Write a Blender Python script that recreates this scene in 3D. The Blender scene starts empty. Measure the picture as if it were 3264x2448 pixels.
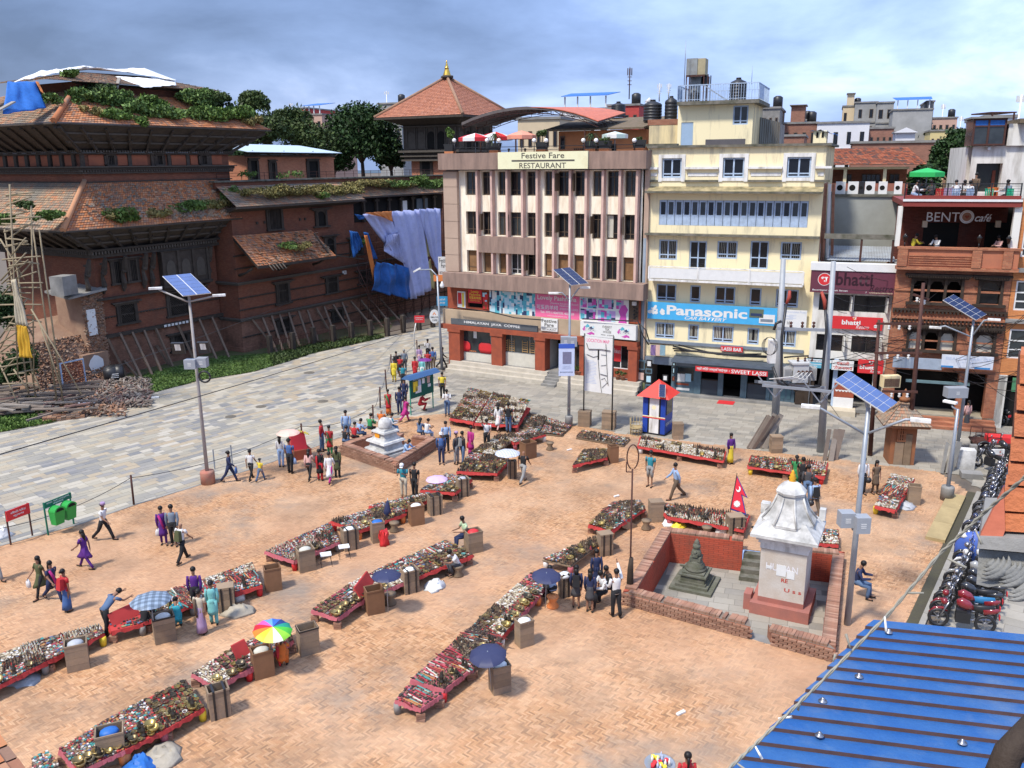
import bpy,math,random
mt_=math;rn=random;rgx=range;en=enumerate;tpx=tuple;fl2=float
import numpy as np
from mathutils import Vector,Matrix
Ve=Vector
rn.seed(7);rng=np.random.default_rng(7)
S=bpy.context.scene;COL=S.collection
# ---------------- camera ----------------
CH=14.5;FPX=2735.0
_p=mt_.radians(14.479);_r=mt_.radians(.5386)
Fv=np.array([0,mt_.cos(_p),-mt_.sin(_p)]);R0=np.array([1.,0,0]);U0=np.cross(R0,Fv)
Rv=R0*mt_.cos(_r)-U0*mt_.sin(_r);Uv=np.cross(Rv,Fv)
cd=bpy.data.cameras.new('camera');cam=bpy.data.objects.new('camera',cd);COL.objects.link(cam);S.camera=cam
cd.sensor_width=36;cd.lens=36*FPX/3264;cd.clip_start=.1;cd.clip_end=4000
cam.matrix_world=Matrix(((Rv[0],Uv[0],-Fv[0],0),(Rv[1],Uv[1],-Fv[1],0),(Rv[2],Uv[2],-Fv[2],CH),(0,0,0,1)))
# ---------------- sky, sun, exposure ----------------
S.view_settings.view_transform='Standard';S.view_settings.look='None';S.view_settings.gamma=1
S.view_settings.exposure=0.9
SUN_EL=mt_.radians(58);SUN_AZ=mt_.radians(-132)
sd=Ve((mt_.sin(SUN_AZ)*mt_.cos(SUN_EL),mt_.cos(SUN_AZ)*mt_.cos(SUN_EL),mt_.sin(SUN_EL)))
def nd(t,ty,inp={},**kw):
 n=t.nodes.new('ShaderNode'+ty)
 for k,v in kw.items():setattr(n,k,v)
 for k,v in inp.items():
  if isinstance(v,bpy.types.NodeSocket):t.links.new(v,n.inputs[k])
  else:n.inputs[k].default_value=v
 return n
def mth(t,op,*a):return nd(t,'Math',dict(en(a)),operation=op).outputs[0]
def ramp_(t,fac,els,ip='LINEAR'):
 n=nd(t,'ValToRGB',{0:fac});e=n.color_ramp;e.interpolation=ip;e=e.elements
 while len(e)<len(els):e.new(.5)
 for q,(p,c)in zip(e,els):q.position=p;q.color=(*c,1)
 return n.outputs[0]
def nzz(t,vec,scale,detail=6,rough=.6,**k):return nd(t,'TexNoise',{'Vector':vec,'Scale':scale,'Detail':detail,'Roughness':rough,**k}).outputs[0]
def mrg(t,v,*a):return nd(t,'MapRange',dict(en((v,)+a))).outputs[0]
def mixc(t,f,a,b,mode='MIX'):return nd(t,'Mix',{0:f,6:a,7:b},data_type='RGBA',blend_type=mode).outputs[2]
W=bpy.data.worlds.new('World');S.world=W;W.use_nodes=True;t=W.node_tree;t.nodes.clear()
sky=nd(t,'TexSky',sky_type='NISHITA',sun_disc=False,sun_elevation=SUN_EL,sun_rotation=SUN_AZ,air_density=1.2,dust_density=2)
sp=nd(t,'SeparateXYZ',{0:nd(t,'TexCoord').outputs['Generated']}).outputs;az=mth(t,'ABSOLUTE',sp[2]);dv=mth(t,'ADD',az,.3)
cv=nd(t,'CombineXYZ',{0:mth(t,'DIVIDE',sp[0],dv),1:mth(t,'DIVIDE',sp[1],dv),2:3.1}).outputs[0]
cl=ramp_(t,nzz(t,cv,1.1,8,.55,Distortion=.25),[(.30,(.11,.17,.33)),(.45,(.19,.28,.51)),(.56,(.31,.42,.70)),(.66,(.50,.60,.87)),(.76,(.72,.78,.95))])
slope=mth(t,'MINIMUM',mth(t,'MAXIMUM',mth(t,'MULTIPLY_ADD',sp[0],.7,mth(t,'MULTIPLY_ADD',az,.8,.88)),.45),1.2)
b2=nd(t,'Background',{0:nd(t,'VectorMath',{0:cl,'Scale':slope},operation='SCALE').outputs[0],1:1.})
ms=nd(t,'MixShader',{0:.86,1:nd(t,'Background',{0:sky.outputs[0],1:.09}).outputs[0],2:b2.outputs[0]});nd(t,'OutputWorld',{0:ms.outputs[0]})
sl=bpy.data.lights.new('sun','SUN');sl.energy=2.7;sl.angle=mt_.radians(7);sl.color=(1,.94,.85)
so=bpy.data.objects.new('sun',sl);COL.objects.link(so);so.rotation_euler=sd.to_track_quat('Z','Y').to_euler();so.location=(-30,0,60)
# ---------------- photo pixel -> place ----------------
O3=np.array([0,0,CH])
def ray(x,y):return Fv+Rv*(x-1632)/FPX+Uv*(1224-y)/FPX
def G(x,y,z=0.0):
 d=ray(x,y);return O3+d*((z-CH)/d[2])
def RD(x,y,dist):
 d=ray(x,y);return O3+d*(dist/np.linalg.norm(d))
def cr(ox,oy,s):return lambda x,y:(ox+x/s,oy+y/s)
class Frame:
 def __init__(s,O,deg):
  s.O=np.array([O[0],O[1],0.]);s.a=mt_.radians(deg);c,q=mt_.cos(s.a),mt_.sin(s.a)
  s.u=np.array([c,q,0]);s.v=np.array([-q,c,0])
 def px(s,p,v=0):
  d=ray(*p);k=((s.O+s.v*v-O3)@s.v)/(d@s.v);X=O3+d*k;return fl2((X-s.O)@s.u),fl2(X[2])
 def U(s,*a):return s.px(*a)[0]
 def Z(s,*a):return s.px(*a)[1]
 def ps(s,p,u=0):
  d=ray(*p);k=((s.O+s.u*u-O3)@s.u)/(d@s.u);X=O3+d*k;return fl2((X-s.O)@s.v),fl2(X[2])
 def rect(s,a,b,v=0):
  (u0,z1),(u1,z0)=s.px(a,v),s.px(b,v);return min(u0,u1),max(u0,u1),min(z0,z1),max(z0,z1)
 def w(s,u,v,z=0):return s.O+s.u*u+s.v*v+np.array([0,0,z])
# ---------------- objects ----------------
def props(o,label=None,cat=None,group=None,kind=None):
 if label:o['label']=label
 if cat:o['category']=cat
 if group:o['group']=group
 if kind:o['kind']=kind
 return o
def em(name,loc=(0,0,0),rz=0,label=None,cat=None,group=None,rot=None):
 o=bpy.data.objects.new(name,None);o.empty_display_size=.2;COL.objects.link(o);o.location=loc
 o.rotation_euler=rot if rot else(0,0,rz)
 return props(o,label,cat,group)
def link(name,me,m=None,parent=None,loc=None,rot=None,sc=None,**k):
 o=bpy.data.objects.new(name,me);COL.objects.link(o)
 if m and not me.materials:me.materials.append(m)
 if parent:o.parent=parent
 if loc is not None:o.location=loc
 if rot is not None:o.rotation_euler=rot if hasattr(rot,'__len__')else(0,0,rot)
 if sc is not None:o.scale=sc
 return props(o,**k)
def cut(l,n):
 w=l.split()[:n]
 while w[-1]in('the','of','in','by','and','to','with','beside','front','from','a','under','on','her','his'):w.pop()
 return ' '.join(w)
class MB:
 def __init__(s):s.V=[];s.F=[];s.M=[];s.mi=0;s.T=None;s.sm=[]
 def add(s,vs,fs,smooth=False):
  b=len(s.V)
  if s.T is not None:vs=[s.T@Ve(v)for v in vs]
  s.V.extend([tpx(v)for v in vs]);s.F.extend([tpx(i+b for i in f)for f in fs]);s.M.extend([s.mi]*len(fs));s.sm.extend([smooth]*len(fs))
  return s
 def box(s,x0,x1,y0,y1,z0,z1):
  return s.add([(x0,y0,z0),(x1,y0,z0),(x1,y1,z0),(x0,y1,z0),(x0,y0,z1),(x1,y0,z1),(x1,y1,z1),(x0,y1,z1)],[(0,3,2,1),(4,5,6,7),(0,1,5,4),(1,2,6,5),(2,3,7,6),(3,0,4,7)])
 def cbox(s,c,d,rz=0,rx=0,ry=0):
  M=Matrix.Translation(c)@Matrix.Rotation(rz,4,'Z')@Matrix.Rotation(ry,4,'Y')@Matrix.Rotation(rx,4,'X')
  a,b,e=d[0]/2,d[1]/2,d[2]/2
  vs=[M@Ve(v)for v in[(-a,-b,-e),(a,-b,-e),(a,b,-e),(-a,b,-e),(-a,-b,e),(a,-b,e),(a,b,e),(-a,b,e)]]
  return s.add(vs,[(0,3,2,1),(4,5,6,7),(0,1,5,4),(1,2,6,5),(2,3,7,6),(3,0,4,7)])
 def hexa(s,b4,t4):
  return s.add(list(b4)+list(t4),[(0,3,2,1),(4,5,6,7),(0,1,5,4),(1,2,6,5),(2,3,7,6),(3,0,4,7)])
 def quad(s,a,b,c,d):return s.add([a,b,c,d],[(0,1,2,3)])
 def beam(s,a,b,w,h=None):
  a=Ve(a);b=Ve(b);d=(b-a);L_=d.length;h=h or w
  if L_<1e-6:return s
  q=d.to_track_quat('Z','Y');vs=[]
  for p in(a,b):
   for x,y in((-w/2,-h/2),(w/2,-h/2),(w/2,h/2),(-w/2,h/2)):vs.append(p+q@Ve((x,y,0)))
  return s.add(vs,[(0,3,2,1),(4,5,6,7),(0,1,5,4),(1,2,6,5),(2,3,7,6),(3,0,4,7)])
 def tube(s,pts,r,n=8,cap=True,smooth=True,el=1.0):
  pts=[Ve(p)for p in pts];rs=r if hasattr(r,'__len__')else[r]*len(pts)
  vs=[];fs=[];up=None
  for i,p in en(pts):
   d=(pts[min(i+1,len(pts)-1)]-pts[max(i-1,0)]);
   if d.length<1e-9:d=Ve((0,0,1))
   d.normalize()
   if up is None:up=Ve((0,1,0))if abs(d.y)<.9 else Ve((1,0,0))
   x=d.cross(up);
   if x.length<1e-5:x=d.orthogonal()
   x.normalize();up=x.cross(d);y=up
   for k in rgx(n):
    a=2*mt_.pi*k/n;vs.append(p+x*mt_.cos(a)*rs[i]+y*mt_.sin(a)*rs[i]*el)
  m=len(pts)
  for i in rgx(m-1):
   for k in rgx(n):
    k2=(k+1)%n;fs.append((i*n+k,i*n+k2,(i+1)*n+k2,(i+1)*n+k))
  s.add(vs,fs,smooth)
  if cap:
   b=len(s.V)-m*n;s.F.append(tpx(b+k for k in rgx(n-1,-1,-1)));s.F.append(tpx(b+(m-1)*n+k for k in rgx(n)));s.M+=[s.mi]*2;s.sm+=[False]*2
  return s
 def cyl(s,a,b,r,r2=None,n=10):return s.tube([a,b],[r,r if r2 is None else r2],n)
 def lathe(s,prof,n=14,c=(0,0,0),smooth=True,ax=1,ay=1,rz=0):
  vs=[];fs=[];m=len(prof)
  for r,z in prof:
   for k in rgx(n):
    a=2*mt_.pi*k/n+rz;vs.append((c[0]+r*ax*mt_.cos(a),c[1]+r*ay*mt_.sin(a),c[2]+z))
  for i in rgx(m-1):
   for k in rgx(n):
    k2=(k+1)%n;fs.append((i*n+k,i*n+k2,(i+1)*n+k2,(i+1)*n+k))
  s.add(vs,fs,smooth);b=len(s.V)-m*n
  if prof[0][0]>1e-4:s.F.append(tpx(b+k for k in rgx(n-1,-1,-1)));s.M.append(s.mi);s.sm.append(False)
  if prof[-1][0]>1e-4:s.F.append(tpx(b+(m-1)*n+k for k in rgx(n)));s.M.append(s.mi);s.sm.append(False)
  return s
 def ball(s,c,r,n=8,m=5,ax=1,ay=1,az=1):
  return s.lathe([(r*mt_.sin(mt_.pi*i/m),-r*az*mt_.cos(mt_.pi*i/m))for i in rgx(m+1)],n,c,True,ax,ay)
 def loft(s,rings,smooth=True,cap=True):
  n=len(rings[0]);fs=[]
  for i in rgx(len(rings)-1):
   for k in rgx(n):
    k2=(k+1)%n;fs.append((i*n+k,i*n+k2,(i+1)*n+k2,(i+1)*n+k))
  if cap:fs.append(tpx(rgx(n-1,-1,-1)));fs.append(tpx((len(rings)-1)*n+k for k in rgx(n)))
  return s.add([v for r in rings for v in r],fs,smooth)
 def prism(s,poly,y0,y1):
  n=len(poly);vs=[(x,y0,z)for x,z in poly]+[(x,y1,z)for x,z in poly]
  return s.add(vs,[tpx(rgx(n)),tpx(rgx(2*n-1,n-1,-1))]+[(k,k+n,(k+1)%n+n,(k+1)%n)for k in rgx(n)])
 def slab(s,poly,z0,z1):
  n=len(poly);vs=[(x,y,z0)for x,y in poly]+[(x,y,z1)for x,y in poly]
  return s.add(vs,[tpx(rgx(n-1,-1,-1)),tpx(rgx(n,2*n))]+[(k,(k+1)%n,(k+1)%n+n,k+n)for k in rgx(n)])
 def mesh(s,name,*mats):
  me=bpy.data.meshes.new(name);me.from_pydata(s.V,[],s.F)
  for m in mats:me.materials.append(m)
  if any(s.M):me.polygons.foreach_set('material_index',s.M)
  if any(s.sm):me.polygons.foreach_set('use_smooth',s.sm)
  return me
 def go(s,name,m,parent=None,loc=None,rot=None,**k):
  ms=m if isinstance(m,(list,tpx))else[m]
  return link(name,s.mesh(name,*ms),None,parent,loc,rot,**k)
def bx(name,m,parent,*a,**k):return MB().box(*a).go(name,m,parent,**k)
# ---------------- materials ----------------
MC={}
def C3(c):return(c[0],c[1],c[2],1)
def newm(name):
 m=bpy.data.materials.new(name);m.use_nodes=True;MC[name]=m;t=m.node_tree;b=t.nodes['Principled BSDF'];return m,t,b,nd(t,'TexCoord').outputs['Object']
def mat(name,col=None,rough=.85,metal=0,var=.25,scale=3,col2=None,isl=0,bump=.15,bscale=30,spec=.3,streak=0,ramp=None,thr=.5,soft=.25,coat=0):
 if not isinstance(name,str):
  metal=rough if rough!=.85 else metal;rough=.85 if col is None else col;col=name;name='m'+str((col,rough,scale,var,ramp))
 if name in MC:return MC[name]
 m,t,b,vec=newm(name);I=b.inputs;I['Roughness'].default_value=rough;I['Metallic'].default_value=metal;I['Specular IOR Level'].default_value=spec;I['Coat Weight'].default_value=coat
 v2=nd(t,'Mapping',{0:vec,'Scale':(1,1,streak)}).outputs[0]if streak else vec;f=mrg(t,nzz(t,v2,scale,6,.62),thr-soft,thr+soft)
 rnd=mth(t,'FRACT',mth(t,'ADD',nd(t,'NewGeometry').outputs['Random Per Island'],nd(t,'ObjectInfo').outputs['Random']))if(isl or ramp)else 0
 base=ramp_(t,rnd,[(i/len(ramp),c)for i,c in en(ramp)],'CONSTANT')if ramp else C3(col)
 o=mixc(t,f,base,C3(col2 or tpx(x*(1-var)for x in(col if not ramp else(1,1,1)))),'MULTIPLY' if ramp and not col2 else 'MIX')
 n2=nzz(t,vec,bscale,4);v=mrg(t,n2,0,1,.86,1.14)
 if isl:v=mth(t,'MULTIPLY',v,mrg(t,rnd,0,1,1-isl,1+isl))
 t.links.new(nd(t,'HueSaturation',{'Color':o,'Value':v}).outputs[0],I[0])
 if bump:t.links.new(nd(t,'Bump',{'Strength':bump,'Distance':.02,'Height':n2}).outputs[0],I['Normal'])
 return m
def pm(name,col=None,rough=.6,**k):
 if not isinstance(name,str):rough=rough if col is None else col;col=name;name='p'+str((col,rough))
 k.setdefault('var',.12);k.setdefault('bump',.05);return mat(name,col,rough,**k)
def btx(name,c1,c2,mortar=None,bw=.24,bh=.07,stain=(.05,.045,.04),samt=.5):
 if not isinstance(name,str):name,c1,c2,mortar='k'+str((name,c1)),name,c1,c2
 if name in MC:return MC[name]
 m,t,b,vec=newm(name);I=b.inputs;I['Roughness'].default_value=.9;I['Specular IOR Level'].default_value=.2;sp=nd(t,'SeparateXYZ',{0:vec}).outputs
 br=nd(t,'TexBrick',{'Vector':nd(t,'CombineXYZ',{0:mth(t,'ADD',sp[0],sp[1]),1:sp[2]}).outputs[0],'Scale':1,'Brick Width':bw,'Row Height':bh,'Mortar Size':.006,'Color1':C3(c1),'Color2':C3(c2),'Mortar':C3(mortar)})
 t.links.new(mixc(t,mrg(t,nzz(t,vec,.9,7,.7),.45,.75,0,samt),br.outputs[0],C3(stain)),I[0])
 t.links.new(nd(t,'Bump',{'Strength':.5,'Distance':.01,'Height':mth(t,'SUBTRACT',1,br.outputs['Fac'])}).outputs[0],I['Normal']);return m
Gl=mat((.012,.014,.018),.08,var=.5,scale=2,bump=0,spec=.6)
Gh=mat((.05,.06,.065),.12,var=.6,scale=1.5,bump=0,spec=.6)
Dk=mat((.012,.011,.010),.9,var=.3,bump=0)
Wo=mat((.055,.038,.027),.8,var=.5,scale=5,bump=.5,bscale=25,isl=.15)
Sl=mat((.34,.37,.41),.45,.35,var=.2,scale=6,bump=.03)
Wh=pm((.72,.72,.70),.6)
Cn=mat((.30,.29,.27),.9,var=.5,scale=1.2,bump=.4)
Ru=mat((.10,.045,.035),.7,.2,var=.4,scale=6)
Bk=mat((.018,.018,.02),.45,var=.2,scale=8,bump=0,spec=.5)
# ---------------- building helpers (in a frame: x = along, y = into, z = up) ----------------
def cloth_sheet(mb,grid,amp,th=.01,seed=0,fr=2.5):
 """grid: function (s,t)->point ; wavy two-sided sheet"""
 r=rn.Random(seed);ph=[r.random()*6 for _ in rgx(6)];n,m=22,16;vs=[];fs=[]
 for j in rgx(m+1):
  for i in rgx(n+1):
   a,b=i/n,j/m;p=Ve(grid(a,b));w=amp*(mt_.sin(a*fr*9+ph[0]+b*2)+.6*mt_.sin(a*fr*17+ph[1]-b*3)+.5*mt_.sin(b*9+ph[2]+a*4))
   vs.append(p+Ve((w*.3,w,w*.35)))
 for j in rgx(m):
  for i in rgx(n):k=j*(n+1)+i;fs.append((k,k+1,k+n+2,k+n+1))
 return mb.add(vs,fs,True)
def wall(mb,u0,u1,z0,z1,ops,v=0,dep=.25):
 us=sorted(set([u0,u1]+[a for o in ops for a in o[:2]if u0<a<u1]));zs=sorted(set([z0,z1]+[a for o in ops for a in o[2:4]if z0<a<z1]))
 for i in rgx(len(us)-1):
  for j in rgx(len(zs)-1):
   cu=(us[i]+us[i+1])/2;cz=(zs[j]+zs[j+1])/2
   if any(o[0]<cu<o[1]and o[2]<cz<o[3]for o in ops):continue
   mb.quad((us[i],v,zs[j]),(us[i+1],v,zs[j]),(us[i+1],v,zs[j+1]),(us[i],v,zs[j+1]))
 for a,b,c,d in[o[:4]for o in ops]:
  mb.quad((a,v,c),(a,v,d),(a,v+dep,d),(a,v+dep,c));mb.quad((b,v,c),(b,v+dep,c),(b,v+dep,d),(b,v,d))
  mb.quad((a,v,d),(b,v,d),(b,v+dep,d),(a,v+dep,d));mb.quad((a,v,c),(a,v+dep,c),(b,v+dep,c),(b,v,c))
 return mb
def frame_mb(mb,u0,u1,z0,z1,v,t=.06,d=.06,mull=(),trans=()):
 mb.box(u0,u0+t,v,v+d,z0,z1).box(u1-t,u1,v,v+d,z0,z1).box(u0+t,u1-t,v,v+d,z1-t,z1).box(u0+t,u1-t,v,v+d,z0,z0+t)
 for f in mull:x=u0+(u1-u0)*f;mb.box(x-t/2,x+t/2,v-.004,v+d-.004,z0+t,z1-t)
 for f in trans:z=z0+(z1-z0)*f;mb.box(u0+t,u1-t,v+.003,v+d-.008,z-t/2.5,z+t/2.5)
 return mb
def wn(par,u0,u1,z0,z1,v,mf,t=.06,d=.06,mull=(.5,),trans=(),glass=None,sill=None,label=None):
 w=frame_mb(MB(),u0,u1,z0,z1,v,t,d,mull,trans).go('window',mf,par)
 if label:w['label']=label
 bx('pane',glass or Gl,w,u0+t,u1-t,v+d*.5,v+d*.5+.02,z0+t,z1-t)
 if sill:bx('sill',sill,w,u0-.08,u1+.08,v-.12,v-.005,z0-.08,z0-.005)
 return w
def curtain(par,u0,u1,z0,z1,v,m):
 mb=MB();n=9;vs=[]
 for i in rgx(n):
  x=u0+(u1-u0)*i/(n-1);y=v+.03*(i%2);vs+=[(x,y,z0),(x,y,z1)]
 mb.add(vs,[(2*i,2*i+2,2*i+3,2*i+1)for i in rgx(n-1)],True);return mb.go('curtain',m,par)
def text(par,s,rect,v,m,bold=0,name='lettering',ext=.01,shear=0,font=None):
 c=bpy.data.curves.new('t','FONT');c.body=s;c.size=1;c.offset=bold;c.extrude=.0;c.shear=shear;c.resolution_u=3;c.align_x='CENTER';c.space_line=.85
 o=bpy.data.objects.new('t',c);COL.objects.link(o);bpy.context.view_layer.update()
 dg=bpy.context.evaluated_depsgraph_get();me=bpy.data.meshes.new_from_object(o.evaluated_get(dg));bpy.data.objects.remove(o)
 n=len(me.vertices)
 if n==0:return None
 co=np.empty(n*3);me.vertices.foreach_get('co',co);co=co.reshape(-1,3);mn=co.min(0);mx_=co.max(0);u0,u1,z0,z1=rect
 q=np.zeros_like(co);q[:,0]=u0+(co[:,0]-mn[0])/max(mx_[0]-mn[0],1e-6)*(u1-u0);q[:,2]=z0+(co[:,1]-mn[1])/max(mx_[1]-mn[1],1e-6)*(z1-z0);q[:,1]=v
 me.vertices.foreach_set('co',q.ravel());me.materials.clear();me.materials.append(m);me.name=name
 return link(name,me,None,par)
def sbr(r,a,b,c,d):
 return r[0]+(r[1]-r[0])*a,r[0]+(r[1]-r[0])*b,r[2]+(r[3]-r[2])*c,r[2]+(r[3]-r[2])*d
def leaves(name,m,center,rad,n,size,parent=None,clumps=40,flat=1.0,seed=1,hole=.0,**k):
 r=np.random.default_rng(seed);c=np.array(center);rad=np.array(rad)
 d=r.normal(size=(clumps,3));d/=np.linalg.norm(d,axis=1)[:,None];d[:,2]=np.where(d[:,2]<-.35,-d[:,2],d[:,2])
 cc=d*(r.random((clumps,1))**.5*.84)
 idx=r.integers(0,clumps,n);cs=(.2+.2*r.random(clumps))[idx]
 dd=r.normal(size=(n,3));dd/=np.linalg.norm(dd,axis=1)[:,None]
 p=(cc[idx]+dd*cs[:,None]*(.75+.35*r.random((n,1))))*rad+c
 a=r.normal(size=(n,3));a/=np.linalg.norm(a,axis=1)[:,None];b=np.cross(a,r.normal(size=(n,3)));b/=np.linalg.norm(b,axis=1)[:,None]
 s=size*(.6+.8*r.random((n,1)));V=np.empty((n,4,3));V[:,0]=p-a*s;V[:,1]=p-b*s*.55;V[:,2]=p+a*s;V[:,3]=p+b*s*.55
 me=bpy.data.meshes.new(name);me.vertices.add(4*n);me.vertices.foreach_set('co',V.reshape(-1));me.loops.add(4*n);me.loops.foreach_set('vertex_index',np.arange(4*n,dtype=np.int32));me.polygons.add(n);me.polygons.foreach_set('loop_start',np.arange(0,4*n,4,dtype=np.int32));me.polygons.foreach_set('loop_total',np.full(n,4,dtype=np.int32));me.update(calc_edges=True);me.shade_flat();me.materials.append(m)
 return link(name,me,None,parent,**k)
def quads_mesh(name,V,m,parent=None,**k):
 n=len(V);me=bpy.data.meshes.new(name);me.vertices.add(4*n);me.vertices.foreach_set('co',np.ascontiguousarray(V,dtype=np.float32).reshape(-1));me.loops.add(4*n);me.loops.foreach_set('vertex_index',np.arange(4*n,dtype=np.int32));me.polygons.add(n);me.polygons.foreach_set('loop_start',np.arange(0,4*n,4,dtype=np.int32));me.polygons.foreach_set('loop_total',np.full(n,4,dtype=np.int32));me.update(calc_edges=True);me.shade_flat();me.materials.append(m)
 return link(name,me,None,parent,**k)
La=mat((.035,.075,.02),.6,var=.55,scale=.7,isl=.45,bump=0,spec=.25)
Lb=mat((.07,.105,.03),.6,var=.5,scale=.9,isl=.45,bump=0,spec=.25)
Lc=mat((.12,.20,.04),.6,var=.5,scale=1.2,isl=.4,bump=0,spec=.25)
M_weed=mat((.13,.21,.05),.6,var=.5,scale=1.2,isl=.45,bump=0,spec=.25)
Dy=mat((.26,.2,.08),.9,var=.5,scale=1,isl=.4,bump=0,col2=(.14,.14,.04))
Bk_=mat((.09,.07,.055),.9,var=.4,scale=4,bump=.4)
# ---------------- ground, paving ----------------
Be=mat((.24,.15,.085),.95,var=.3,scale=2)
Bg=mat((.19,.175,.15),.95,var=.3,scale=2)
BR=[(.47,.245,.12),(.51,.28,.14),(.42,.22,.11),(.54,.31,.165),(.47,.255,.125),(.50,.28,.14),(.37,.20,.10),(.55,.33,.18),(.29,.16,.085)]
def stained(m,cols):
 t=m.node_tree;I=t.nodes['Principled BSDF'].inputs[0];src=I.links[0].from_socket;g=nd(t,'NewGeometry').outputs['Position']
 for c,sc,lo,hi,am,of in cols:src=mixc(t,mrg(t,nzz(t,nd(t,'Mapping',{0:g,'Location':(of,of*.7,0)}).outputs[0],sc,7,.66),lo,hi,0,am),src,C3(c))
 t.links.new(src,I);return m
Br1=stained(mat((.5,.3,.2),.9,var=.0,ramp=BR,bump=.2,bscale=20),[((.60,.40,.255),.22,.42,.62,.6,3),((.25,.16,.10),.33,.46,.68,.72,11),((.22,.195,.165),.16,.53,.66,.78,25),((.70,.50,.34),.5,.62,.8,.4,40),((.15,.10,.07),1.1,.6,.75,.6,8),((.46,.25,.14),.07,.5,.65,.5,71)])
stained(Be,[((.46,.30,.19),.22,.42,.62,.6,3),((.17,.125,.09),.16,.58,.74,.6,25)])
ST=[(.27,.25,.21),(.34,.31,.25),(.22,.215,.205),(.40,.36,.29),(.30,.27,.215),(.19,.19,.19),(.37,.30,.21),(.44,.40,.33),(.25,.24,.23),(.33,.28,.21)]
St1=stained(mat((.3,.3,.3),.8,ramp=ST,var=.1,bump=.2,bscale=12),[((.40,.355,.26),.13,.43,.66,.6,9),((.22,.23,.25),.2,.60,.75,.35,31)])
ST2=[(.28,.255,.21),(.31,.285,.235),(.25,.23,.19),(.34,.31,.255),(.29,.26,.21),(.23,.215,.185)]
St2=stained(mat('grey_stone_slab',(.3,.3,.3),.85,ramp=ST2,var=.1,bump=.2,bscale=12),[((.37,.34,.29),.2,.45,.7,.6,5),((.19,.185,.17),.3,.6,.75,.5,15)])
def xy(p):g=G(*p);return(fl2(g[0]),fl2(g[1]))
def inpoly(P,poly):
 x,y=P[:,0],P[:,1];c=np.zeros(len(P),bool);n=len(poly)
 for i in rgx(n):
  (x1,y1),(x2,y2)=poly[i],poly[(i+1)%n]
  if y1==y2:continue
  c^=((y1>y)!=(y2>y))&(x<(x2-x1)*(y-y1)/(y2-y1)+x1)
 return c
def sheet(name,poly,z,m):return MB().add([(x,y,z)for x,y in poly],[tpx(rgx(len(poly)))]).go(name,m,None,kind='structure')
edge=[xy(p)for p in[(0,1739),(253,1670),(427,1609),(636,1545),(800,1495),(1000,1425),(1190,1350)]]
e0=(edge[0][0]+(edge[0][0]-edge[3][0])*2.2,edge[0][1]+(edge[0][1]-edge[3][1])*2.2)
north=[xy(p)for p in[(1200,1338),(1437,1316),(1835,1356),(2037,1389),(2362,1425),(2660,1460),(2992,1505)]]
k0=xy((3084,1566));k1=xy((2894,1973));kd=np.array([k1[0]-k0[0],k1[1]-k0[1]]);kd/=np.linalg.norm(kd)
k2=(k1[0]+kd[0]*16,k1[1]+kd[1]*16)
plaza=[e0]+edge+north+[k0,k1,k2,(-30,k2[1])]
CY=[xy(p)for p in[(2138,1722),(2330,1757),(2672,1792),(2640,2066),(2010,1925)]]
CYo=[np.array(xy(p))for p in[(2110,1718),(2690,1788),(2660,2110),(1985,1925)]]
def with_hole(name,outer,hole,z,m,kind='structure'):
 import bmesh
 bm=bmesh.new();es=[]
 for lp in([outer]+([hole]if hole else[])):
  vs=[bm.verts.new((x,y,z))for x,y in lp];es+=[bm.edges.new((vs[i],vs[(i+1)%len(vs)]))for i in rgx(len(vs))]
 bmesh.ops.triangle_fill(bm,use_beauty=True,edges=es);bmesh.ops.recalc_face_normals(bm,faces=bm.faces)
 me=bpy.data.meshes.new(name);bm.to_mesh(me);bm.free()
 if me.polygons and me.polygons[0].normal.z<0:me.flip_normals()
 return link(name,me,m,None,kind=kind)
CYb=[(fl2(p[0]),fl2(p[1]))for p in CYo]
with_hole('plaza_bed',plaza,CYb,-.008,Be)
with_hole('ground',[(-900,-80),(900,-80),(900,1500),(-900,1500)],CYb,-.03,mat((.16,.13,.10),.95))
def herring(poly,hole,W_,n,rot):
 a=mt_.radians(rot);c,s=mt_.cos(a),mt_.sin(a);P=np.array(poly);cen=P.mean(0)
 Rm=np.array([[c,s],[-s,c]]);Q=(P-cen)@Rm.T;mn=(Q.min(0)/W_).astype(int)-n;mx=(Q.max(0)/W_).astype(int)+n
 X,Y=np.meshgrid(np.arange(mn[0],mx[0]),np.arange(mn[1],mx[1]),indexing='ij');k=(X-Y)%(2*n)
 out=[]
 for cond,dx,dy in((k==0,n,1),(k==2*n-1,1,n)):
  x=X[cond]*W_;y=Y[cond]*W_;g=.003
  ctr=np.stack([x+dx*W_/2,y+dy*W_/2],1)@Rm+cen
  ok=inpoly(ctr,poly)
  if hole:ok&=~inpoly(ctr,hole)
  r=ctr-np.array([0,0]);f=r[:,1];ok&=(np.abs(r[:,0])<f*.72+4)&(f>17)
  x=x[ok];y=y[ok];h=np.array([[g,g],[dx*W_-g,g],[dx*W_-g,dy*W_-g],[g,dy*W_-g]])
  q=np.stack([x,y],1)[:,None,:]+h[None];out.append(q@Rm+cen)
 return np.concatenate(out)
Hb=herring(plaza,CYb,.052,4,-38)
ctr=Hb.mean(1);dist=np.hypot(ctr[:,0],ctr[:,1]);vis=(np.abs(ctr[:,0]+0)<ctr[:,1]*.5)&(ctr[:,1]>20.6)
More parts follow.
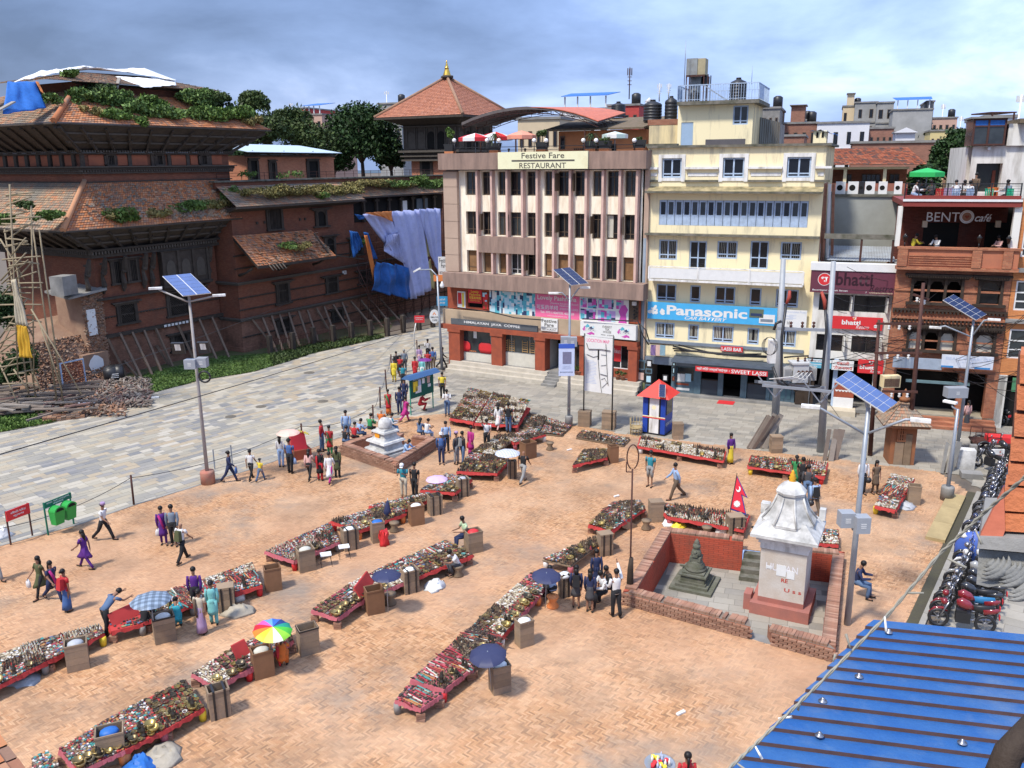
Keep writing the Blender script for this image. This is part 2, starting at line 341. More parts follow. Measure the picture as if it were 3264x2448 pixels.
def prism_bricks(Q,name,m,parent,top=.0,jit=.004,depth=.012):
 n=len(Q);z=top-rng.random(n)*jit;V=np.empty((n,8,3),np.float32);V[:,:4,:2]=Q;V[:,4:,:2]=Q;V[:,:4,2]=(z-depth)[:,None];V[:,4:,2]=z[:,None]
 V[:,4:,2]+=(rng.random((n,4))-.5)*.003
 f=np.array([[4,5,6,7],[0,1,5,4],[1,2,6,5],[2,3,7,6],[3,0,4,7]]);F=(f[None]+8*np.arange(n)[:,None,None]).reshape(-1)
 me=bpy.data.meshes.new(name);me.vertices.add(8*n);me.vertices.foreach_set('co',V.reshape(-1));me.loops.add(20*n);me.loops.foreach_set('vertex_index',F.astype(np.int32));me.polygons.add(5*n)
 me.polygons.foreach_set('loop_start',np.arange(0,20*n,4,dtype=np.int32));me.polygons.foreach_set('loop_total',np.full(5*n,4,dtype=np.int32));me.update(calc_edges=True);me.shade_flat();me.materials.append(m)
 return link(name,me,None,parent)
PZ=bpy.data.objects['plaza_bed'];PZ.name='plaza'
order=np.argsort(np.where(vis,dist,1e9));part=order[:300];rest=np.ones(len(Hb),bool);rest[part]=False
def single(Q,name,m,parent,z,share,size,depth=.012):
 c=Q.mean(0);d=Q[1]-Q[0];return link(name,share,None,parent,loc=(c[0],c[1],z),rot=mt_.atan2(d[1],d[0]))
def brickmesh(name,lx,ly,m,h=.012):
 mb=MB();mb.add([(-lx/2,-ly/2,-h),(lx/2,-ly/2,-h),(lx/2,ly/2,-h),(-lx/2,ly/2,-h),(-lx/2,-ly/2,0),(lx/2,-ly/2,0),(lx/2,ly/2,0),(-lx/2,ly/2,0)],[(4,5,6,7),(0,1,5,4),(1,2,6,5),(2,3,7,6),(3,0,4,7)]);return mb.mesh(name,m)
bmA=brickmesh('paving_brick',.202,.046,Br1)
for i in part:
 q=Hb[i];L1=np.linalg.norm(q[1]-q[0]);q2=q if L1>.1 else np.roll(q,-1,axis=0)
 single(q2,'brick',Br1,PZ,-rn.random()*.004,bmA,None)
near=rest&(dist<33);far=rest&(dist>=33)
o=prism_bricks(Hb[near],'paving_bricks',Br1,PZ);o['kind']='stuff'
V=np.zeros((far.sum(),4,3));V[:,:,:2]=Hb[far];V[:,:,2]=-.0015;o=quads_mesh('far_paving_bricks',V,Br1,PZ,kind='stuff')
def slabs(poly,hole,dirv,w,l0,l1,m,par,nparts=300,name='slab',seed=3,exc=None,var=True):
 r=np.random.default_rng(seed);d=np.array(dirv)/np.linalg.norm(dirv);Rm=np.array([[d[0],d[1]],[-d[1],d[0]]]);P=np.array(poly);cen=P.mean(0);Q=(P-cen)@Rm.T;mn,mx=Q.min(0),Q.max(0)
 quads=[];y=mn[1]
 while y<mx[1]:
  ww=w*(r.uniform(.8,1.25)if var else 1);n=int((mx[0]-mn[0])/((l0+l1)/2))+8;ls=r.uniform(l0,l1,n);xs=mn[0]-1+np.concatenate([[0],np.cumsum(ls)])-r.random()*l1
  g=.007;x0,x1=xs[:-1]+g,xs[1:]-g;z=np.zeros((len(x0),4,2));z[:,0]=np.stack([x0,np.full_like(x0,y+g)],1);z[:,1]=np.stack([x1,np.full_like(x0,y+g)],1);z[:,2]=np.stack([x1,np.full_like(x0,y+ww-g)],1);z[:,3]=np.stack([x0,np.full_like(x0,y+ww-g)],1)
  quads.append(z);y+=ww
 A=np.concatenate(quads)@Rm+cen;c=A.mean(1);ok=inpoly(c,poly)&(np.abs(c[:,0])<c[:,1]*.75+6)
 if hole:ok&=~inpoly(c,hole)
 for e in(exc or[]):ok&=~inpoly(c,e)
 A=A[ok];c=A.mean(1);vis=(np.abs(c[:,0])<c[:,1]*.58)&(c[:,1]>20);o=np.argsort(np.where(vis,np.hypot(c[:,0],c[:,1]),1e9))
 if nparts:nparts=min(nparts,len(A))
 for i in o[:nparts]:
  q=A[i]-A[i].mean(0);mm=MB();k=.012;zz=rn.random()*.004
  mm.add([(x,y_,-k)for x,y_ in q]+[(x,y_,-zz)for x,y_ in q],[(4,5,6,7),(0,1,5,4),(1,2,6,5),(2,3,7,6),(3,0,4,7)]).go(name,m,par,loc=(*A[i].mean(0),0))
 if len(A)>nparts:oo=prism_bricks(A[o[nparts:]],name+'s',m,par);oo['kind']='stuff'
ed=(edge[4][0]-edge[0][0],edge[4][1]-edge[0][1])
shopw=[xy(p)for p in[(3450,1350),(3240,1360),(2920,1335),(2720,1320),(2535,1292),(2075,1252),(2030,1256),(1415,1183)]]
gse=[xy(p)for p in[(1409,1036),(1224,1077),(1015,1122),(873,1166),(800,1187),(640,1212),(452,1260),(304,1307),(155,1350),(0,1378)]]
ge=gse[-1];g2=(ge[0]-25,ge[1]-8)
streetN=[(fl2(G(1415,1100)[0])+1.5,82.0),(-8.5,110.),(-12.5,110.),(gse[0][0],gse[0][1])]
road=[e0]+edge+[xy((1200,1338)),xy((1437,1316)),xy((1409,1183))]+streetN+gse[1:]+[g2]
sheet('street',road,-.008,Bg)
slabs(road,None,ed,.36,.45,1.0,St1,bpy.data.objects['street'],300,'slab',3)
fore=[xy((1437,1316))]+north[2:]+[xy((3300,1530)),]+shopw
sheet('forecourt',fore,-.008,Bg)
slabs(fore,None,(mt_.cos(mt_.radians(-24)),mt_.sin(mt_.radians(-24))),.42,.5,.75,St2,bpy.data.objects['forecourt'],300,'slab',5)
kn=np.array([-kd[1],kd[0]]);kn=kn if kn[0]>0 else-kn
sh=lambda p:(p[0]+kn[0]*.95,p[1]+kn[1]*.95)
park=[sh(north[-1]),sh(k0),sh(k1),sh(k2),(k2[0]+25,k2[1]),xy((3600,1620)),xy((3300,1530))]
sheet('side_pavement',park,-.008,Bg)
slabs(park,None,(kn[0],kn[1]),.5,.8,1.2,St2,bpy.data.objects['side_pavement'],160,'slab',7,exc=[])
Ke=mat('kerb_stone',(.33,.31,.27),.9,var=.35,scale=2)
ke=em('kerb');ke['kind']='structure'
def kerb_run(pts,w,h,par,m,ln=.8):
 for a,b in zip(pts[:-1],pts[1:]):
  a=np.array(a[:2]);b=np.array(b[:2]);L_=np.linalg.norm(b-a);n=max(1,int(L_/ln));d=(b-a)/L_
  for i in rgx(n):
   c=a+d*(i+.5)*L_/n;MB().box(-L_/n/2+.006,L_/n/2-.006,-w/2,w/2,0,h-rn.random()*.01).go('kerb_stone',m,par,loc=(c[0],c[1],-.02),rot=mt_.atan2(d[1],d[0]))
kerb_run([e0]+edge,.16,.04,ke,Ke,.9)
Yk=mat((.42,.32,.16),.9,var=.3,scale=2)
gk=em('gutter');gk['kind']='structure'
a=np.array(k0);b=np.array(k2);n=30
MB().hexa([(*(a),-.5),(*(b),-.5),(*(b+kn*.35),-.5),(*(a+kn*.35),-.5)],[(*(a),.004),(*(b),.004),(*(b+kn*.35),.004),(*(a+kn*.35),.004)]).go('channel',mat((.06,.052,.04),.9,col2=(.075,.07,.04),scale=3,bump=.8,bscale=12),gk)
a2=np.array(xy((3130,1555)));kerb_run([tpx(a-kn*.3+kd*1.0),tpx(a-kn*.3+kd*6.5)],.7,.16,gk,Yk,1.8)
kerb_run([tpx(a+kn*.45),tpx(b+kn*.45)],.18,.12,gk,Ke,.9)
for x,y,w in((37,1327,.3),(735,1328,.3),(832,1296,.32),(1029,1279,.3),(985,1188,.28),(1351,1100,.25),(870,1335,0)):
 if w:
  c=G(x,y);c2=G(x+17,y);r_=abs(c2[0]-c[0]);e_=MB().lathe([(r_,0),(r_,.012),(r_*.93,.016)],20).go('manhole_cover',mat('cast_iron',(.16,.14,.11),.8,var=.3),None,loc=(c[0],c[1],0),label='round iron manhole cover %s'%{37:'near the left edge of the picture',735:'just right of the tall lamp pole, beside another',832:'between the lamp pole and the notice board, lower of two',1029:'left of the chain posts by the notice board',985:'farthest up the street towards the palace corner',1351:'at the mouth of the far street'}[x],cat='manhole cover',group='manhole covers in the street')
  MB().lathe([(r_*.5,0),(r_*.5,.004),(r_*.3,.004)],16).go('rim',MC['cast_iron'],e_,loc=(0,0,.016))
# ---------------- shop row facing the plaza ----------------
c1=cr(0,150,2.4578);c2=cr(700,150,2.4578);c3=cr(1350,350,2.765);c4=cr(2000,150,2.765);c5=cr(2600,250,3.3178)
d1=cr(0,750,2.765);d2=cr(700,750,2.765);d3=cr(1350,850,2.765);d4=cr(2000,850,2.765);d5=cr(2600,700,3.3178)
e1=cr(0,1350,2.765);e2=cr(800,1350,2.765);e3=cr(1500,1350,2.765);e4=cr(2000,1400,2.765);e5=cr(2600,1150,3.3178);e6=cr(2664,1550,3.6867)
f1=cr(0,1848,2.765);f2=cr(800,1848,2.765);f3=cr(1600,1848,2.765);f4=cr(2300,1900,2.2946)
FR=Frame((-4.86,61.21),-29.086);FY=Frame((8.48,54.06),-22.767)
def bldg(name,F,label,cat='building',u=0,v=0,group=None):
 p=F.w(u,v,0);return em(name,p,F.a,label,cat,group)
Bw=mat((.35,.24,.19),.95,col2=(.17,.12,.10),scale=2.4,bump=.5,bscale=40,streak=.2)
Bv=mat((.46,.34,.26),.9,col2=(.37,.27,.21),scale=.8,bump=.25)
Fn_=mat((.66,.45,.38),.85,col2=(.46,.31,.26),scale=1.5)
Cr_=mat((.86,.79,.64),.8,col2=(.60,.47,.33),scale=3,thr=.6,soft=.15,streak=.2)
Bn=mat((.13,.09,.06),.6,var=.3)
Cu=mat((.55,.53,.45),.9,var=.2)
Bd=mat((.27,.15,.07),.8,var=.4,scale=3)
Rp=mat((.36,.085,.04),.85,col2=(.22,.06,.035),scale=2.5,bump=.3)
Mb_=mat((.55,.50,.42),.7,col2=(.38,.34,.27),scale=2)
R=bldg('restaurant_building',FR,'five storey brown and cream restaurant building with pink vertical fins')
def rz(y):return FR.Z(c3(430,y))
zT=rz(535);rows=[(rz(752),rz(545)),(rz(1098),rz(895)),(rz(1428),rz(1237))]
bt=[(360,470),(515,600),(655,735),(748,870),(912,1000),(1065,1145),(1180,1290),(1330,1430),(1490,1580),(1615,1730),(1775,1885)]
bb=[(392,480),(520,605),(660,740),(770,873),(905,1000),(1065,1140),(1178,1283),(1320,1418),(1478,1565),(1605,1710),(1752,1855)]
def ru(xt,xb,v=-.22):return(FR.U(c3(xt,560),v)+FR.U(c3(xb,1440),v))/2
bays=[(ru(a[0],b[0],.0),ru(a[1],b[1],.0))for a,b in zip(bt,bb)]
uL=FR.U(c3(205,900));uR=FR.U(c3(1900,900));zF=rz(1430);zC=rz(1100)
ops=[(a,b,r[0],r[1])for a,b in bays for r in rows]
wm=MB();wall(wm,uL+1.0,uR,zF,zT,ops,0,.35);wm.go('upper_wall',Cr_,R)
RD_=11.
bx('side_wall',Bv,R,uL+.02,uL+.3,.05,RD_,0.05,zT-.02);bx('side_wall',Bv,R,uR+.3,uR+.6,.05,RD_,.05,zT-.02);bx('rear_wall',Bv,R,uL+.3,uR+.3,RD_-.3,RD_,0.05,zT-.02)
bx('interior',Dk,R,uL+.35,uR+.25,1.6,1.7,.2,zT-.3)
bx('roof_slab',Cn,R,uL+.0,uR+.6,.05,RD_,zT,zT+.2)
for z in(rz(1100)-.5,rz(757)-.7):bx('floor_slab',Dk,R,uL+.35,uR+.25,.4,1.55,z,z+.15)
cl=[545,680,832,985,1135,1282,1430]
for a,b in zip(cl[:-1],cl[1:]):
 bx('column_panel',Bv,R,uL-.02,uL+1.08,-.32,.5,rz(b)+.015,rz(a)-.015)
bx('column_core',Bw,R,uL+.02,uL+1.04,-.28,.45,zF,zT)
pu0,pu1=FR.U(c3(125,450),-.7),FR.U(c3(1962,450),-.7);pz1,pz0=FR.Z(c3(1000,372),-.7),FR.Z(c3(1000,524),-.7)
su0,su1=FR.U(c3(657,450),-.75),FR.U(c3(1450,450),-.75)
bx('parapet',Bw,R,pu0,pu1,-.68,-.05,pz0,pz1)
bx('parapet_side',Bw,R,pu0,pu0+.3,-.049,RD_,pz0,pz1);bx('parapet_side',Bw,R,pu1-.3,pu1,-.049,RD_,pz0,pz1)
Ys=mat((.74,.72,.48),.6,col2=(.60,.52,.30),scale=1,thr=.7,soft=.2)
sg=bx('name_board',Ys,R,su0,su1,-.78,-.685,pz0+.02,pz1+.02);Ik=pm((.10,.09,.075))
text(sg,'Festive Fare',FR.rect(c3(862,380),c3(1240,425),-.8),-.785,Ik,.012);text(sg,'RESTAURANT',FR.rect(c3(843,468),c3(1255,514),-.8),-.785,Ik,.012)
a=FR.rect(c3(775,443),c3(1330,452),-.8);bx('rule',Ik,sg,a[0],a[1],-.787,-.781,a[2],a[3]-.0)
fx=[(470,492,483,500),(600,628,607,620),(735,748,740,752),(870,908,873,890),(1000,1030,1000,1018),(1148,1176,1140,1160),(1292,1325,1285,1305),(1435,1462,1420,1442),(1582,1610,1565,1590),(1733,1758,1710,1735),(1885,1905,1857,1880)]
for i,(a,b,c,d)in en(fx):
 u0,u1=ru(a,c),ru(b,d);u1=u0+.15;zb=zF if i not in(1,2,3)else zF
 bx('fin',Fn_,R,u0,u1,-.42,-.003,zb,zT)
b5=rz(1108);b6=rz(1235)
bx('spandrel_band',Bw,R,bays[1][0]-.05,bays[4][1]+.02,-.47,-.006,b6-.08,b5+.02)
for i,(a,b)in en(bays):
 for k,r in en(rows):
  z0,z1=r;bo2=(k==2 and i in(0,1,2,5,6,7,10));rr=rn.Random(i*7+k)
  gl=Bd if bo2 else(Gl if rr.random()<.7 else Gh)
  w=wn(R,a+.02,b-.02,z0+.02,z1-.02,.2,Wh if(k==2 and i==3)else Bn,.05,.06,(.5,)if not bo2 else(),(.78,)if rr.random()<.6 else(.22,),glass=gl)
  if k==1 and i in(9,):curtain(w,a+.06,(a+b)/2,z0+.1,z1-.08,.17,Cu)
  if rr.random()<.35 and not bo2:
   MB().cbox((a+.03,-.12,(z0+z1)/2+.1),(.04,.45,(z1-z0)*.7),rz=rr.uniform(-.3,.3)).go('open_casement',Bn,w)
bz0,bz1=FR.Z(c3(170,1558),-.9),FR.Z(c3(170,1432),-.9);bu0,bu1=FR.U(c3(168,1500),-.9),FR.U(c3(1937,1600),-.9)
bx('belt_ledge',Bw,R,bu0,bu1,-.9,-.01,bz0,bz1);bx('belt_ledge_side',Bw,R,bu0,uL,-.009,RD_,bz0,bz1)
g0,g1=FR.Z(d3(200,560)),FR.Z(d3(240,365))
f0=FR.Z(d3(280,505),-.2)
ug0=FR.U(d3(225,700));ug1=FR.U(d3(1890,800))
wop=[(FR.rect(d3(300,212),d3(373,362)))+(0,),(FR.rect(d3(385,212),d3(572,370)))+(0,)]
m=MB();wall(m,ug0,uR+.3,g1,bz0,[w[:4]for w in wop],0,.3);m.go('first_floor_wall',Rp,R)
bx('fascia',mat((.46,.35,.24),.9,col2=(.33,.25,.17),scale=1),R,ug0-.25,uR+.3,-.3,-.02,f0,g1-.05)
bx('lintel',Rp,R,ug0-.3,ug1+.1,-.55,-.02,f0-.32,f0-.003)
Pk=pm('pink_banner',(.78,.16,.33),.5);Te=pm((.10,.42,.52),.5);Sy=pm((.45,.66,.75),.5);Li=pm((.50,.33,.62),.5);Ny=pm((.03,.05,.12),.5);Mg_=pm((.55,.08,.38),.5);Rb=pm((.62,.035,.04),.5);Ye=pm((.8,.6,.05),.5);Og=pm((.75,.25,.08),.5)
def shopphoto(par,r,v,seed,pal,bw=14):
 """a printed banner photograph of a clothes shop: shelves in perspective, rails and stock"""
 rr=rn.Random(seed);u0,u1,z0,z1=r;mbs=[MB()for _ in pal]
 x=u0
 while x<u1-.02:
  w=min(rr.uniform(.08,.3),u1-x);z=z0
  while z<z1-.02:
   h=min(rr.uniform(.08,.4),z1-z);i=rr.randrange(len(pal));sk=rr.uniform(-.08,.08)*h
   mbs[i].quad((x,v,z),(x+w,v,max(z0,z+sk)),(x+w,v,min(z1,z+h+sk)),(x,v,z+h));z+=h
  x+=w
 for mb,m in zip(mbs,pal):
  if mb.V:mb.go('print',m,par,kind='stuff')
r=FR.rect(d3(582,212),d3(983,430),-.06);r=(r[0],r[1],FR.Z(d3(582,400),-.06),FR.Z(d3(582,210),-.06))
def banner(a,b,ztop,zbot,m,v,name,label=None):
 u0=FR.px(a,v)[0];u1=FR.px(b,v)[0];return bx(name,m,R,u0,u1,v-.0,v+.05,zbot,ztop),(u0,u1,zbot,ztop)
zt=FR.Z(d3(582,208),-.1);zb=FR.Z(d3(582,402),-.1)
o,r1=banner(d3(582,300),d3(984,320),zt,zb,Wh,-.1,'photo_banner');shopphoto(o,r1,-.106,3,[Te,Sy,Sy,Ny,Wh,Te])
o,r2=banner(d3(985,320),d3(1375,340),zt,zb,Pk,-.104,'pink_banner')
text(o,'Lovely Pashmina',sbr(r2,.05,.93,.70,.96),-.108,Wh,.015);text(o,'可爱的羊绒',sbr(r2,.03,.52,.34,.54),-.108,Wh,.01);text(o,'(尼泊尔艺术和手工品商店)',sbr(r2,.56,.97,.35,.46),-.108,Wh);text(o,'(Nepalese Arts & Craft Bazaar)\nHandicraft',sbr(r2,.35,.97,.52,.68),-.108,Wh);text(o,'Tel:- 977-1-4247535, 4224420',sbr(r2,.12,.88,.16,.27),-.108,Wh,.015);text(o,'www.nepalcraftsart.com',sbr(r2,.28,.72,.04,.11),-.108,Wh)
o,r3=banner(d3(1376,350),d3(1808,370),zt,zb,Wh,-.1,'photo_banner')
for a,b,c,d in((.02,.15,.56,.97),(.17,.36,.55,.97),(.38,.70,.58,.97),(.02,.34,.06,.50),(.38,.74,.03,.5),(.75,.9,.6,.97)):shopphoto(o,sbr(r3,a,b,c,d),-.106,int(a*100+c*10),[Te,Li,Ny,Sy,Mg_,Li])
MB().add([(lambda q:(q[0],-.107,q[2]))(sbr(r3,x,x,z,z))for x,z in((.8,.02),(.97,.02),(.95,.4),(.99,.6),(.93,.8),(.86,.75),(.80,.5),(.84,.3))],[tpx(rgx(8))]).go('print',Mg_,o)
o=bx('poster',Wh,R,*[*FR.rect(d3(298,215),d3(372,365))[:2]],-.02,.1,*FR.rect(d3(298,215),d3(372,365))[2:]);q=FR.rect(d3(298,215),d3(372,365));bx('print',Rb,o,q[0]+.05,q[0]+.35,-.03,-.021,q[3]-.9,q[3]-.1);bx('print',Ye,o,q[0]+.4,q[0]+.55,-.03,-.021,q[3]-1.1,q[3]-.1)
q=FR.rect(d3(396,198),d3(518,325));o=bx('poster',Rb,R,q[0],q[1],-.06,-.01,q[2],q[3]);text(o,'Lovely\nPashmina',sbr(q,.1,.9,.55,.95),-.065,Ye,.01);text(o,'可爱的羊绒',sbr(q,.08,.92,.28,.5),-.065,Ye,.02);text(o,'(尼泊尔艺术品)',sbr(q,.15,.85,.12,.22),-.065,Ye)
q=FR.rect(d3(523,225),d3(572,375));shopphoto(bx('poster',Rp,R,q[0],q[1],-.05,-.01,q[2],q[3]),q,-.055,9,[Rb,Rp,Sy])
bx('window_backing',Dk,R,ug0+.1,uR,.28,.3,g1+.1,bz0-.05)
for(a,b)in((1812,1880),):
 q=FR.rect(d3(a,280),d3(b,470));bx('window',Bn,R,q[0],q[1]+.1,-.03,-.005,q[2],q[3]);
q=FR.rect(d3(1848,305),d3(1880,340));bx('meter_box',Wh,R,q[0],q[1],-.2,-.035,q[2],q[3])
for i in rgx(7):
 q=FR.rect(d3(1855+(i%2)*20,350+i*16),d3(1867+(i%2)*20,362+i*16));bx('meter',Bk,R,q[0],q[1],-.15,-.032,q[2],q[3])
gr=pm((.10,.11,.12));u0=FR.U(d3(240,500),-.45);u1=FR.U(d3(1000,540),-.45);z1_=FR.Z(d3(240,455),-.45);z0_=FR.Z(d3(240,505),-.45)
o=bx('coffee_sign',gr,R,u0,u1,-.42,-.305,z0_,z1_);text(o,'HIMALAYAN  JAVA  COFFEE',(u0+(u1-u0)*.16,u0+(u1-u0)*.81,z0_+(z1_-z0_)*.25,z1_-(z1_-z0_)*.2),-.425,Wh,.02)
q=FR.rect(d3(1035,453),d3(1180,572),-.4);q=(q[0],q[1],FR.Z(d3(1035,562),-.4),FR.Z(d3(1035,452),-.4));o=bx('small_name_sign',Wh,R,q[0],q[1],-.40,-.305,q[2],q[3]);text(o,'Festive\nFare',sbr(q,.05,.95,.36,.95),-.405,Ik,.02);text(o,'RESTAURANT',sbr(q,.06,.94,.06,.2),-.405,Ik,.01);q2=sbr(q,.04,.96,.27,.30);bx('rule',Ik,o,q2[0],q2[1],-.406,-.401,q2[2],q2[3])
u0=FR.U(d3(1382,550),-.6);u1=FR.U(d3(1872,570),-.6);z1_=FR.Z(d3(1382,478),-.6);z0_=FR.Z(d3(1382,605),-.6);q=(u0,u1,z0_,z1_)
o=bx('tea_house_sign',Wh,R,u0,u1,-.62,-.305,z0_,z1_);text(o,'EVEREST\nTEA\nHOUSE',sbr(q,.41,.58,.32,.82),-.625,Ik,.01);text(o,'मोक्ष  काठमाडौं',sbr(q,.38,.62,.12,.24),-.625,Ik)
for x in(.03,.66):
 for(dx,dz,w,h,m_)in((0,.3,.1,.4,Mg_),(.05,.55,.12,.3,Te),(.1,.35,.16,.35,Ny),(.08,.08,.2,.25,Mg_),(.2,.55,.06,.2,Sy)):
  a=sbr(q,x+dx*.9,x+dx*.9+w,dz,dz+h);cu,cz=(a[0]+a[1])/2,(a[2]+a[3])/2;ru_,rz_=(a[1]-a[0])/2,(a[3]-a[2])/2
  MB().add([(cu+ru_*(.6+.4*mt_.sin(k*2.7))*mt_.cos(k*.7),-.624-dx*.01,cz+rz_*(.7+.3*mt_.cos(k*3.1))*mt_.sin(k*.7))for k in rgx(9)],[tpx(rgx(9))]).go('splash',m_,o)
 text(o,'Rakura',sbr(q,x+.06,x+.25,.36,.60),-.632,Wh,.02)
gb=.75
for(a,b,c,d)in((220,318,235,312),(595,690,603,686),(982,1068,985,1060),(1375,1418,1383,1412),(1808,1886,1805,1872)):
 u0=FR.U(d3(a,600),-.5);u1=FR.U(d3(b,600),-.5);bx('pillar',Rp,R,u0,u1,-.5,.3,gb-.4,f0-.38);bx('capital',Rp,R,u0-.06,u1+.06,-.56,.32,f0-.52,f0-.325)
def ux(x,y=750,v=0):return FR.U(d3(x,y),v)
zl=f0-.36
for(a,b,dado,mu)in((322,595,1,()),(690,980,2,(.3,.85))):
 u0,u1=ux(a),ux(b);zd=FR.Z(d3(a+5,750))
 w=wn(R,u0,u1,zd,zl,.05,mat((.4,.4,.4),.4,.5),.05,.06,mu,(),glass=Gh);bx('dado',mat((.62,.59,.50),.7,var=.2),R,u0,u1,.02,.2,gb,zd-.004)
 if dado==1:
  for k in(.12,.82):MB().lathe([(.35,0),(.5,.25),(.45,.6),(.3,.75)],10,(u0+(u1-u0)*k,.03,zd+.08),ax=1.2,ay=.05).go('red_sofa',Rb,w)
  bx('notice',Wh,w,(u0+u1)/2-.15,(u0+u1)/2+.12,.035,.045,zd+1.1,zd+1.6);text(w,'ICED-LOMANDA       ICED-CAFFE',(u0+.2,u1-.1,zd+.08,zd+.2),.04,Og)
 else:
  for k in(.1,.3,.7,.92):
   m_=MB()
   for s_ in rgx(5):m_.box(u0+(u1-u0)*k-.2,u0+(u1-u0)*k+.2,.035,.045,zd+.15+s_*.16,zd+.2+s_*.16)
   m_.box(u0+(u1-u0)*k-.22,u0+(u1-u0)*k-.18,.035,.045,zd+.1,zd+.95).box(u0+(u1-u0)*k+.18,u0+(u1-u0)*k+.22,.035,.045,zd+.1,zd+.95).go('slatted_chair',mat((.45,.28,.12),.6),w)
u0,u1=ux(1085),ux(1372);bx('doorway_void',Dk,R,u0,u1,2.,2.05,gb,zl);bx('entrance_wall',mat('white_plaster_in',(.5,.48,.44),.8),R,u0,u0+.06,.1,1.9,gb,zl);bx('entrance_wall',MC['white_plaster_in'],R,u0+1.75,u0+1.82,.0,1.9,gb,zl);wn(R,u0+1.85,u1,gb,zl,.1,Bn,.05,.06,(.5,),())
bx('hanging_shawls',Li,R,u0+.7,u0+1.1,1.0,1.05,gb+1.2,zl-.3);bx('hanging_shawls',Rb,R,u0+1.15,u0+1.4,1.1,1.15,gb+1.,zl-.3)
u0,u1=ux(1420),ux(1806);w=wn(R,u0,u1,gb+.6,zl,.1,Wh,.06,.06,(.3,.62,.82),());bx('dado',Rp,R,u0,u1,.05,.25,gb,gb+.6-.004)
q=FR.rect(d3(1672,690),d3(1735,840));bx('window_poster',Rb,w,q[0],q[1],.07,.085,q[2],q[3]);text(w,'Rakura',(q[0]+.05,q[1]-.03,(q[2]+q[3])/2,(q[2]+q[3])/2+.3),.066,Wh)
sx0,sx1=ux(195,880,-1.2),ux(1872,1080,-1.2);cst0,cst1=ux(1068,950,-1),ux(1188,950,-1)
for(a,b)in((sx0,cst0),(cst1,sx1)):
 for k,(v0,h)in en(((-1.25,.26),(-.95,.5),(-.62,.74))):
  bx('step',Mb_,R,a,b,v0,v0+.34,0.0 if k==0 else.26*k-.02*k,h);
bx('plinth',Cn,R,sx0,sx1,-.28,1.9,0.01,gb)
for k in rgx(5):bx('entrance_step',Cn,R,cst0+.003,cst1-.003,-1.6+k*.3,-.285,-.0+.0 if k==0 else.15*k,.15*(k+1)-.01)
for i,x in en((1335,1360,1700,1745)):
 u=ux(x,920,-.7)
 p=em('potted_plant',FR.w(u,-.45,.74),0,'small clay pot of green plant on the shop steps, %s'%('left one beside the doorway','right one beside the doorway','left one under the red poster','right one under the red poster')[i],'potted plant','potted plants on the shop steps')
 MB().lathe([(.1,0),(.16,.25),(.17,.28)],10).go('pot',mat((.28,.12,.07),.8),p);leaves('foliage',Lb,(0,0,.45),(.25,.25,.25),120,.06,p,8,seed=i)
zt_=zT+.2
def onroof(x,y,v,F=FR,c=c3):u,z=F.px(c(x,y),v);return u,z
Ow=mat((.55,.22,.09),.85,col2=(.38,.15,.07),scale=1)
tr=bldg('rooftop_kitchen',FR,'orange rooftop room with a weathered tile eave behind the restaurant terrace','room')
u0,z0=FR.px(c3(1190,360),4.5);u1,z1=FR.px(c3(1965,170),4.5);bx('wall',Ow,tr,u0,u1,4.5,9,zt_,z1);MB().hexa([(u0-.7,3.7,z1+.0),(u1+.1,3.7,z1),(u1+.1,9.3,z1+.9),(u0-.7,9.3,z1+.9)],[(u0-.7,3.7,z1+.12),(u1+.1,3.7,z1+.12),(u1+.1,9.3,z1+1.02),(u0-.7,9.3,z1+1.02)]).go('eave',mat('weathered_tiles',(.20,.14,.10),.95,col2=(.10,.09,.05),scale=4,bump=.8,bscale=15),tr)
wn(tr,u0+.15,u0+.5,z1-1.2,z1-.3,4.44,Bn,.05,.05,())
bx('doorway',Dk,tr,u0+2.8,u0+4.3,4.47,4.49,zt_,z1-.9)
for i in rgx(12):bx('vent_brick',Dk,tr,u0+1.2+i*.14,u0+1.28+i*.14,4.46,4.49,zt_+1.1,zt_+1.2)
cn=bldg('terrace_canopy',FR,'arched orange and grey sheet canopy on trusses over the restaurant terrace','canopy')
A=FR.px(c3(355,122),2.5);B=FR.px(c3(860,-5),2.5);Cc=FR.px(c3(1550,105),2.5);
pts=[];
for t in np.linspace(0,1,13):
 u=A[0]+(Cc[0]-A[0])*t;z=(1-t)**2*A[1]+2*t*(1-t)*(2*B[1]-(A[1]+Cc[1])/2+.15)+t*t*Cc[1];pts.append((u,z))
SL=lambda p:1.3*max(0,(p[0]-A[0])/(Cc[0]-A[0])-.45);m_=MB()
for(p,q)in zip(pts[:-1],pts[1:]):m_.hexa([(p[0],2.3,p[1]),(q[0],2.3,q[1]),(q[0],7,q[1]+SL(q)),(p[0],7,p[1]+SL(p))],[(p[0],2.3,p[1]+.05),(q[0],2.3,q[1]+.05),(q[0],7,q[1]+.05+SL(q)),(p[0],7,p[1]+.05+SL(p))])
m_.go('sheet',mat((.62,.17,.09),.6,col2=(.35,.12,.08),var=.3),cn);m_=MB()
for(p,q)in zip(pts[:-1],pts[1:]):m_.hexa([(p[0],2.2,p[1]-.12),(q[0],2.2,q[1]-.12),(q[0],7,q[1]-.03+SL(q)),(p[0],7,p[1]-.03+SL(p))],[(p[0],2.2,p[1]+(.07 if p[0]<A[0]+6 else-.07)),(q[0],2.2,q[1]+(.07 if q[0]<A[0]+6 else-.07)),(q[0],7,q[1]-.01+SL(q)),(p[0],7,p[1]-.01+SL(p))])
m_.go('lining',mat((.13,.115,.11),.9),cn)
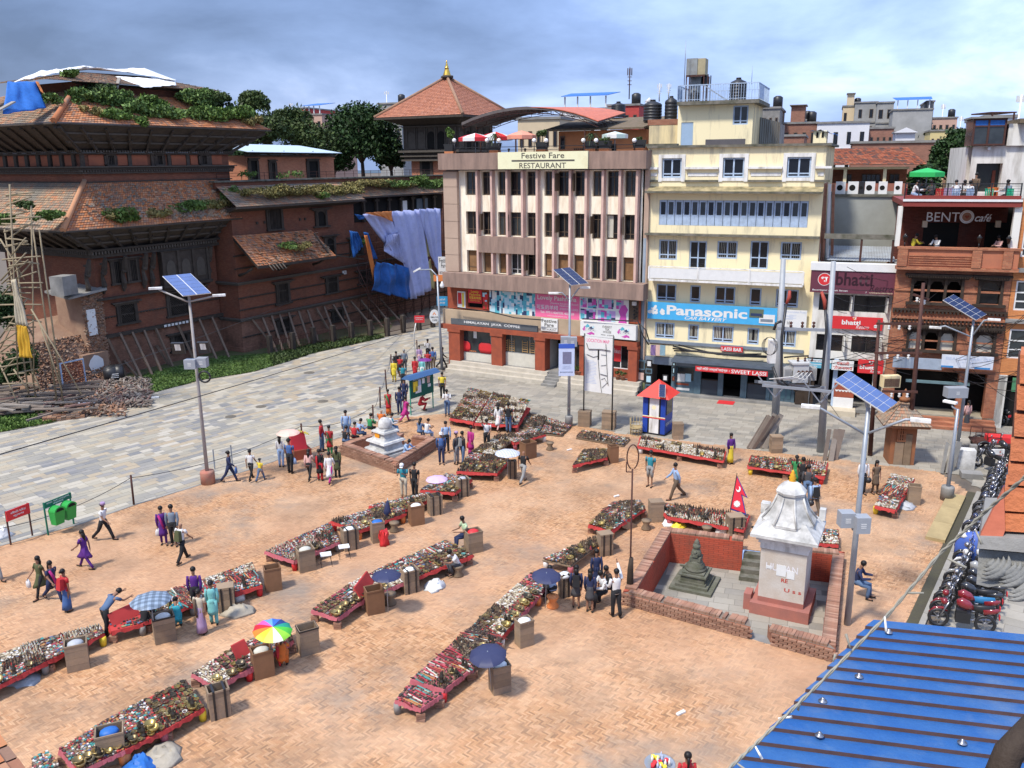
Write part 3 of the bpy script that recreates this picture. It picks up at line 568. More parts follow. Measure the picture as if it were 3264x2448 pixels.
for k,vv in en((2.35,4.2,6.2)):
 t_=MB();dz=0
 for i,(p,q)in en(zip(pts[:-1],pts[1:])):
  a=Ve((p[0],vv,p[1]-.03+dz));b=Ve((q[0],vv,q[1]-.03+dz));a2_=a-Ve((0,0,.3));b2_=b-Ve((0,0,.3));t_.beam(a,b,.04).beam(a2_,b2_,.04).beam(a,b2_,.025).beam(a2_,a,.025)
 t_.go('truss',Ru,cn)
for u in(A[0]+1.4,A[0]+4.2,Cc[0]-1.):bx('post',Ru,cn,u-.04,u+.04,2.4,2.48,zt_,zt_+2.3)
rl=bldg('terrace_railing',FR,'dark metal railing with white globe lamps along the restaurant roof edge','railing')
zr=pz1+.02;lx=[272,560,665,975,1080,1408,1520,1857];zrail=FR.Z(c3(1000,322),-.3)
us=[FR.U(c3(x,330),-.3)for x in lx]
bx('rail',Bk,rl,us[0],us[-1]+.6,-.32,-.28,zrail-.02,zrail+.02);bx('rail',Bk,rl,us[0],us[-1]+.6,-.32,-.28,zr+.12,zr+.15)
Mg=pm((.82,.82,.8),.3)
for x,u in zip(lx,us):
 zg=FR.Z(c3(x,270),-.3);MB().cyl((u,-.3,zr),(u,-.3,zg-.1),.03).go('lamp_post',Bk,rl);MB().ball((u,-.3,zg),.14,12,8).go('globe_lamp',Mg,rl)
Mpl=pm((.03,.032,.035),.5)
def planter(x,top,kind,lab,w=.45,px=None):
 u=FR.U(c3(x,350),-.05);zb=pz1;p=em('planter',FR.w(u,-.05,zb),FR.a,lab,'planter','planters on the restaurant roof edge')
 bx('base',Ow,p,-.35,.35,-.2,.2,0,.14);MB().hexa([(-.3,-.2,.145),(.3,-.2,.145),(.3,.2,.145),(-.3,.2,.145)],[(-.38,-.25,.62),(.38,-.25,.62),(.38,.25,.62),(-.38,.25,.62)]).go('pot',Mpl,p)
 zt2=FR.Z(c3(x,top),-.05)-zb
 if kind=='palm':
  MB().tube([(0,0,.6),(.02,0,zt2*.75)],[.06,.04],6).go('stem',Bk_,p);m_=MB()
  for k in rgx(26):
   a=k*2.4;r_=.55+.1*(k%3);el=.5-.04*k;vs=[]
   for s_ in rgx(6):t=s_/5;vs.append((mt_.cos(a)*r_*t,mt_.sin(a)*r_*t,zt2*.75+t*el*.7-t*t*.45))
   for s_ in rgx(5):
    p0,p1=vs[s_],vs[s_+1];n_=(-mt_.sin(a)*.045*(1-s_/6),mt_.cos(a)*.045*(1-s_/6));m_.quad((p0[0]-n_[0],p0[1]-n_[1],p0[2]),(p1[0]-n_[0]*.7,p1[1]-n_[1]*.7,p1[2]),(p1[0]+n_[0]*.7,p1[1]+n_[1]*.7,p1[2]),(p0[0]+n_[0],p0[1]+n_[1],p0[2]))
  m_.go('fronds',La if x!=630 else Lb,p)
 else:
  MB().tube([(0,0,.6),(.05,.02,zt2*.8)],[.04,.02],6).go('stem',Bk_,p);leaves('foliage',Lc if kind=='tall' else Lb,(0,0,zt2*.72),(.35,.3,max(.25,zt2*.3)),260,.09,p,10,seed=x)
 return p
for a in((235,165,'tall','black planter with tall yellow-green plant at the left end of the roof railing'),(630,160,'palm','black planter with small palm in front of the red and white parasols'),(1045,160,'bush','black planter with spreading green bush right of the salmon parasol'),(1480,160,'palm','black planter with palm before the orange rooftop room'),(1900,235,'bush','black planter with low shrub at the right end of the roof edge'),(1600,250,'bush','dark planter with trailing shrub below the pale parasol')):planter(*a)
# ---------------- pale yellow building ----------------
Yw=mat((.84,.73,.46),.85,col2=(.36,.32,.24),scale=2.2,thr=.66,soft=.13,streak=.16,bump=.15)
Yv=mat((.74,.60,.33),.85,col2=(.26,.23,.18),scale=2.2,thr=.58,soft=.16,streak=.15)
Bf=mat((.42,.53,.68),.7,col2=(.26,.32,.40),scale=3,thr=.6)
Mo=mat((.22,.20,.17),.95,col2=(.05,.055,.03),scale=2.5,bump=.6)
Wt=mat((.72,.71,.68),.8,col2=(.34,.32,.28),scale=3,thr=.62,soft=.15,streak=.2)
Gb=mat((.22,.26,.31),.85,var=.3,scale=1.5)
Y=bldg('yellow_building',FY,'pale yellow six storey building with light blue window frames and a long blue battery banner')
def yr(a,b,c=c4,v=0):return FY.rect(c(*a),c(*b),v)
yW=FY.U(c4(1757,900));yT=FY.Z(c4(300,890));yB=0
topz=FY.Z(c4(190,1285));
win_top=[yr((308,982),(475,1158)),yr((845,975),(1026,1152)),yr((1412,957),(1612,1150))]
rowA=[yr((x0,y0),(x1,y1),d4)for x0,y0,x1,y1 in((258,147,428,303),(555,160,640,317),(775,172,945,335),(1082,187,1175,347),(1312,203,1500,365))]
rowB=[yr((x0,y0),(x1,y1),d4)for x0,y0,x1,y1 in((245,482,412,635),(537,502,625,655),(752,518,930,675),(1060,538,1155,690),(1310,553,1480,715))]
def ov(x,y):return(x*1.4756,y*1.4756)
rowC=[FY.rect(ov(x0,y0),ov(x1,y1))for x0,y0,x1,y1 in((1424,517,1462,562),(1490,520,1525,582),(1550,520,1592,560),(1622,520,1658,582),(1687,522,1730,562))]
def lvl(rs):
 z0=np.median([r[2]for r in rs]);z1=np.median([r[3]for r in rs]);return[(r[0],r[1],fl2(z0),fl2(z1))for r in rs]
win_top,rowA,rowB=lvl(win_top),lvl(rowA),lvl(rowB)
strip=yr((283,1345),(1585,1578));strip=(strip[0],strip[1],FY.Z(c4(283,1568)),FY.Z(c4(283,1347)))
shopz=FY.Z(d4(400,800))
m=MB();wall(m,0,yW,shopz,yT,win_top+rowA+rowB+rowC+[strip],0,.22);m.go('front_wall',Yw,Y)
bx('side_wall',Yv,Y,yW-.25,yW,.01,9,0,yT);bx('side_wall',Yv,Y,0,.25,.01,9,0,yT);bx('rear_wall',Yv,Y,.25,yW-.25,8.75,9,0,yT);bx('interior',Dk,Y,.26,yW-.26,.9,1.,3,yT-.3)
bx('roof_slab',Cn,Y,.25,yW-.25,.3,8.7,yT-1.0,yT-.8)
bx('coping',Mo,Y,-.1,yW+.25,-.22,.3,yT,yT+.14);bx('coping',Mo,Y,yW-.2,yW+.25,.301,9.1,yT,yT+.14)
for r in win_top:
 s=MB();t=.22;s.box(r[0]-t,r[0],-.06,-.003,r[2]-t,r[3]+t).box(r[1],r[1]+t,-.06,-.003,r[2]-t,r[3]+t).box(r[0],r[1],-.06,-.003,r[3],r[3]+t).box(r[0],r[1],-.06,-.003,r[2]-t*.8,r[2]);s.go('window_surround',Wt,Y)
 wn(Y,r[0]+.01,r[1]-.01,r[2]+.01,r[3]-.01,.06,Bf,.09,.07,(.5,),(.2,))
edges=[0]+[x for r in win_top for x in(r[0]-.24,r[1]+.24)]+[yW]
for k in rgx(0,len(edges),2):
 a,b=edges[k],edges[k+1]
 za=FY.Z(c4(180,1068));bx('ledge',Wt,Y,a,b+(.35 if k==6 else 0),-.2,-.004,za-.07,za+.06);zb_=FY.Z(c4(180,1180));bx('ledge',Mo,Y,a,b+(.3 if k==6 else 0),-.18,-.004,zb_-.06,zb_+.06);bx('white_band',Wt,Y,a+.15,b-.05,-.03,-.004,(za+zb_)/2-.1,(za+zb_)/2+.08)
def ledge(ypx,x0,x1,pr,h,c=c4,m_=Mo,nm='ledge'):
 z=FY.Z(c(x0,ypx),-pr);bx(nm,m_,Y,FY.U(c(x0,ypx),-pr),FY.U(c(x1,ypx),-pr),-pr,-.005,z-h/2,z+h/2);return z
zl_=ledge(1278,152,1715,.75,.12);
MB().hexa([(0.1,-.74,zl_+.061),(yW,-.74,zl_+.061),(yW,-.006,zl_+.061),(.1,-.006,zl_+.061)],[(0.1,-.7,zl_+.07),(yW,-.7,zl_+.07),(yW,-.006,zl_+.32),(.1,-.006,zl_+.32)]).go('mossy_haunch',mat((.50,.40,.22),.95,col2=(.06,.06,.03),scale=1.8,bump=.5),Y)
ledge(1648,150,1690,.55,.12)
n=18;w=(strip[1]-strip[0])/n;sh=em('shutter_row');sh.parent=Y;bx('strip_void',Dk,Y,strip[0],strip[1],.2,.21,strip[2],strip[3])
for i in rgx(n):
 a=strip[0]+i*w;h=strip[3]-strip[2];lf=MB();
 lf.box(a+.015,a+w-.015,.02,.06,strip[2]+.01,strip[2]+h*.42);lf.box(a+.015,a+.10,.02,.06,strip[2]+h*.42,strip[3]-.01).box(a+w-.10,a+w-.015,.02,.06,strip[2]+h*.42,strip[3]-.01).box(a+.1,a+w-.1,.02,.06,strip[3]-.12,strip[3]-.01)
 for k in rgx(3):x=a+.06+k*(w-.12)/2;lf.box(x-.008,x+.008,.012,.019,strip[2]+.03,strip[2]+h*.4)
 l_=lf.go('shutter_leaf',Bf,sh);bx('pane',Gh if i%3 else Gl,l_,a+.1,a+w-.1,.035,.045,strip[2]+h*.42,strip[3]-.12)
for r in rowC:
 tall=(r[3]-r[2])>1.4;w=wn(Y,r[0]+.01,r[1]-.01,r[2]+.01,r[3]-.01,.05,Bf,.08,.07,(.5,),(.25,)if not tall else(.4,))
 if not tall:curtain(w,r[0]+.12,r[0]+(r[1]-r[0])*.45,r[2]+.1,r[3]-.1,.08,Cu);curtain(w,r[0]+(r[1]-r[0])*.55,r[1]-.12,r[2]+.1,r[3]-.1,.08,Cu)
for rs in(rowA,rowB):
 for r in rs:
  wide=r[1]-r[0]>.9;w=wn(Y,r[0]+.01,r[1]-.01,r[2]+.01,r[3]-.01,.03,Bf,.08,.08,(.5,)if wide else(),(.2,))
  if rs is rowB:curtain(w,r[0]+.12,r[0]+(r[1]-r[0])*.4,r[2]+.25,r[3]-.1,.055,Cu);curtain(w,r[0]+(r[1]-r[0])*.6,r[1]-.12,r[2]+.25,r[3]-.1,.055,Cu)
bu0=FY.U(d4(190,60),-.9);bu1=FY.U(d4(1552,60),-.9);bz=FY.Z(d4(190,105),-.9);bzt=FY.Z(d4(190,5),-.9)
bx('balcony_slab',Wt,Y,bu0,bu1,-.95,-.006,bz-.12,bz)
for k in rgx(3):
 a=bu0+(bu1-bu0)*k/3;bx('balcony_panel',Wh,Y,a+.05,a+(bu1-bu0)/3-.05,-.93,-.87,bz+.06,bzt)
for k in rgx(4):a=bu0+(bu1-bu0)*k/3;bx('balcony_post',Wt,Y,a-.05,a+.05,-.96,-.84,bz,bzt+.05)
bx('balcony_rail',Wt,Y,bu0,bu1,-.96,-.84,bzt+.051,bzt+.1)
for(x0,y0,x1,y1)in((190,640,1490,735),):
 z1_=FY.Z(d4(245,640));bx('sill_band',Gb,Y,.1,yW-.4,-.08,-.004,z1_-.22,z1_-.03)
for x in(1925,1965):
 u=FY.U(c3(x,700),-.15);m_=Cr_ if x==1925 else Gb;MB().cyl((u,-.12,2.5 if x==1925 else 0.2),(u,-.12,yT-1 if x==1925 else FY.Z(c3(1965,1130))),.07 if x==1925 else.12).go('drain_pipe',m_,Y)
q=(FY.U(d4(178,380),-.25),FY.U(d4(1318,450),-.25),FY.Z(d4(178,456),-.25),FY.Z(d4(178,307),-.25));Pz=pm((.07,.40,.72),.4)
o=bx('battery_banner',Pz,Y,q[0],q[1],-.27,-.2,q[2],q[3]);text(o,'Panasonic',sbr(q,.155,.78,.30,.86),-.275,Wh,.03);text(o,'CAR BATTERY',sbr(q,.30,.63,.08,.27),-.275,Wh,.02,shear=.4)
s_=sbr(q,.015,.13,.2,.9);rr=rn.Random(4)
for k in rgx(26):cx=s_[0]+(s_[1]-s_[0])*rr.random();cz=s_[2]+(s_[3]-s_[2])*(.2+.7*rr.random()*(1-abs(cx-(s_[0]+s_[1])/2)/(s_[1]-s_[0])));w_=.05+.1*rr.random();MB().add([(cx+w_*mt_.cos(t)*(.6+.4*rr.random()),-.276-k*.0003,cz+w_*.8*mt_.sin(t))for t in np.linspace(0,5.2,7)],[tpx(rgx(7))]).go('splash',Wh,o)
for(a,b,c,d,m_)in((.795,.9,.42,.9,pm((.12,.15,.10))),(.87,.985,.12,.62,Wh)):g_=sbr(q,a,b,c,d);bx('battery',m_,o,g_[0],g_[1],-.29,-.276,g_[2],g_[3]);bx('battery_label',Ny if m_ is not Wh else Gb,o,g_[0]+.08,g_[1]-.1,-.297,-.291,g_[2]+.1,(g_[2]+g_[3])/2)
q=(FY.U(d4(1320,450),-.25),FY.U(d4(1580,460),-.25),q[2],q[3]-.05);o=bx('white_banner',Wh,Y,q[0]+.01,q[1],-.265,-.2,q[2],q[3]);Pe=pm('pale_print',(.45,.52,.68));text(o,'Ground Company Fitted',sbr(q,.03,.97,.80,.95),-.27,Pe);text(o,'HH',sbr(q,.35,.5,.12,.35),-.27,Ik);
for k in rgx(6):g_=sbr(q,.2+.1*(k%3),.55+.1*(k%2),.45+.05*k,.47+.05*k);bx('print',Pe,o,g_[0],g_[1],-.269,-.266,g_[2],g_[3])
q=FY.rect(d4(823,703),d4(1014,757),-.2);q=(q[0],q[1],FY.Z(d4(823,743),-.2),FY.Z(d4(823,700),-.2));o=bx('lassi_sign',Rb,Y,q[0],q[1],-.2,-.1,q[2],q[3]);text(o,'LASSI BAR',sbr(q,.04,.96,.15,.85),-.205,Wh,.03)
au0=FY.U(d4(388,830),-1.0);au1=FY.U(d4(1480,900),-1.);za=FY.Z(d4(400,790),-.2);zb_=FY.Z(d4(400,838),-1.1)
Mgw=pm((.10,.16,.20),.6,var=.3,scale=4)
MB().hexa([(au0,-1.15,zb_-.02),(au1,-1.15,zb_-.02),(au1,-.01,za-.06),(au0,-.01,za-.06)],[(au0,-1.1,zb_+.12),(au1,-1.1,zb_+.12),(au1,-.01,za+.06),(au0,-.01,za+.06)]).go('awning',mat((.07,.09,.12),.7,var=.4,scale=2,bump=.4,bscale=8),Y)
bx('shop_lintel',Gb,Y,.1,yW,-.1,-.005,shopz-.5,shopz-.02)
zg=.15;bx('shop_step',Cn,Y,.1,yW,-.5,.2,0.0,zg)
def shx(x,y=1000,v=0):return FY.U(d4(x,y),v)
bx('shop_back',Dk,Y,.3,yW-.3,2.4,2.5,zg,shopz)
def pil(x0,x1,m_=Mgw,nm='shop_pilaster'):bx(nm,m_,Y,shx(x0),shx(x1),-.08,.14,zg,shopz-.5)
for a,b in((388,428),(590,648),(800,845),(1000,1055),(1228,1262),(1455,1482)):pil(a,b)
zc=zg+.95
a,b=shx(430),shx(588);bx('stall_riser',Mgw,Y,a,b,-.02,.1,zg,zg+.75);w=wn(Y,a,b,zg+.75,shopz-.55,.02,Mgw,.05,.05,(),(.0,));
for i,(x0,x1,y0,y1,m_)in en(((440,505,940,1015,Wh),(512,560,940,1015,Sy),(430,545,1062,1102,Wh),(430,540,1020,1048,Rp))):q=FY.rect(d4(x0,y0),d4(x1,y1));bx('menu_board',m_,w,q[0],q[1],-.03,-.012,max(q[2],.3),q[3])
for(x0,x1)in((650,798),(1060,1228)):bx('counter_front',pm((.05,.06,.075)),Y,shx(x0),shx(x1),0.0,.1,zg,zc);bx('counter_top',Wo,Y,shx(x0),shx(x1),-.05,.2,zc,zc+.06)
bx('steel_pots',Sl,Y,shx(1120),shx(1150),.0,.15,zc+.06,zc+.25);bx('steel_pots',Wh,Y,shx(1190),shx(1225),.0,.15,zc+.06,zc+.2)
for k in rgx(3):x0=1265+k*64;bx('shop_door',Mgw,Y,shx(x0),shx(x0+60),-.02,.04,zg,shopz-.5);
for k in rgx(2):x0=1362+k*52;bx('door_panel',pm((.09,.17,.20)),Y,shx(x0),shx(x0+34),-.04,-.021,zg+.2,zg+.9);
q=(FY.U(d4(603,890),-1.0),FY.U(d4(1240,930),-1.),FY.Z(d4(603,905),-1.),FY.Z(d4(603,862),-1.));o=bx('lassi_banner',Rb,Y,q[0],q[1],-1.19,-1.16,q[2]-.05,q[3]-.05);q=(q[0],q[1],q[2]-.05,q[3]-.05)
text(o,'यहाँ मिठो लस्सि पाईन्छ ।',sbr(q,.02,.48,.12,.9),-1.195,Wh,.01);text(o,'SWEET LASSI',sbr(q,.505,.98,.12,.88),-1.195,Wh,.015)
bx('doormat',Rb,Y,shx(800,1180,-.8),shx(945,1180,-.8),-1.35,-.55,.005,.02)
al=bldg('picture_frame_display',FY,'framed pictures stacked on both sides of a dark shop mouth left of the lassi bar','picture display')
rr=rn.Random(8)
for(x0,y0,x1,y1,mi)in((84,820,152,910,2),(84,920,152,1010,1),(84,1018,150,1108,5),(168,820,216,888,0),(160,895,216,945,2),(160,950,214,1030,3),(158,1035,212,1095,2),(397,840,424,880,3),(395,885,420,945,3),(392,965,418,1010,4),(310,950,356,1012,0)):
 q=FY.rect(d4(x0,y0),d4(x1,y1),-.3);q=(q[0],q[1],max(q[2],.06),q[3]);f=bx('picture_frame',[Bk,Bk,Mgw,Bk,Ru,mat('olive_frame',(.2,.2,.1))][mi],al,q[0],q[1],-.32,-.24,q[2],q[3]);bx('picture',[Wh,Fn_,mat((.03,.03,.03)),Sy,Rp,mat((.5,.45,.3),ramp=[(.5,.45,.3),(.2,.25,.1)])][mi],f,q[0]+.07,q[1]-.07,-.33,-.321,q[2]+.08,q[3]-.08)
for i,(x0,x1,m_)in en(((205,245,Li),(250,285,Fn_),(288,330,Sy),(335,385,mat('olive_frame'))if 0 else(205,245,Li),(288,330,Sy),(340,388,Yv))[:5]):
 q=FY.rect(d4(x0,690),d4(x1,785),-.5);bx('hanging_bag',m_,al,q[0],q[1],-.5,-.42,q[2],q[3])
bx('pole',Wo,al,FY.U(d4(200,680),-.5),FY.U(d4(410,690),-.5),-.49,-.45,FY.Z(d4(200,680),-.5),FY.Z(d4(200,680),-.5)+.05)
PV=3.2
pr=bldg('rooftop_room',FY,'pale yellow rooftop room with blue door and light blue railing above the yellow building','rooftop room')
q=(FY.U(c4(442,700),PV),FY.U(c4(1102,700),PV),yT-.8,FY.Z(c4(442,515),PV));rw=FY.rect(c4(935,517),c4(1060,682),PV);rd=FY.rect(c4(475,665),c4(573,870),PV)
m=MB();wall(m,q[0],q[1],q[2],q[3],[rw,(rd[0],rd[1],q[2]+.02,rd[3])],PV,.15);m.go('wall',Yw,pr);bx('body',Yv,pr,q[0]+.01,q[1],PV+.2,PV+4.5,q[2],q[3]-.01)
bx('side_return',Yv,pr,q[1]-.2,q[1]+.005,PV+.01,PV+.3,q[2],q[3]);wn(pr,*rw,PV+.03,Bf,.08,.06,(.5,),(.2,),glass=Gh);bx('door',mat((.34,.46,.60),.6,var=.2,scale=2),pr,rd[0],rd[1],PV+.03,PV+.09,q[2]+.02,rd[3])
sl0,sl1=FY.U(c4(438,500),PV-.5),FY.U(c4(1130,500),PV-.5);zs=FY.Z(c4(438,515),PV-.5)
bx('roof_slab',Mo,pr,sl0,sl1+.2,PV-.55,PV+5.,zs,zs+.22)
zr_=FY.Z(c4(442,345),PV-.5);rb=MB();u=sl0
while u<sl1+.1:rb.box(u-.012,u+.012,PV-.5,PV-.476,zs+.221,zr_);u+=.155
rb.box(sl0,sl1+.15,PV-.51,PV-.47,zr_,zr_+.05).box(sl0,sl1+.15,PV-.505,PV-.475,zs+.3,zs+.33).go('railing_bars',Bf,pr)
rb=MB();
for k in rgx(32):v=PV-.4+k*.165;rb.box(sl1+.12,sl1+.14,v,v+.02,zs+.221,zr_);rb.box(sl0,sl0+.02,v,v+.02,zs+.221,zr_)
rb.box(sl1+.11,sl1+.15,PV-.46,PV+4.9,zr_,zr_+.05).box(sl0-.01,sl0+.03,PV-.46,PV+4.9,zr_,zr_+.05);u=sl0
while u<sl1+.1:rb.box(u-.012,u+.012,PV+4.85,PV+4.87,zs+.221,zr_);u+=.2
rb.box(sl0,sl1+.1,PV+4.84,PV+4.88,zr_,zr_+.04).go('railing_bars',Bf,pr);bx('railing_panel',Bf,pr,sl1+.155,sl1+.18,PV-.45,PV+1.8,zs+.3,zr_-.05);bx('railing_panel',Bf,pr,sl0-.03,sl0-.012,PV-.45,PV+1.0,zs+.3,zr_-.05)
def tank(x0,x1,y0,y1,v,F,c,lab,par=None,grp='black rooftop water tanks'):
 q=F.rect(c(x0,y0),c(x1,y1),v);r_=(q[1]-q[0])/2;h=q[3]-q[2];p=em('water_tank',F.w((q[0]+q[1])/2,v,q[2]),0,lab,'water tank',grp)
 pr_=[(r_*.96,0)];k=6
 for i in rgx(k):pr_+=[(r_,h*.85*(i+.15)/k),(r_,h*.85*(i+.8)/k),(r_*.94,h*.85*(i+.9)/k)]
 pr_+=[(r_*.9,h*.87),(r_*.35,h*.97),(r_*.3,h)];MB().lathe(pr_,16).go('drum',Bk,p);MB().lathe([(r_*.3,0),(r_*.3,.08),(0,.1)],10,(0,0,h)).go('lid',Bk,p);return p
tank(905,1047,285,478,PV+1.5,FY,c4,'big black water tank on the railed roof slab of the yellow rooftop room')
tank(650,722,250,335,PV+2.5,FY,c4,'small black water tank behind the sheet metal tower on the yellow rooftop')
tank(545,640,395,480,PV+1,FY,c4,'low black tank behind the railing under the sheet metal tower')
tank(145,300,478,655,6,FY,c4,'left of two ribbed black tanks beside a white chimney, left of the yellow rooftop room')
tank(332,437,445,655,6,FY,c4,'ribbed black tank touching the left side of the yellow rooftop room')
tank(1660,1775,-60,60,9,FR,c3,'black tank on a stand above the orange rooftop room')
tw=bldg('sheet_metal_tank',FY,'dented sheet metal tank raised on a rusty frame above the yellow rooftop','water tank')
q=FY.rect(c4(522,102),c4(682,240),PV+1.5);Zi=mat((.33,.36,.36),.6,.3,col2=(.20,.19,.17),scale=2);bx('tank_body',Zi,tw,q[0],q[1]-.5,PV+1.5,PV+2.6,q[2],q[3]);bx('tank_side',mat((.42,.36,.22),.7,var=.3),tw,q[1]-.499,q[1],PV+1.55,PV+2.5,q[2],q[3]-.02)
for a in(q[0]+.03,q[0]+1.4,q[1]-.05):
 for v in(PV+1.52,PV+2.5):MB().beam((a,v,zs+.2),(a,v,q[2]),.06).go('leg',Ru,tw)
bx('brace',Ru,tw,q[0],q[1],PV+1.47,PV+1.53,q[2]-.12,q[2]-.02)
q=FY.rect(c4(548,248),c4(640,400),PV+2);MB().lathe([((q[1]-q[0])/2,0),((q[1]-q[0])/2,q[3]-zs-.3)],14,((q[0]+q[1])/2,PV+2.2,zs+.25)).go('steel_cylinder',Zi,tw)
m_=MB();a=FY.px(c4(650,325),PV);b=FY.px(c4(870,475),PV)
for dv in(.5,.9):m_.beam((a[0],PV+dv,a[1]),(b[0],PV+dv,max(b[1],zs+.25)),.05)
for k in rgx(14):t=k/13;m_.beam((a[0]+(b[0]-a[0])*t,PV+.5,a[1]+(b[1]-a[1])*t),(a[0]+(b[0]-a[0])*t,PV+.9,a[1]+(b[1]-a[1])*t),.03)
o=m_.go('ladder',Sl,None,loc=FY.w(0,0,0),rot=FY.a,label='grey ladder leaning down behind the rooftop railing',cat='ladder')
def mast(x,ytop,ybot,v,F,c,lab,r=.02,m_=Sl,extra=0):
 u,z0=F.px(c(x,ybot),v);z1=F.Z(c(x,ytop),v);mb=MB().tube([(0,0,0),(0,0,(z1-z0)*.6),(0,0,z1-z0)],[r,r,r*.5],5)
 if extra:
  for k in rgx(4):mb.cbox((.14*mt_.cos(k*1.57),.14*mt_.sin(k*1.57),(z1-z0)*.85),(.06,.06,(z1-z0)*.22))
  for k in rgx(3):mb.cbox((0,0,(z1-z0)*(.45+.12*k)),(.3,.04,.04))
 return mb.go('antenna_mast',m_,None,loc=F.w(u,v,z0),label=lab,cat='antenna')
mast(500,-60,345,PV+1,FY,c4,'tall thin mast on the yellow rooftop, tallest against the sky',.025)
mast(1093,165,330,PV+.5,FY,c4,'thin whip mast with a knotted cloth at the railing corner',.015)
mast(15,175,460,9,FY,c4,'red and white mast left of the water tanks',.04,Ru,1)
mast(280,320,480,14,FY,c4,'left of two pale mobile antenna masts behind the black tanks',.05,Wh,1);mast(362,320,465,14,FY,c4,'right of two pale mobile antenna masts behind the black tanks',.05,Wh,1)
lw=bldg('neighbour_roof_wall',FY,'pale roof wall topped by crumbling brick left of the yellow rooftop room','wall')
q=FY.rect(c4(192,690),c4(436,870),3.6);bx('rendered_wall',Yv,lw,q[0],q[1],3.6,3.9,yT-.8,q[3]);
Ob=btx((.30,.12,.07),(.38,.17,.10),(.2,.16,.13))
bx('brick_parapet',Ob,lw,q[0]-.1,q[1],3.58,3.95,q[3],q[3]+.35);bx('moss',Mo,lw,q[0],q[1]+.2,2.6,3.59,yT+.141,yT+.3);bx('chimney',Wh,lw,q[0]-.9,q[0]-.45,6,6.4,q[3]-1,q[3]+1.6);MB().lathe([(.35,0),(0,.3)],4,(q[0]-.68,6.2,q[3]+1.6)).go('cap',Wh,lw)
bx('grey_sheet',mat('grey_sheet',(.12,.11,.115),.8),pr,FY.U(c4(690,830),PV-.6),FY.U(c4(1040,830),PV-.6),PV-.7,PV-.62,yT-.5,FY.Z(c4(690,815),PV-.6))
cg=bldg('corrugated_shed',FY,'rust streaked corrugated sheet shed behind the right side of the yellow rooftop room','shed')
q=FY.rect(c4(1105,600),c4(1335,845),6.5);m_=MB();n=26;vs=[]
for i in rgx(n+1):u=q[0]+(q[1]-q[0])*i/n;y_=6.5+(.05 if i%2 else 0);vs+=[(u,y_,yT-1),(u,y_,q[3]-.5*i/n)]
m_.add(vs,[(2*i,2*i+2,2*i+3,2*i+1)for i in rgx(n)]).go('corrugated_wall',mat((.28,.30,.30),.8,col2=(.10,.08,.06),scale=1.4,streak=.2,thr=.5),cg);bx('body',Cn,cg,q[0]+.05,q[1]-.05,6.6,10,yT-1,q[3]-.55)
ph=bldg('pigeon_house',FY,'small yellow roof turret under blue tarpaulin at the right end of the yellow building','turret')
q=FY.rect(c4(1640,752),c4(1752,840),2.5);b_=bx('wall',Yw,ph,q[0],q[1],2.5,3.6,yT-.1,q[3]+.1);
for a_ in(.22,.62):bx('opening',Dk,ph,q[0]+(q[1]-q[0])*a_,q[0]+(q[1]-q[0])*(a_+.16),2.48,2.499,q[3]-.3,q[3])
Ta=mat('blue_tarpaulin',(.03,.16,.52),.5,var=.35,scale=4,bump=.3,bscale=10)
cloth_sheet(MB(),lambda a,b:(q[0]-.2+(q[1]-q[0]+.8)*a,2.3+b*1.5,q[3]+.2-.2*a-.3*abs(a-.4)),.06,seed=2).go('tarpaulin',Ta,ph)
# ---------------- maroon sign building ----------------
FB=Frame(G(2600,1304),-20.5)
Wv=mat((.70,.68,.62),.85,col2=(.33,.30,.25),scale=2.4,thr=.6,soft=.15,streak=.17)
B=bldg('bistro_building',FB,'narrow white shop building with maroon and red restaurant signs and an open ruined roof terrace')
def br(a,b,c=d5,v=0):return FB.rect(c(*a),c(*b),v)
b0=FB.U(d5(15,1200))-.3;b1=FB.U(d5(765,1200))+.15;bT=FB.Z(d5(850,500),-.1)
W1=[br((42,788),(385,972)),br((415,798),(762,992))];W2=[br((12,1212),(305,1400)),br((385,1222),(692,1420))]
def lv(rs):z0=np.mean([r[2]for r in rs]);z1=np.mean([r[3]for r in rs]);return[(r[0],r[1],fl2(z0),fl2(z1))for r in rs]
W1,W2=lv(W1),lv(W2);gz=br((0,1460),(10,1470))[3]
b0=min(b0,W2[0][0]-.35);m=MB();wall(m,b0,b1,gz,bT,W1+W2,0,.25);m.go('front_wall',Wv,B);bx('body',Wv,B,b0+.01,b1-.01,3.0,9,0,bT-1.2);bx('side_wall',Wv,B,b0,b0+.2,.02,3,0,bT);bx('side_wall',Wv,B,b1-.2,b1,.02,3,0,bT);bx('floor_slab',Dk,B,b0+.2,b1-.2,.3,2.9,gz,gz+.1);bx('roof_deck',Cn,B,b0+.2,b1-.2,.1,9,bT-1.1,bT-1.0);bx('interior',Dk,B,b0+.21,b1-.21,2.7,2.8,.2,bT-1.2)
for r in W1+W2:
 w=wn(B,r[0]+.01,r[1]-.01,r[2]+.01,r[3]-.01,.08,mat((.03,.028,.025),.5),.05,.05,(.48,.95),());MB().cbox((r[0]+(r[1]-r[0])*.94,-.1,(r[2]+r[3])/2),(.05,.5,(r[3]-r[2])*.9),rz=.2).go('open_casement',Wv,w)
Mr=pm((.13,.035,.055),.7)
q=(b0-.1,br((850,560),(851,800))[0],FB.Z(d5(850,800),-.5),FB.Z(d5(850,560),-.5));q=(FB.U(d4(1612,150),-.5),FB.U(d5(850,700),-.5),q[2],q[3]);o=bx('maroon_sign',Mr,B,q[0],q[1],-.55,-.06,q[2],q[3]);bx('white_coping',Wh,B,q[0]-.05,q[1]+.05,-.6,.1,q[3]+.005,q[3]+.42)
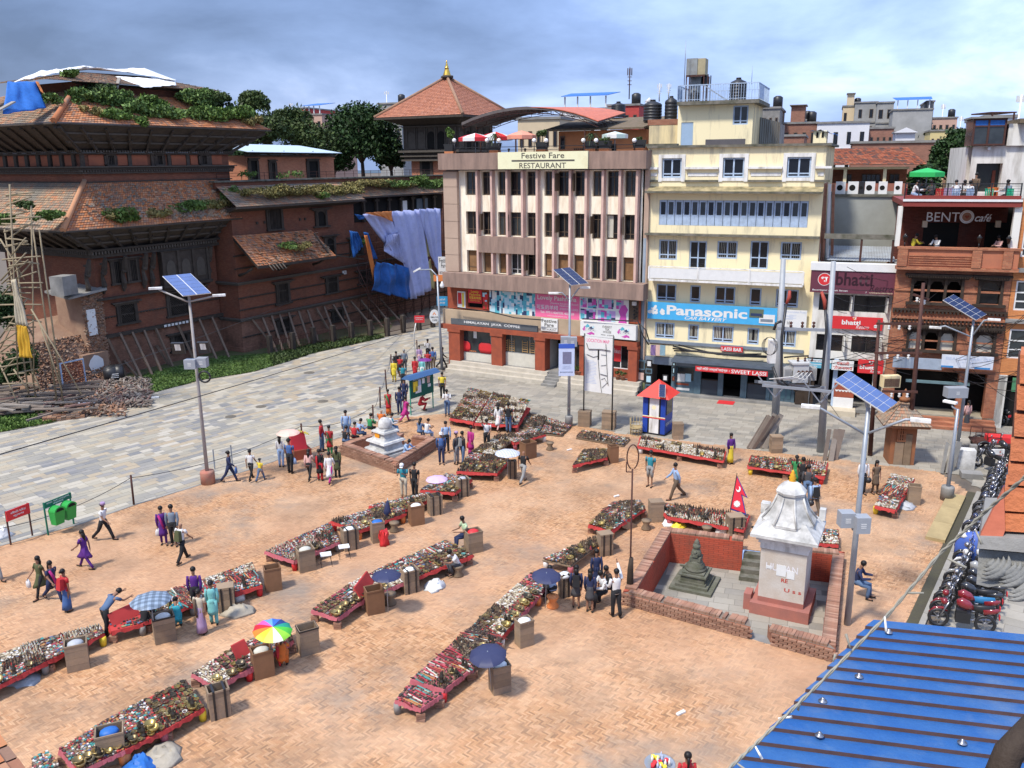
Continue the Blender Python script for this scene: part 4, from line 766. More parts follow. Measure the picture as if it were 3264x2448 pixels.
tz=-.555;text(o,'bhatti',sbr(q,.30,.73,.35,.93),tz,pm('dark_maroon_ink',(.03,.008,.015)),.02);text(o,'Restro',sbr(q,.70,.97,.12,.42),tz,MC['dark_maroon_ink'],0,shear=.3);text(o,'Basantapur / Freak Street',sbr(q,.03,.45,.06,.15),tz,Wh,.01);text(o,'WWW.FACEBOOK.COM/BHATTIRESTRO',sbr(q,.70,.97,.04,.09),tz,Yw)
def disc(par,u,z,r_,v,m_,nm='disc',n=24):return MB().add([(u+r_*mt_.cos(2*mt_.pi*k/n),v,z+r_*mt_.sin(2*mt_.pi*k/n))for k in rgx(n)],[tpx(rgx(n))]).go(nm,m_,par)
s_=sbr(q,.05,.28,.3,.9);cu,cz=(s_[0]+s_[1])/2,(s_[2]+s_[3])/2;rr_=(s_[3]-s_[2])/2*.95;disc(o,cu,cz,rr_,tz-.001,Wh,'emblem');disc(o,cu,cz,rr_*.92,tz-.003,Rb,'emblem');text(o,'भ',(cu-rr_*.5,cu+rr_*.5,cz-rr_*.45,cz+rr_*.4),tz-.006,Wh,.03);text(o,'f',(s_[1]+(q[1]-q[0])*.38,s_[1]+(q[1]-q[0])*.39,q[2]+.05,q[2]+.15),tz,Wh)
def redsign(qq,v,nm):
 o=bx(nm,Rb,B,qq[0],qq[1],v-.05,v,qq[2],qq[3]);text(o,'bhatti',sbr(qq,.22,.58,.35,.72),v-.055,Wh,.03);text(o,'Restro',sbr(qq,.5,.75,.08,.36),v-.055,Wh,0,shear=.3);c_=sbr(qq,.42,.5,.74,.96);disc(o,(c_[0]+c_[1])/2,(c_[2]+c_[3])/2,(c_[3]-c_[2])*.55,v-.053,Og);text(o,'भ',c_,v-.056,Wh,.02);disc(o,qq[0]+(qq[1]-qq[0])*.87,qq[2]+(qq[3]-qq[2])*.32,(qq[3]-qq[2])*.13,v-.053,Wh);text(o,'wi fi',sbr(qq,.83,.91,.27,.36),v-.056,Ik,.01)
redsign(br((162,1010),(700,1172)),-.12,'red_sign');
q=br((452,1475),(706,1635),v=-.4);o=bx('red_hanging_sign',Rb,B,q[0],q[1],-.45,-.38,q[2],q[3]);text(o,'bhatti',sbr(q,.08,.68,.3,.6),-.455,Wh,.03);text(o,'भ',sbr(q,.42,.6,.65,.92),-.455,Wh,.03);text(o,'Restro',sbr(q,.5,.9,.08,.26),-.455,Wh,shear=.3)
q=br((176,1485),(396,1600),v=-.4);o=bx('white_hindi_sign',Wh,B,q[0],q[1],-.45,-.38,q[2],q[3]);Rt=pm((.5,.06,.04));text(o,'यकाली',sbr(q,.2,.8,.52,.95),-.455,Rt,.02);text(o,'भोजनालय',sbr(q,.05,.95,.08,.48),-.455,Rt,.02)
q=FB.rect(d4(1555,808),d4(1795,900),-.4);o=bx('blue_sign',pm((.12,.38,.50)),B,q[0],q[1],-.45,-.38,q[2],q[3]);qq=sbr(q,0,1,.68,1.);bx('sign_head',Wh,o,qq[0],qq[1],-.46,-.451,qq[2],qq[3]);text(o,'रेष्टुरेन्ट एण्ड बार',sbr(q,.15,.85,.72,.96),-.465,Ny,.01)
for k in rgx(2):qq=sbr(q,.1,.7-.2*k,.38-.2*k,.44-.2*k);bx('print',Wh,o,qq[0],qq[1],-.455,-.451,qq[2],qq[3])
for(x0,x1,m_)in((1262,1300,Wo),(1800,1838,Bf),(2150,2180,Wv)):bx('pier',m_,B,FB.U(d4(x0+300 if x0<1300 else x0,1100)),FB.U(d4(x1+300 if x0<1300 else x1,1100)),-.1,.3,.2,gz)
q=FB.rect(e5(200,235),e5(390,480),-.2);cs=em('jewellery_case');cs.parent=B;bx('case_back',Rp,cs,q[0],q[1],-.15,-.05,.9,q[3]);bx('case_base',Wh,cs,q[0],q[1],-.25,-.06,.25,.88)
for j in rgx(2):
 for i in rgx(5):u=q[0]+.15+i*(q[1]-q[0]-.2)/5;z=q[3]-.25-j*.5;MB().add([(u+.09*mt_.cos(t),-.16,z-.13*mt_.sin(t)-.13)for t in np.linspace(0,3.14,7)]+[(u-.03,-.16,z-.15),(u+.03,-.16,z-.15)],[tpx(rgx(9))]).go('necklace_card',Wh,cs)
bx('shop_shelf',Wo,B,FB.U(d4(1480,1100)),FB.U(d4(1640,1100)),.1,.4,.2,1.9);bx('stone_ledge',mat((.55,.48,.36),.85,var=.2),B,FB.U(e5(90,520),-1.),FB.U(e5(420,540),-1),-1.1,-.11,0,.3);bx('plinth',Cn,B,b0,b1+.3,-.1,2.9,0,.2)
Sh_=mat((.42,.46,.50),.5,.3,col2=(.25,.24,.22),scale=1,thr=.62)
def corr(mb,u0,u1,v0,v1,z0,z1,n=50,a=.025):
 vs=[]
 for i in rgx(n+1):u=u0+(u1-u0)*i/n;d=a*(i%2);vs+=[(u,v0,z0+d),(u,v1,z1+d)]
 return mb.add(vs,[(2*i,2*i+2,2*i+3,2*i+1)for i in rgx(n)])
u0,z0=FB.px(d5(110,455),1.2);u1,_=FB.px(d5(840,455),1.2);zt3=FB.Z(d5(200,275),5)
corr(MB(),u0,u1,1.0,5,bT+.15,zt3).go('corrugated_roof',Sh_,B)
for x in(95,490,825):u,z=FB.px(d5(x,200),.8);bx('post',Ru,B,u-.06,u+.06,.75,.9,bT+.1,z)
u0,z=FB.px(d5(90,200),.8);u1,_=FB.px(d5(860,200),.8);bx('mossy_beam',Mo,B,u0,u1,.7,1.0,z,z+.28)
rs=FY.px(c4(1700,1300),.5);rz_=bldg('ruined_side_frame',FY,'broken white window posts and brick ends at the torn right side of the yellow building','ruined wall')
for k,(x0,x1)in en(((1715,1700),(1745,1735),(1775,1770),(1805,1810))):
 a=FY.px(c4(x0,1210),.3);b=FY.px(c4(x1,1650),.3);MB().beam((a[0],.3+k*.5,a[1]),(b[0],.3+k*.5,b[1]-1.6),.16).go('post',Wt if k%2==0 else Ob,rz_)
a=FY.px(c4(1690,1200),.6);bx('brick_stub',Ob,rz_,a[0]-.2,a[0]+.35,.2,3,3.5,a[1])
gw=bldg('grey_side_wall',FB,'large bare grey concrete wall between the yellow building and the brick cafe','wall')
q=FB.rect(c5(190,1250),c5(925,1600),6);q=(FB.U(c5(190,1300),6)-1,FB.U(c5(918,1300),6),q[2]-3,FB.Z(c5(400,1250),6));bx('concrete_face',mat((.36,.37,.34),.9,col2=(.24,.24,.21),scale=.5,bump=.2),gw,q[0],q[1],6,12,0,q[3]);bx('coping',Mo,gw,q[0],q[1],5.9,12,q[3]+.001,q[3]+.15);gzt=q[3]+.15
for i,x in en((210,340,455,520,665,832)):
 w_=(100,105,55,100,85,75)[i];r_=FB.rect(c5(x,1160),c5(x+w_,1228),6.3);
 a_=em('air_conditioner',FB.w((r_[0]+r_[1])/2,6.3,gzt),FB.a,'%s on the grey wall top, %s'%('white outdoor air conditioner unit' if i!=2 else 'dark rolled bundle','first from the left,second from the left,third from the left,fourth from the left,fifth from the left,last before the cafe terrace'.split(',')[i]),'air conditioner' if i!=2 else 'bundle','air conditioners on the grey wall')
 wd=r_[1]-r_[0];bx('casing',Wh if i!=2 else Bk,a_,-wd/2,wd/2,0,.35,0,.75);disc(a_,-wd*.08,.38,min(.2,wd*.3),-.006,Dk,'fan')
rt=bldg('red_tiled_building',FB,'yellow and brick verandah building under a patched red tile roof behind the grey wall')
v0=13;zt_=FB.Z(c5(600,905),v0);zr1=FB.Z(c5(600,735),v0+4);ua=FB.U(c5(150,900),v0)-3;ub=FB.U(c5(1170,880),v0)
Ti=mat((.30,.085,.04),.85,ramp=[(.36,.11,.05),(.30,.09,.045),(.40,.14,.07),(.10,.06,.05),(.33,.10,.05),(.27,.09,.05),(.13,.08,.06)],var=.2,scale=1)
def tr2(par,name,A,B_,C,D,nu,nv,m_,parts=0,lift=.05):
 """A-B eave, D-C ridge; overlapping tile courses as real steps"""
 A,B_,C,D=map(Ve,(A,B_,C,D));nrm=(B_-A).cross(D-A).normalized();Vq=[]
 for j in rgx(nv):
  for i in rgx(nu):
   f=lambda a,b:(A+(B_-A)*a)*(1-b)+(D+(C-D)*a)*b
   off=.5*(j%2)/nu;a0=min(1,i/nu+off*0+.06/nu);a1=min(1,(i+1)/nu-.04/nu);b0_=j/nv;b1_=(j+1.15)/nv
   jt=lift*(.8+.4*rn.random());Vq.append([f(a0,b0_)+nrm*jt,f(a1,b0_)+nrm*jt,f(a1,min(1,b1_))+nrm*.005,f(a0,min(1,b1_))+nrm*.005]);Vq.append([f(a0,b0_),f(a1,b0_),f(a1,b0_)+nrm*jt,f(a0,b0_)+nrm*jt])
 o=quads_mesh(name,np.array([[tpx(p)for p in q]for q in Vq]),m_,par,kind='stuff')
 MB().quad(A,B_,C,D).go('roof_deck',Ru,par);return o
tr2(rt,'roof_tiles',(ua,v0-.6,zt_-.05),(ub,v0-.6,zt_-.05),(FB.U(c5(970,735),v0+4),v0+4,zr1),(ua-1,v0+4,zr1),46,13,Ti)
ur=FB.U(c5(970,735),v0+4);tr2(rt,'roof_tiles',(ub,v0-.6,zt_-.05),(ub,v0+9,zt_-.05),(ur,v0+4.5,zr1),(ur,v0+4,zr1),24,13,Ti)
zv=FB.Z(c5(600,1110),v0);zve=FB.Z(c5(600,960),v0)
bx('upper_beam',Yw,rt,ua,ub-1.0,v0,v0+.3,zve,zt_-.2);bx('verandah_back',btx('warm_brick',(.38,.13,.07),(.45,.18,.10),(.3,.2,.15)),rt,ua,ub-1.,v0+2,v0+2.3,zv-3,zve);bx('parapet',mat((.36,.14,.10),.85,var=.3),rt,ua,ub-1,v0-.1,v0+.1,zv-.9,zv);bx('verandah_floor',Cn,rt,ua,ub-1,v0+.101,v0+2,zv-.9,zv-.8)
for x in(295,715):u,u2=FB.U(c5(x,1000),v0),FB.U(c5(x+35,1000),v0);bx('column',Yw,rt,u,u2,v0-.05,v0+.3,zv+.001,zve)
for x0,x1 in((335,385),(490,690),(785,890)):u,u2=FB.U(c5(x0,1000),v0+2),FB.U(c5(x1,1000),v0+2);wn(rt,u,u2,zv-.5,zve-.35,v0+1.93,Bn,.06,.05,(.5,)if x1-x0<150 else(.25,.5,.75),(),glass=Gh)
bx('lower_wall',btx('warm_brick',(0,0,0),(0,0,0),(0,0,0)),rt,ua,ub-1,v0,v0+.3,0,zv-.91)
# ---------------- brick cafe building ----------------
FN=Frame(G(2868,1338),-19.0)
Bb=btx((.34,.12,.065),(.46,.19,.10),(.25,.15,.10),bw=.25,bh=.085,samt=.45)
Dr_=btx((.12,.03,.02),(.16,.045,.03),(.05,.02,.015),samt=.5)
NC=bldg('brick_cafe_building',FN,'red brick building with carved dark windows, a covered cafe balcony and a rooftop terrace')
def nr(a,b,c=d5,v=0):return FN.rect(c(*a),c(*b),v)
def nz(y,x=1200,c=d5,v=0):return FN.Z(c(x,y),v)
n0=(FN.U(d5(862,500))+FN.U(d5(765,1400)))/2;n1=(FN.U(d5(2100,500))+FN.U(d5(1965,1400)))/2
NW1=[nr((1030,612),(1530,900)),nr((1742,640),(1950,885))];NW2=[nr((985,1155),(1460,1385)),nr((1692,1185),(1872,1415))]
zbal=nz(515);gzn=nz(1600)
m=MB();wall(m,n0,n1,gzn,zbal,lv(NW1)+lv(NW2),0,.3);m.go('front_wall',Bb,NC);bx('rear_block',Dk,NC,n0+.3,n1-.3,1.4,1.5,.2,zbal-.2)
bx('side_wall',Bb,NC,n0,n0+.3,.02,9,0,zbal);bx('side_wall',Bb,NC,n1-.3,n1,.02,9,0,zbal)
for r in lv(NW1)+lv(NW2):
 k=3 if r[1]-r[0]>2 else 1;w_=(r[1]-r[0])/k
 wd=MB();wd.box(r[0]-.25,r[1]+.25,-.22,-.004,r[3],r[3]+.16).box(r[0]-.4,r[1]+.4,-.35,-.004,r[3]+.161,r[3]+.26).box(r[0]-.25,r[1]+.25,-.25,-.004,r[2]-.14,r[2]);
 for i in rgx(k+1):wd.box(r[0]+i*w_-.07,r[0]+i*w_+.07,-.1,.1,r[2],r[3])
 for i in rgx(int((r[1]-r[0]+.8)/.12)):wd.box(r[0]-.38+i*.12,r[0]-.32+i*.12,-.36,-.30,r[3]+.08,r[3]+.16)
 wf=wd.go('window',Wo,NC)
 for i in rgx(k):
  a,b=r[0]+i*w_+.07,r[0]+(i+1)*w_-.07;cx=(a+b)/2;R_=(b-a)/2
  arch=[(a,r[3]),(a,r[3]-.45)]+[(cx-R_*mt_.cos(t)*(.93+.07*mt_.cos(6*t)),r[3]-.45+.33*mt_.sin(t)*(.93+.07*mt_.cos(6*t)))for t in np.linspace(0.05,3.09,13)]+[(b,r[3]-.45),(b,r[3])]
  MB().prism(arch,.02,.07).go('cusped_arch',Wo,wf)
  if r[2]<nz(1300)and i!=1:bx('curtain_glass',Cu,wf,a,b,.12,.14,r[2],r[3]-.2)
  else:bx('pane',Gl,wf,a,b,.14,.16,r[2],r[3]-.1)if k==1 else None
def cse(y,h=.1,pr=.1,m_=Bb,teeth=0):
 z=nz(y);bx('string_course',m_,NC,n0,n1,-pr,-.004,z-h/2,z+h/2)
 if teeth:
  tm=MB();u=n0
  while u<n1:tm.box(u,u+.09,-pr-.06,-.004,z-h/2-.12,z-h/2-.003);u+=.19
  tm.go('dentils',Wo,NC)
cse(748,.1,.07);cse(1040,.12,.14,Bb,1);cse(1085,.08,.08,Bb,1);cse(955,.1,.16,Wo,1);cse(1280,.08,.05)
zb1=nz(293,v=-.4);zb0=nz(520,v=-.4)
bx('balcony_wall',mat((.50,.18,.09),.85,col2=(.34,.13,.08),scale=1,bump=.3),NC,n0-.05,n1+.1,-.45,-.2,zb0+.12,zb1-.1);bx('balcony_ledge',Bb,NC,n0-.1,n1+.15,-.55,-.01,zb0-.06,zb0+.11);bx('balcony_coping',Bb,NC,n0-.1,n1+.2,-.55,-.12,zb1-.099,zb1+.02)
for x in(870,1655,1985):u,u2=FN.U(d5(x,380),-.5),FN.U(d5(x+100,380),-.5);bx('balcony_pier',Bb,NC,u,u2,-.58,-.46,zb0+.12,zb1-.12)
tc_=MB();
for j in rgx(9):
 for i in rgx(38):u=n0+(i+.5*(j%2))*(n1-n0)/38;
 z=zb0+.2+j*.12;bx('tile_course',Bb,NC,n0+.5,n1-1.6,-.5+.0,-.452,z,z+.05)if j<5 else None
bx('balcony_floor',Cn,NC,n0,n1,-.1,6,zb0,zb0+.1)
zc0=nz(1357,c=c5,x=1500,v=-.3);zc1=nz(1298,c=c5,x=1500,v=-.3);zc2=nz(1240,c=c5,x=1500,v=-.3)
q=(FN.U(c5(925,1330),-.3),FN.U(c5(2178,1330),-.3));Mm=pm((.24,.045,.035),.6)
bx('terrace_fascia',Mm,NC,q[0],q[1],-.35,8,zc0,zc1);bx('white_trim',Wh,NC,q[0]-.03,q[1]+.03,-.40,-.352,zc1-.02,zc1+.1);bx('terrace_upstand',Mm,NC,q[0]+.05,q[1]-.05,-.33,-.1,zc1+.005,zc2)
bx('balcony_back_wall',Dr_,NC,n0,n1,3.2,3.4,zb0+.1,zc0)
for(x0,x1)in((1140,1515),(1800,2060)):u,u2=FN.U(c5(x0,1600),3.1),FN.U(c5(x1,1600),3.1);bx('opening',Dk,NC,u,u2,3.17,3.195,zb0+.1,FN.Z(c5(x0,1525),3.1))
u=FN.U(d5(2075,100),-.1);bx('white_column',Wv,NC,u,u+.35,-.2,.15,zb1,zc0-.003);u=FN.U(d5(905,100),-.1);bx('white_column',Wv,NC,u-.25,u-.02,-.2,.15,zb1,zc0-.003)
v_=2.0;q=FN.rect(c5(1180,1415),c5(1517,1515),v_);o=text(NC,'BENT',q,v_,Wh,.0,'cafe_lettering');
cu,cz=FN.px(c5(1598,1463),v_);r_=FN.U(c5(1675,1463),v_)-cu
for rr_,m_ in((1,Wh),(.9,mat((.55,.50,.45))),(.78,Wh),(.66,mat((.35,.17,.09),.5))):MB().lathe([(r_*rr_,-.02),(r_*rr_,.0)],24).go('cup_emblem',m_,NC,loc=(cu,v_-.03*(2-rr_),cz),rot=(mt_.pi/2,0,0))
MB().add([(cu+r_*.02*(16*mt_.sin(t)**3),v_-.12,cz+r_*.02*(13*mt_.cos(t)-5*mt_.cos(2*t)-2*mt_.cos(3*t)-mt_.cos(4*t)))for t in np.linspace(0,6.2,24)],[tpx(rgx(24))]).go('heart',Rp,NC)
text(NC,'café',FN.rect(c5(1690,1432),c5(1858,1515),v_),v_,Wh,.01,'cafe_lettering',shear=.35)
for x in(1155,1930):u,z=FN.px(c5(x,1535),1.5);bx('lantern',mat((.5,.4,.28),.7),NC,u-.12,u+.12,1.4,1.64,z-.2,z+.15)
for x,nn in((940,'left'),(1725,'middle'),(2035,'right')):
 u=FN.U(d5(x,260),-.3);l_=em('balcony_lantern',FN.w(u,-.33,zb1+.02),0,'small dark lantern lamp standing on the brick balcony, %s one'%nn,'lantern','lanterns on the cafe balcony');MB().cyl((0,0,0),(0,0,.25),.03).go('stem',Bk,l_);MB().lathe([(.06,.25),(.13,.5),(.16,.52),(0,.7)],6).go('lamp',Bk,l_)
zrl=nz(1110,c=c5,x=1500,v=-.25);rm=MB();u=q0=FN.U(c5(945,1200),-.25);u1=FN.U(c5(2172,1200),-.25)
rm.box(q0,u1,-.27,-.22,zrl-.05,zrl)
for k in rgx(4):z=zc2+(zrl-zc2)*(k+.6)/4.6;rm.box(q0,u1,-.255,-.24,z-.008,z+.008)
nn=8
for k in rgx(nn+1):x=q0+(u1-q0)*k/nn;rm.box(x-.03,x+.03,-.28,-.21,zc2-.2,zrl+.02)
rm.go('terrace_railing',Bk,NC)
q=nr((1338,1425),(1868,1590),v=-.5);o=bx('parlour_sign',mat((.66,.70,.78),.5),NC,q[0],q[1],-.55,-.45,q[2],q[3]);text(o,'BEAUTY PARLOR',sbr(q,.08,.97,.62,.85),-.555,Pe,.01);text(o,'& Training Center',sbr(q,.4,.8,.42,.54),-.555,Pe);
for a,b in((0,.24),(.65,.95)):s_=sbr(q,a,b,0,.15);bx('print',pm((.05,.22,.48)),o,s_[0],s_[1],-.557,-.551,s_[2],s_[3])
q=nr((822,1448),(1330,1590),v=-.4);bx('grey_blue_sign',mat((.34,.40,.48),.6),NC,q[0],q[1],-.45,-.35,q[2],q[3])
for x0,x1,m_ in((700,815,Bb),(1480,1568,Bb),(1775,1900,Bb),(1895,1968,Wv)):u,u2=FN.U(e5(x0,450)),FN.U(e5(x1,450));bx('pier',m_,NC,u,u2,-.1,.4,0.2,gzn)
q=FN.rect(e5(955,195),e5(1625,265),-.2);bx('shutter_box',mat((.14,.22,.24),.7),NC,q[0],q[1],-.25,-.1,q[2],q[3])
for k in rgx(3):bx('brick_step',Bb,NC,FN.U(e5(1100,640),-1.),n1,-1.3+.35*k,-.101,0.0,.15*(k+1))if 0 else bx('brick_step',Bb,NC,FN.U(e5(1100,640),-1.),n1,-1.3+.35*k,-.95+.35*k,0.0,.15*(k+1))
bx('shop_floor',mat((.42,.37,.28),.5),NC,n0,n1,-.1,1.39,0,.5)
FO=Frame(FN.w(n1+.02,0)[:2],-19.0);OB=bldg('orange_brick_building',FO,'bright orange brick building with white windows at the right edge')
Oo=btx((.55,.20,.07),(.62,.25,.09),(.42,.20,.10),samt=.2)
def orr(a,b,c=d5):return FO.rect(c(*a),c(*b))
zt_=FO.Z(c5(2170,1270));O1=[orr((2128,645),(2330,968)),orr((2052,1155),(2260,1478)),orr((2185,100),(2400,400))];O1[0]=(O1[0][0],O1[0][0]+2.,O1[0][2],O1[0][3]);O1[1]=(O1[0][0],O1[0][1],O1[1][2],O1[1][3]);O1[2]=(O1[0][0],O1[0][1],O1[2][2],O1[2][3])
m=MB();wall(m,0,5,3,zt_,O1,0,.2);m.go('front_wall',Oo,OB);bx('body',Dk,OB,0.1,4.9,.6,8,0,zt_-.2)
for r in O1:w=wn(OB,r[0],r[1],r[2],r[3],.05,Wh,.09,.07,(.5,),(.3,.6),glass=Gh)
for y in(535,1075):z=FO.Z(d5(2150,y));bx('ledge',Cn,OB,-.1,5,-.2,-.004,z-.1,z+.12)
bx('pier',Wv,OB,.0,.4,-.1,.3,0,3);bx('lintel_sign',pm((.08,.25,.12)),OB,.6,3,-.4,-.3,2.2,2.95);text(OB,'होटल',(.9,1.5,2.4,2.8),-.41,Yw)
wb=bldg('white_house',FN,'white plastered house with a dark glazed rooftop booth behind the cafe terrace');vv=5.
u0=FN.U(c5(1640,900),vv);z1_=FN.Z(c5(1700,718),vv);zz=FN.Z(c5(1700,1230),vv)
r_=FN.rect(c5(1705,900),c5(1955,1100),vv);r_=(r_[0],r_[1],zc2+.02,r_[3]);m=MB();wall(m,u0,u0+8,zc2-.5,z1_,[r_],vv,.8);m.go('wall',Wv,wb);bx('body',Wv,wb,u0+.01,u0+8,vv+1.5,vv+9,0,z1_-.01);bx('door',mat((.04,.045,.04),.2),wb,r_[0],r_[1],vv+.75,vv+.8,r_[2],r_[3]);bx('door_leaf',mat((.20,.06,.035),.6),wb,(r_[0]+r_[1])/2+.3,r_[1]-.2,vv+.65,vv+.72,r_[2],r_[3]-.4)
b0=FN.U(c5(1655,600),vv-.3);b1_=FN.U(c5(2008,600),vv-.3);zb_=FN.Z(c5(1700,712),vv-.3);zt_=FN.Z(c5(1700,425),vv-.3);bo=em('glazed_booth',FN.w(b0,vv-.35,zb_),FN.a,'dark glazed rooftop booth with blue blinds on the white house','booth');w_=b1_-b0;h_=zt_-zb_
frame_mb(MB(),0,w_,0,h_,0,.1,.1,(.47,),(.72,)).go('frame',Ru,bo);bx('pane',Gh,bo,.1,w_-.1,.05,.07,.1,h_*.72);bx('blue_blind',Ta,bo,.1,w_-.1,.04,.06,h_*.74,h_-.1);bx('side_pane',Gl,bo,.0,.05,.11,2.5,0,h_);bx('body',Dk,bo,.06,w_,.3,2.6,0,h_-.02);bx('roof',Cn,bo,-.15,w_+.2,-.15,2.8,h_+.001,h_+.1)
u=FN.U(c5(2025,600),vv-.0);bx('upper_block',Wv,wb,u,u+5,vv-.2,vv+8,z1_+.01,FN.Z(c5(2100,480),vv));bx('tiled_eave',mat('weathered_tiles',(0,0,0)),wb,u+.4,u+6,vv-.8,vv+8,FN.Z(c5(2100,480),vv)+.01,FN.Z(c5(2100,430),vv));bx('lamp',Wh,wb,FN.U(c5(1815,740),vv),FN.U(c5(1845,740),vv),vv-.2,vv-.003,FN.Z(c5(1815,755),vv),FN.Z(c5(1815,728),vv))
# ---------------- old palace with tower ----------------
PF=Frame((-21.4,67.1),59.5)
PB=[(.24,.075,.05),(.28,.09,.06)]
Pb_=btx((.185,.062,.036),(.235,.09,.052),(.10,.065,.05),bw=.22,bh=.06,stain=(.07,.05,.04),samt=.6)
Pc=btx((.22,.105,.07),(.30,.15,.10),(.15,.10,.07),bw=.22,bh=.06,stain=(.06,.04,.03),samt=.8)
Po=mat((.36,.12,.06),.9,col2=(.22,.08,.05),scale=1.2)
Pw=mat((.038,.030,.024),.85,col2=(.075,.06,.048),scale=3,bump=.6,bscale=18,isl=.2)
Pt=mat((.3,.1,.06),.95,ramp=[(.50,.19,.08),(.43,.16,.07),(.54,.23,.10),(.36,.16,.09),(.48,.18,.07),(.30,.17,.11),(.48,.24,.13)],col2=(.20,.16,.12),scale=.35,thr=.64,soft=.08,bump=.3)
Pu=mat((.3,.2,.1),.95,ramp=[(.36,.25,.16),(.28,.21,.15),(.42,.25,.15),(.24,.18,.13),(.42,.20,.11)],col2=(.20,.18,.15),scale=.4,thr=.55,soft=.1,bump=.3)
Sq=mat((.17,.12,.08),.95,var=.4,scale=1)
P=bldg('palace_tower',PF,'dark damaged brick palace tower with overgrown tiered tile roofs under a white tarpaulin')
def lp(u,v,z):return(u,v,z)
def ring(name,u0,u1,v0,v1,z0,z1,pr,m,par=P,sides='FL'):
 mb=MB();mb.box(u0-pr,u1+pr,v0-pr,v0,z0,z1)
 if 'L' in sides:mb.box(u0-pr,u0,v0+.001,v1,z0,z1)
 return mb.go(name,m,par)
U0,V0=-10.4,2.3
bx('lower_wall',Pb_,P,U0,0,V0,13,2.9,8.4);bx('base_wall',Pc,P,U0+.1,0,V0+.02,13,-.3,2.88)
ring('timber_cornice',U0,0,V0,13,2.75,3.0,.22,Pw)
ring('timber_cornice',U0,0,V0,13,8.4,8.62,.35,Pw);ring('timber_cornice',U0,0,V0,13,8.85,9.0,.55,Pw)
tm=MB();u=U0-.4
while u<0:tm.box(u,u+.12,V0-.5,V0-.05,8.63,8.84);u+=.24
v=V0
while v<13:tm.box(U0-.5,U0-.05,v,v+.12,8.63,8.84);v+=.24
tm.go('dentils',mat('grey_timber',(.10,.085,.07),.85,var=.3),P,kind='stuff')
def cwin(par,u0,u1,z0,z1,v,kind='lattice',wide=.35,m_=Pw):
 w=MB();w.box(u0-wide,u1+wide,v-.16,v-.004,z1,z1+.14).box(u0-wide*1.6,u1+wide*1.6,v-.28,v-.004,z1+.141,z1+.24).box(u0-wide,u1+wide,v-.2,v-.004,z0-.14,z0)
 w.box(u0-.22,u0,v-.14,v-.004,z0,z1).box(u1,u1+.22,v-.14,v-.004,z0,z1).box(u0-.05,u0+.06,v-.17,v-.141,z0,z1).box(u1-.06,u1+.05,v-.17,v-.141,z0,z1)
 o=w.go('window',m_,par)
 bx('void',Dk,o,u0,u1,v-.02,v-.006,z0,z1)
 l=MB();n=int((u1-u0)/.12)
 if kind=='lattice':
  h=z1-z0;s=-h
  while s<(u1-u0):
   a=max(0,s);b=min(u1-u0,s+h)
   if b>a:l.beam((u0+a,v-.05,z0+a-s),(u0+b,v-.05,z0+b-s),.03,.02);l.beam((u0+a,v-.06,z1-(a-s)),(u0+b,v-.06,z1-(b-s)),.03,.02)
   s+=.17
 elif kind=='slat':
  for k in rgx(n):x=u0+(k+.5)*(u1-u0)/n;l.box(x-.02,x+.02,v-.06,v-.03,z0,z1)
 elif kind=='arch':
  cx=(u0+u1)/2;R_=(u1-u0)/2;arch=[(u0,z1),(u0,z1-R_)]+[(cx-R_*mt_.cos(t),z1-R_+R_*.9*mt_.sin(t))for t in np.linspace(0.05,3.09,9)]+[(u1,z1-R_),(u1,z1)];l.prism(arch,v-.1,v-.03)
 if l.V:l.go('lattice',m_,o)
 return o
q=PF.rect(d1(1075,630),d1(1185,770),V0);cwin(P,q[0]-.3,q[1]+.1,3.6,4.9,V0)
q=PF.rect(d1(1500,560),d1(1620,700),V0);cwin(P,q[0]-.2,q[1]+.4,3.5,5.3,V0)
q=PF.rect(d1(1520,930),d1(1660,1040),V0);cwin(P,q[0],q[1],.8,1.9,V0,'slat')
for x in(980,1120):q=PF.rect(d1(x,200),d1(x+60,370),V0);cwin(P,q[0],q[1]+.25,6.5,8.0,V0,'slat',.3)
q=PF.rect(d1(1380,120),d1(1800,330),V0);bay=MB();a,b=q[0],q[1]+.0;bay.box(a,b,V0-.5,V0-.005,5.9,8.35).box(a-.2,b+.2,V0-.7,V0-.006,5.7,5.9).box(a-.2,b+.2,V0-.62,V0-.005,8.36,8.395)
for i in rgx(4):x=a+(b-a)*i/3;bay.box(x-.1,x+.1,V0-.62,V0-.501,5.9,8.35)
for k in rgx(3):bay.box(a-.1+.1*k,b+.1-.1*k,V0-.45+.05*k,V0-.006,5.6-.2*k,5.7-.2*k)
bo=bay.go('carved_bay_window',Pw,P)
for i in rgx(3):x0=a+(b-a)*i/3+.3;x1=a+(b-a)*(i+1)/3-.3;R_=(x1-x0)/2;cx=(x0+x1)/2;MB().prism([(x0,6.3),(x1,6.3),(x1,7.2)]+[(cx+R_*mt_.cos(t),7.2+R_*1.3*mt_.sin(t))for t in np.linspace(.1,3.04,8)]+[(x0,7.2)],V0-.53,V0-.502).go('arch_panel',mat('grey_timber',(0,0,0)),bo)
for x in(755,900,1080,1265,1335,1840):
 u,_=PF.px(d1(x,300),V0-.3);m_=MB()
 m_.tube([(u,V0-.15,5.9),(u,V0-.35,6.5),(u-.05,V0-.3,7.1),(u+.05,V0-.5,7.7),(u,V0-.8,8.4)],[.1,.2,.13,.22,.14],6,smooth=False)
 m_.cbox((u,V0-.45,7.4),(.34,.2,.3),ry=.5).cbox((u,V0-.5,8.0),(.4,.25,.15)).cbox((u,V0-.25,6.2),(.3,.2,.2));m_.go('carved_bracket',Pw,P)
ring('ledge',U0,-3.2,V0,4,5.45,5.6,.35,Pw)
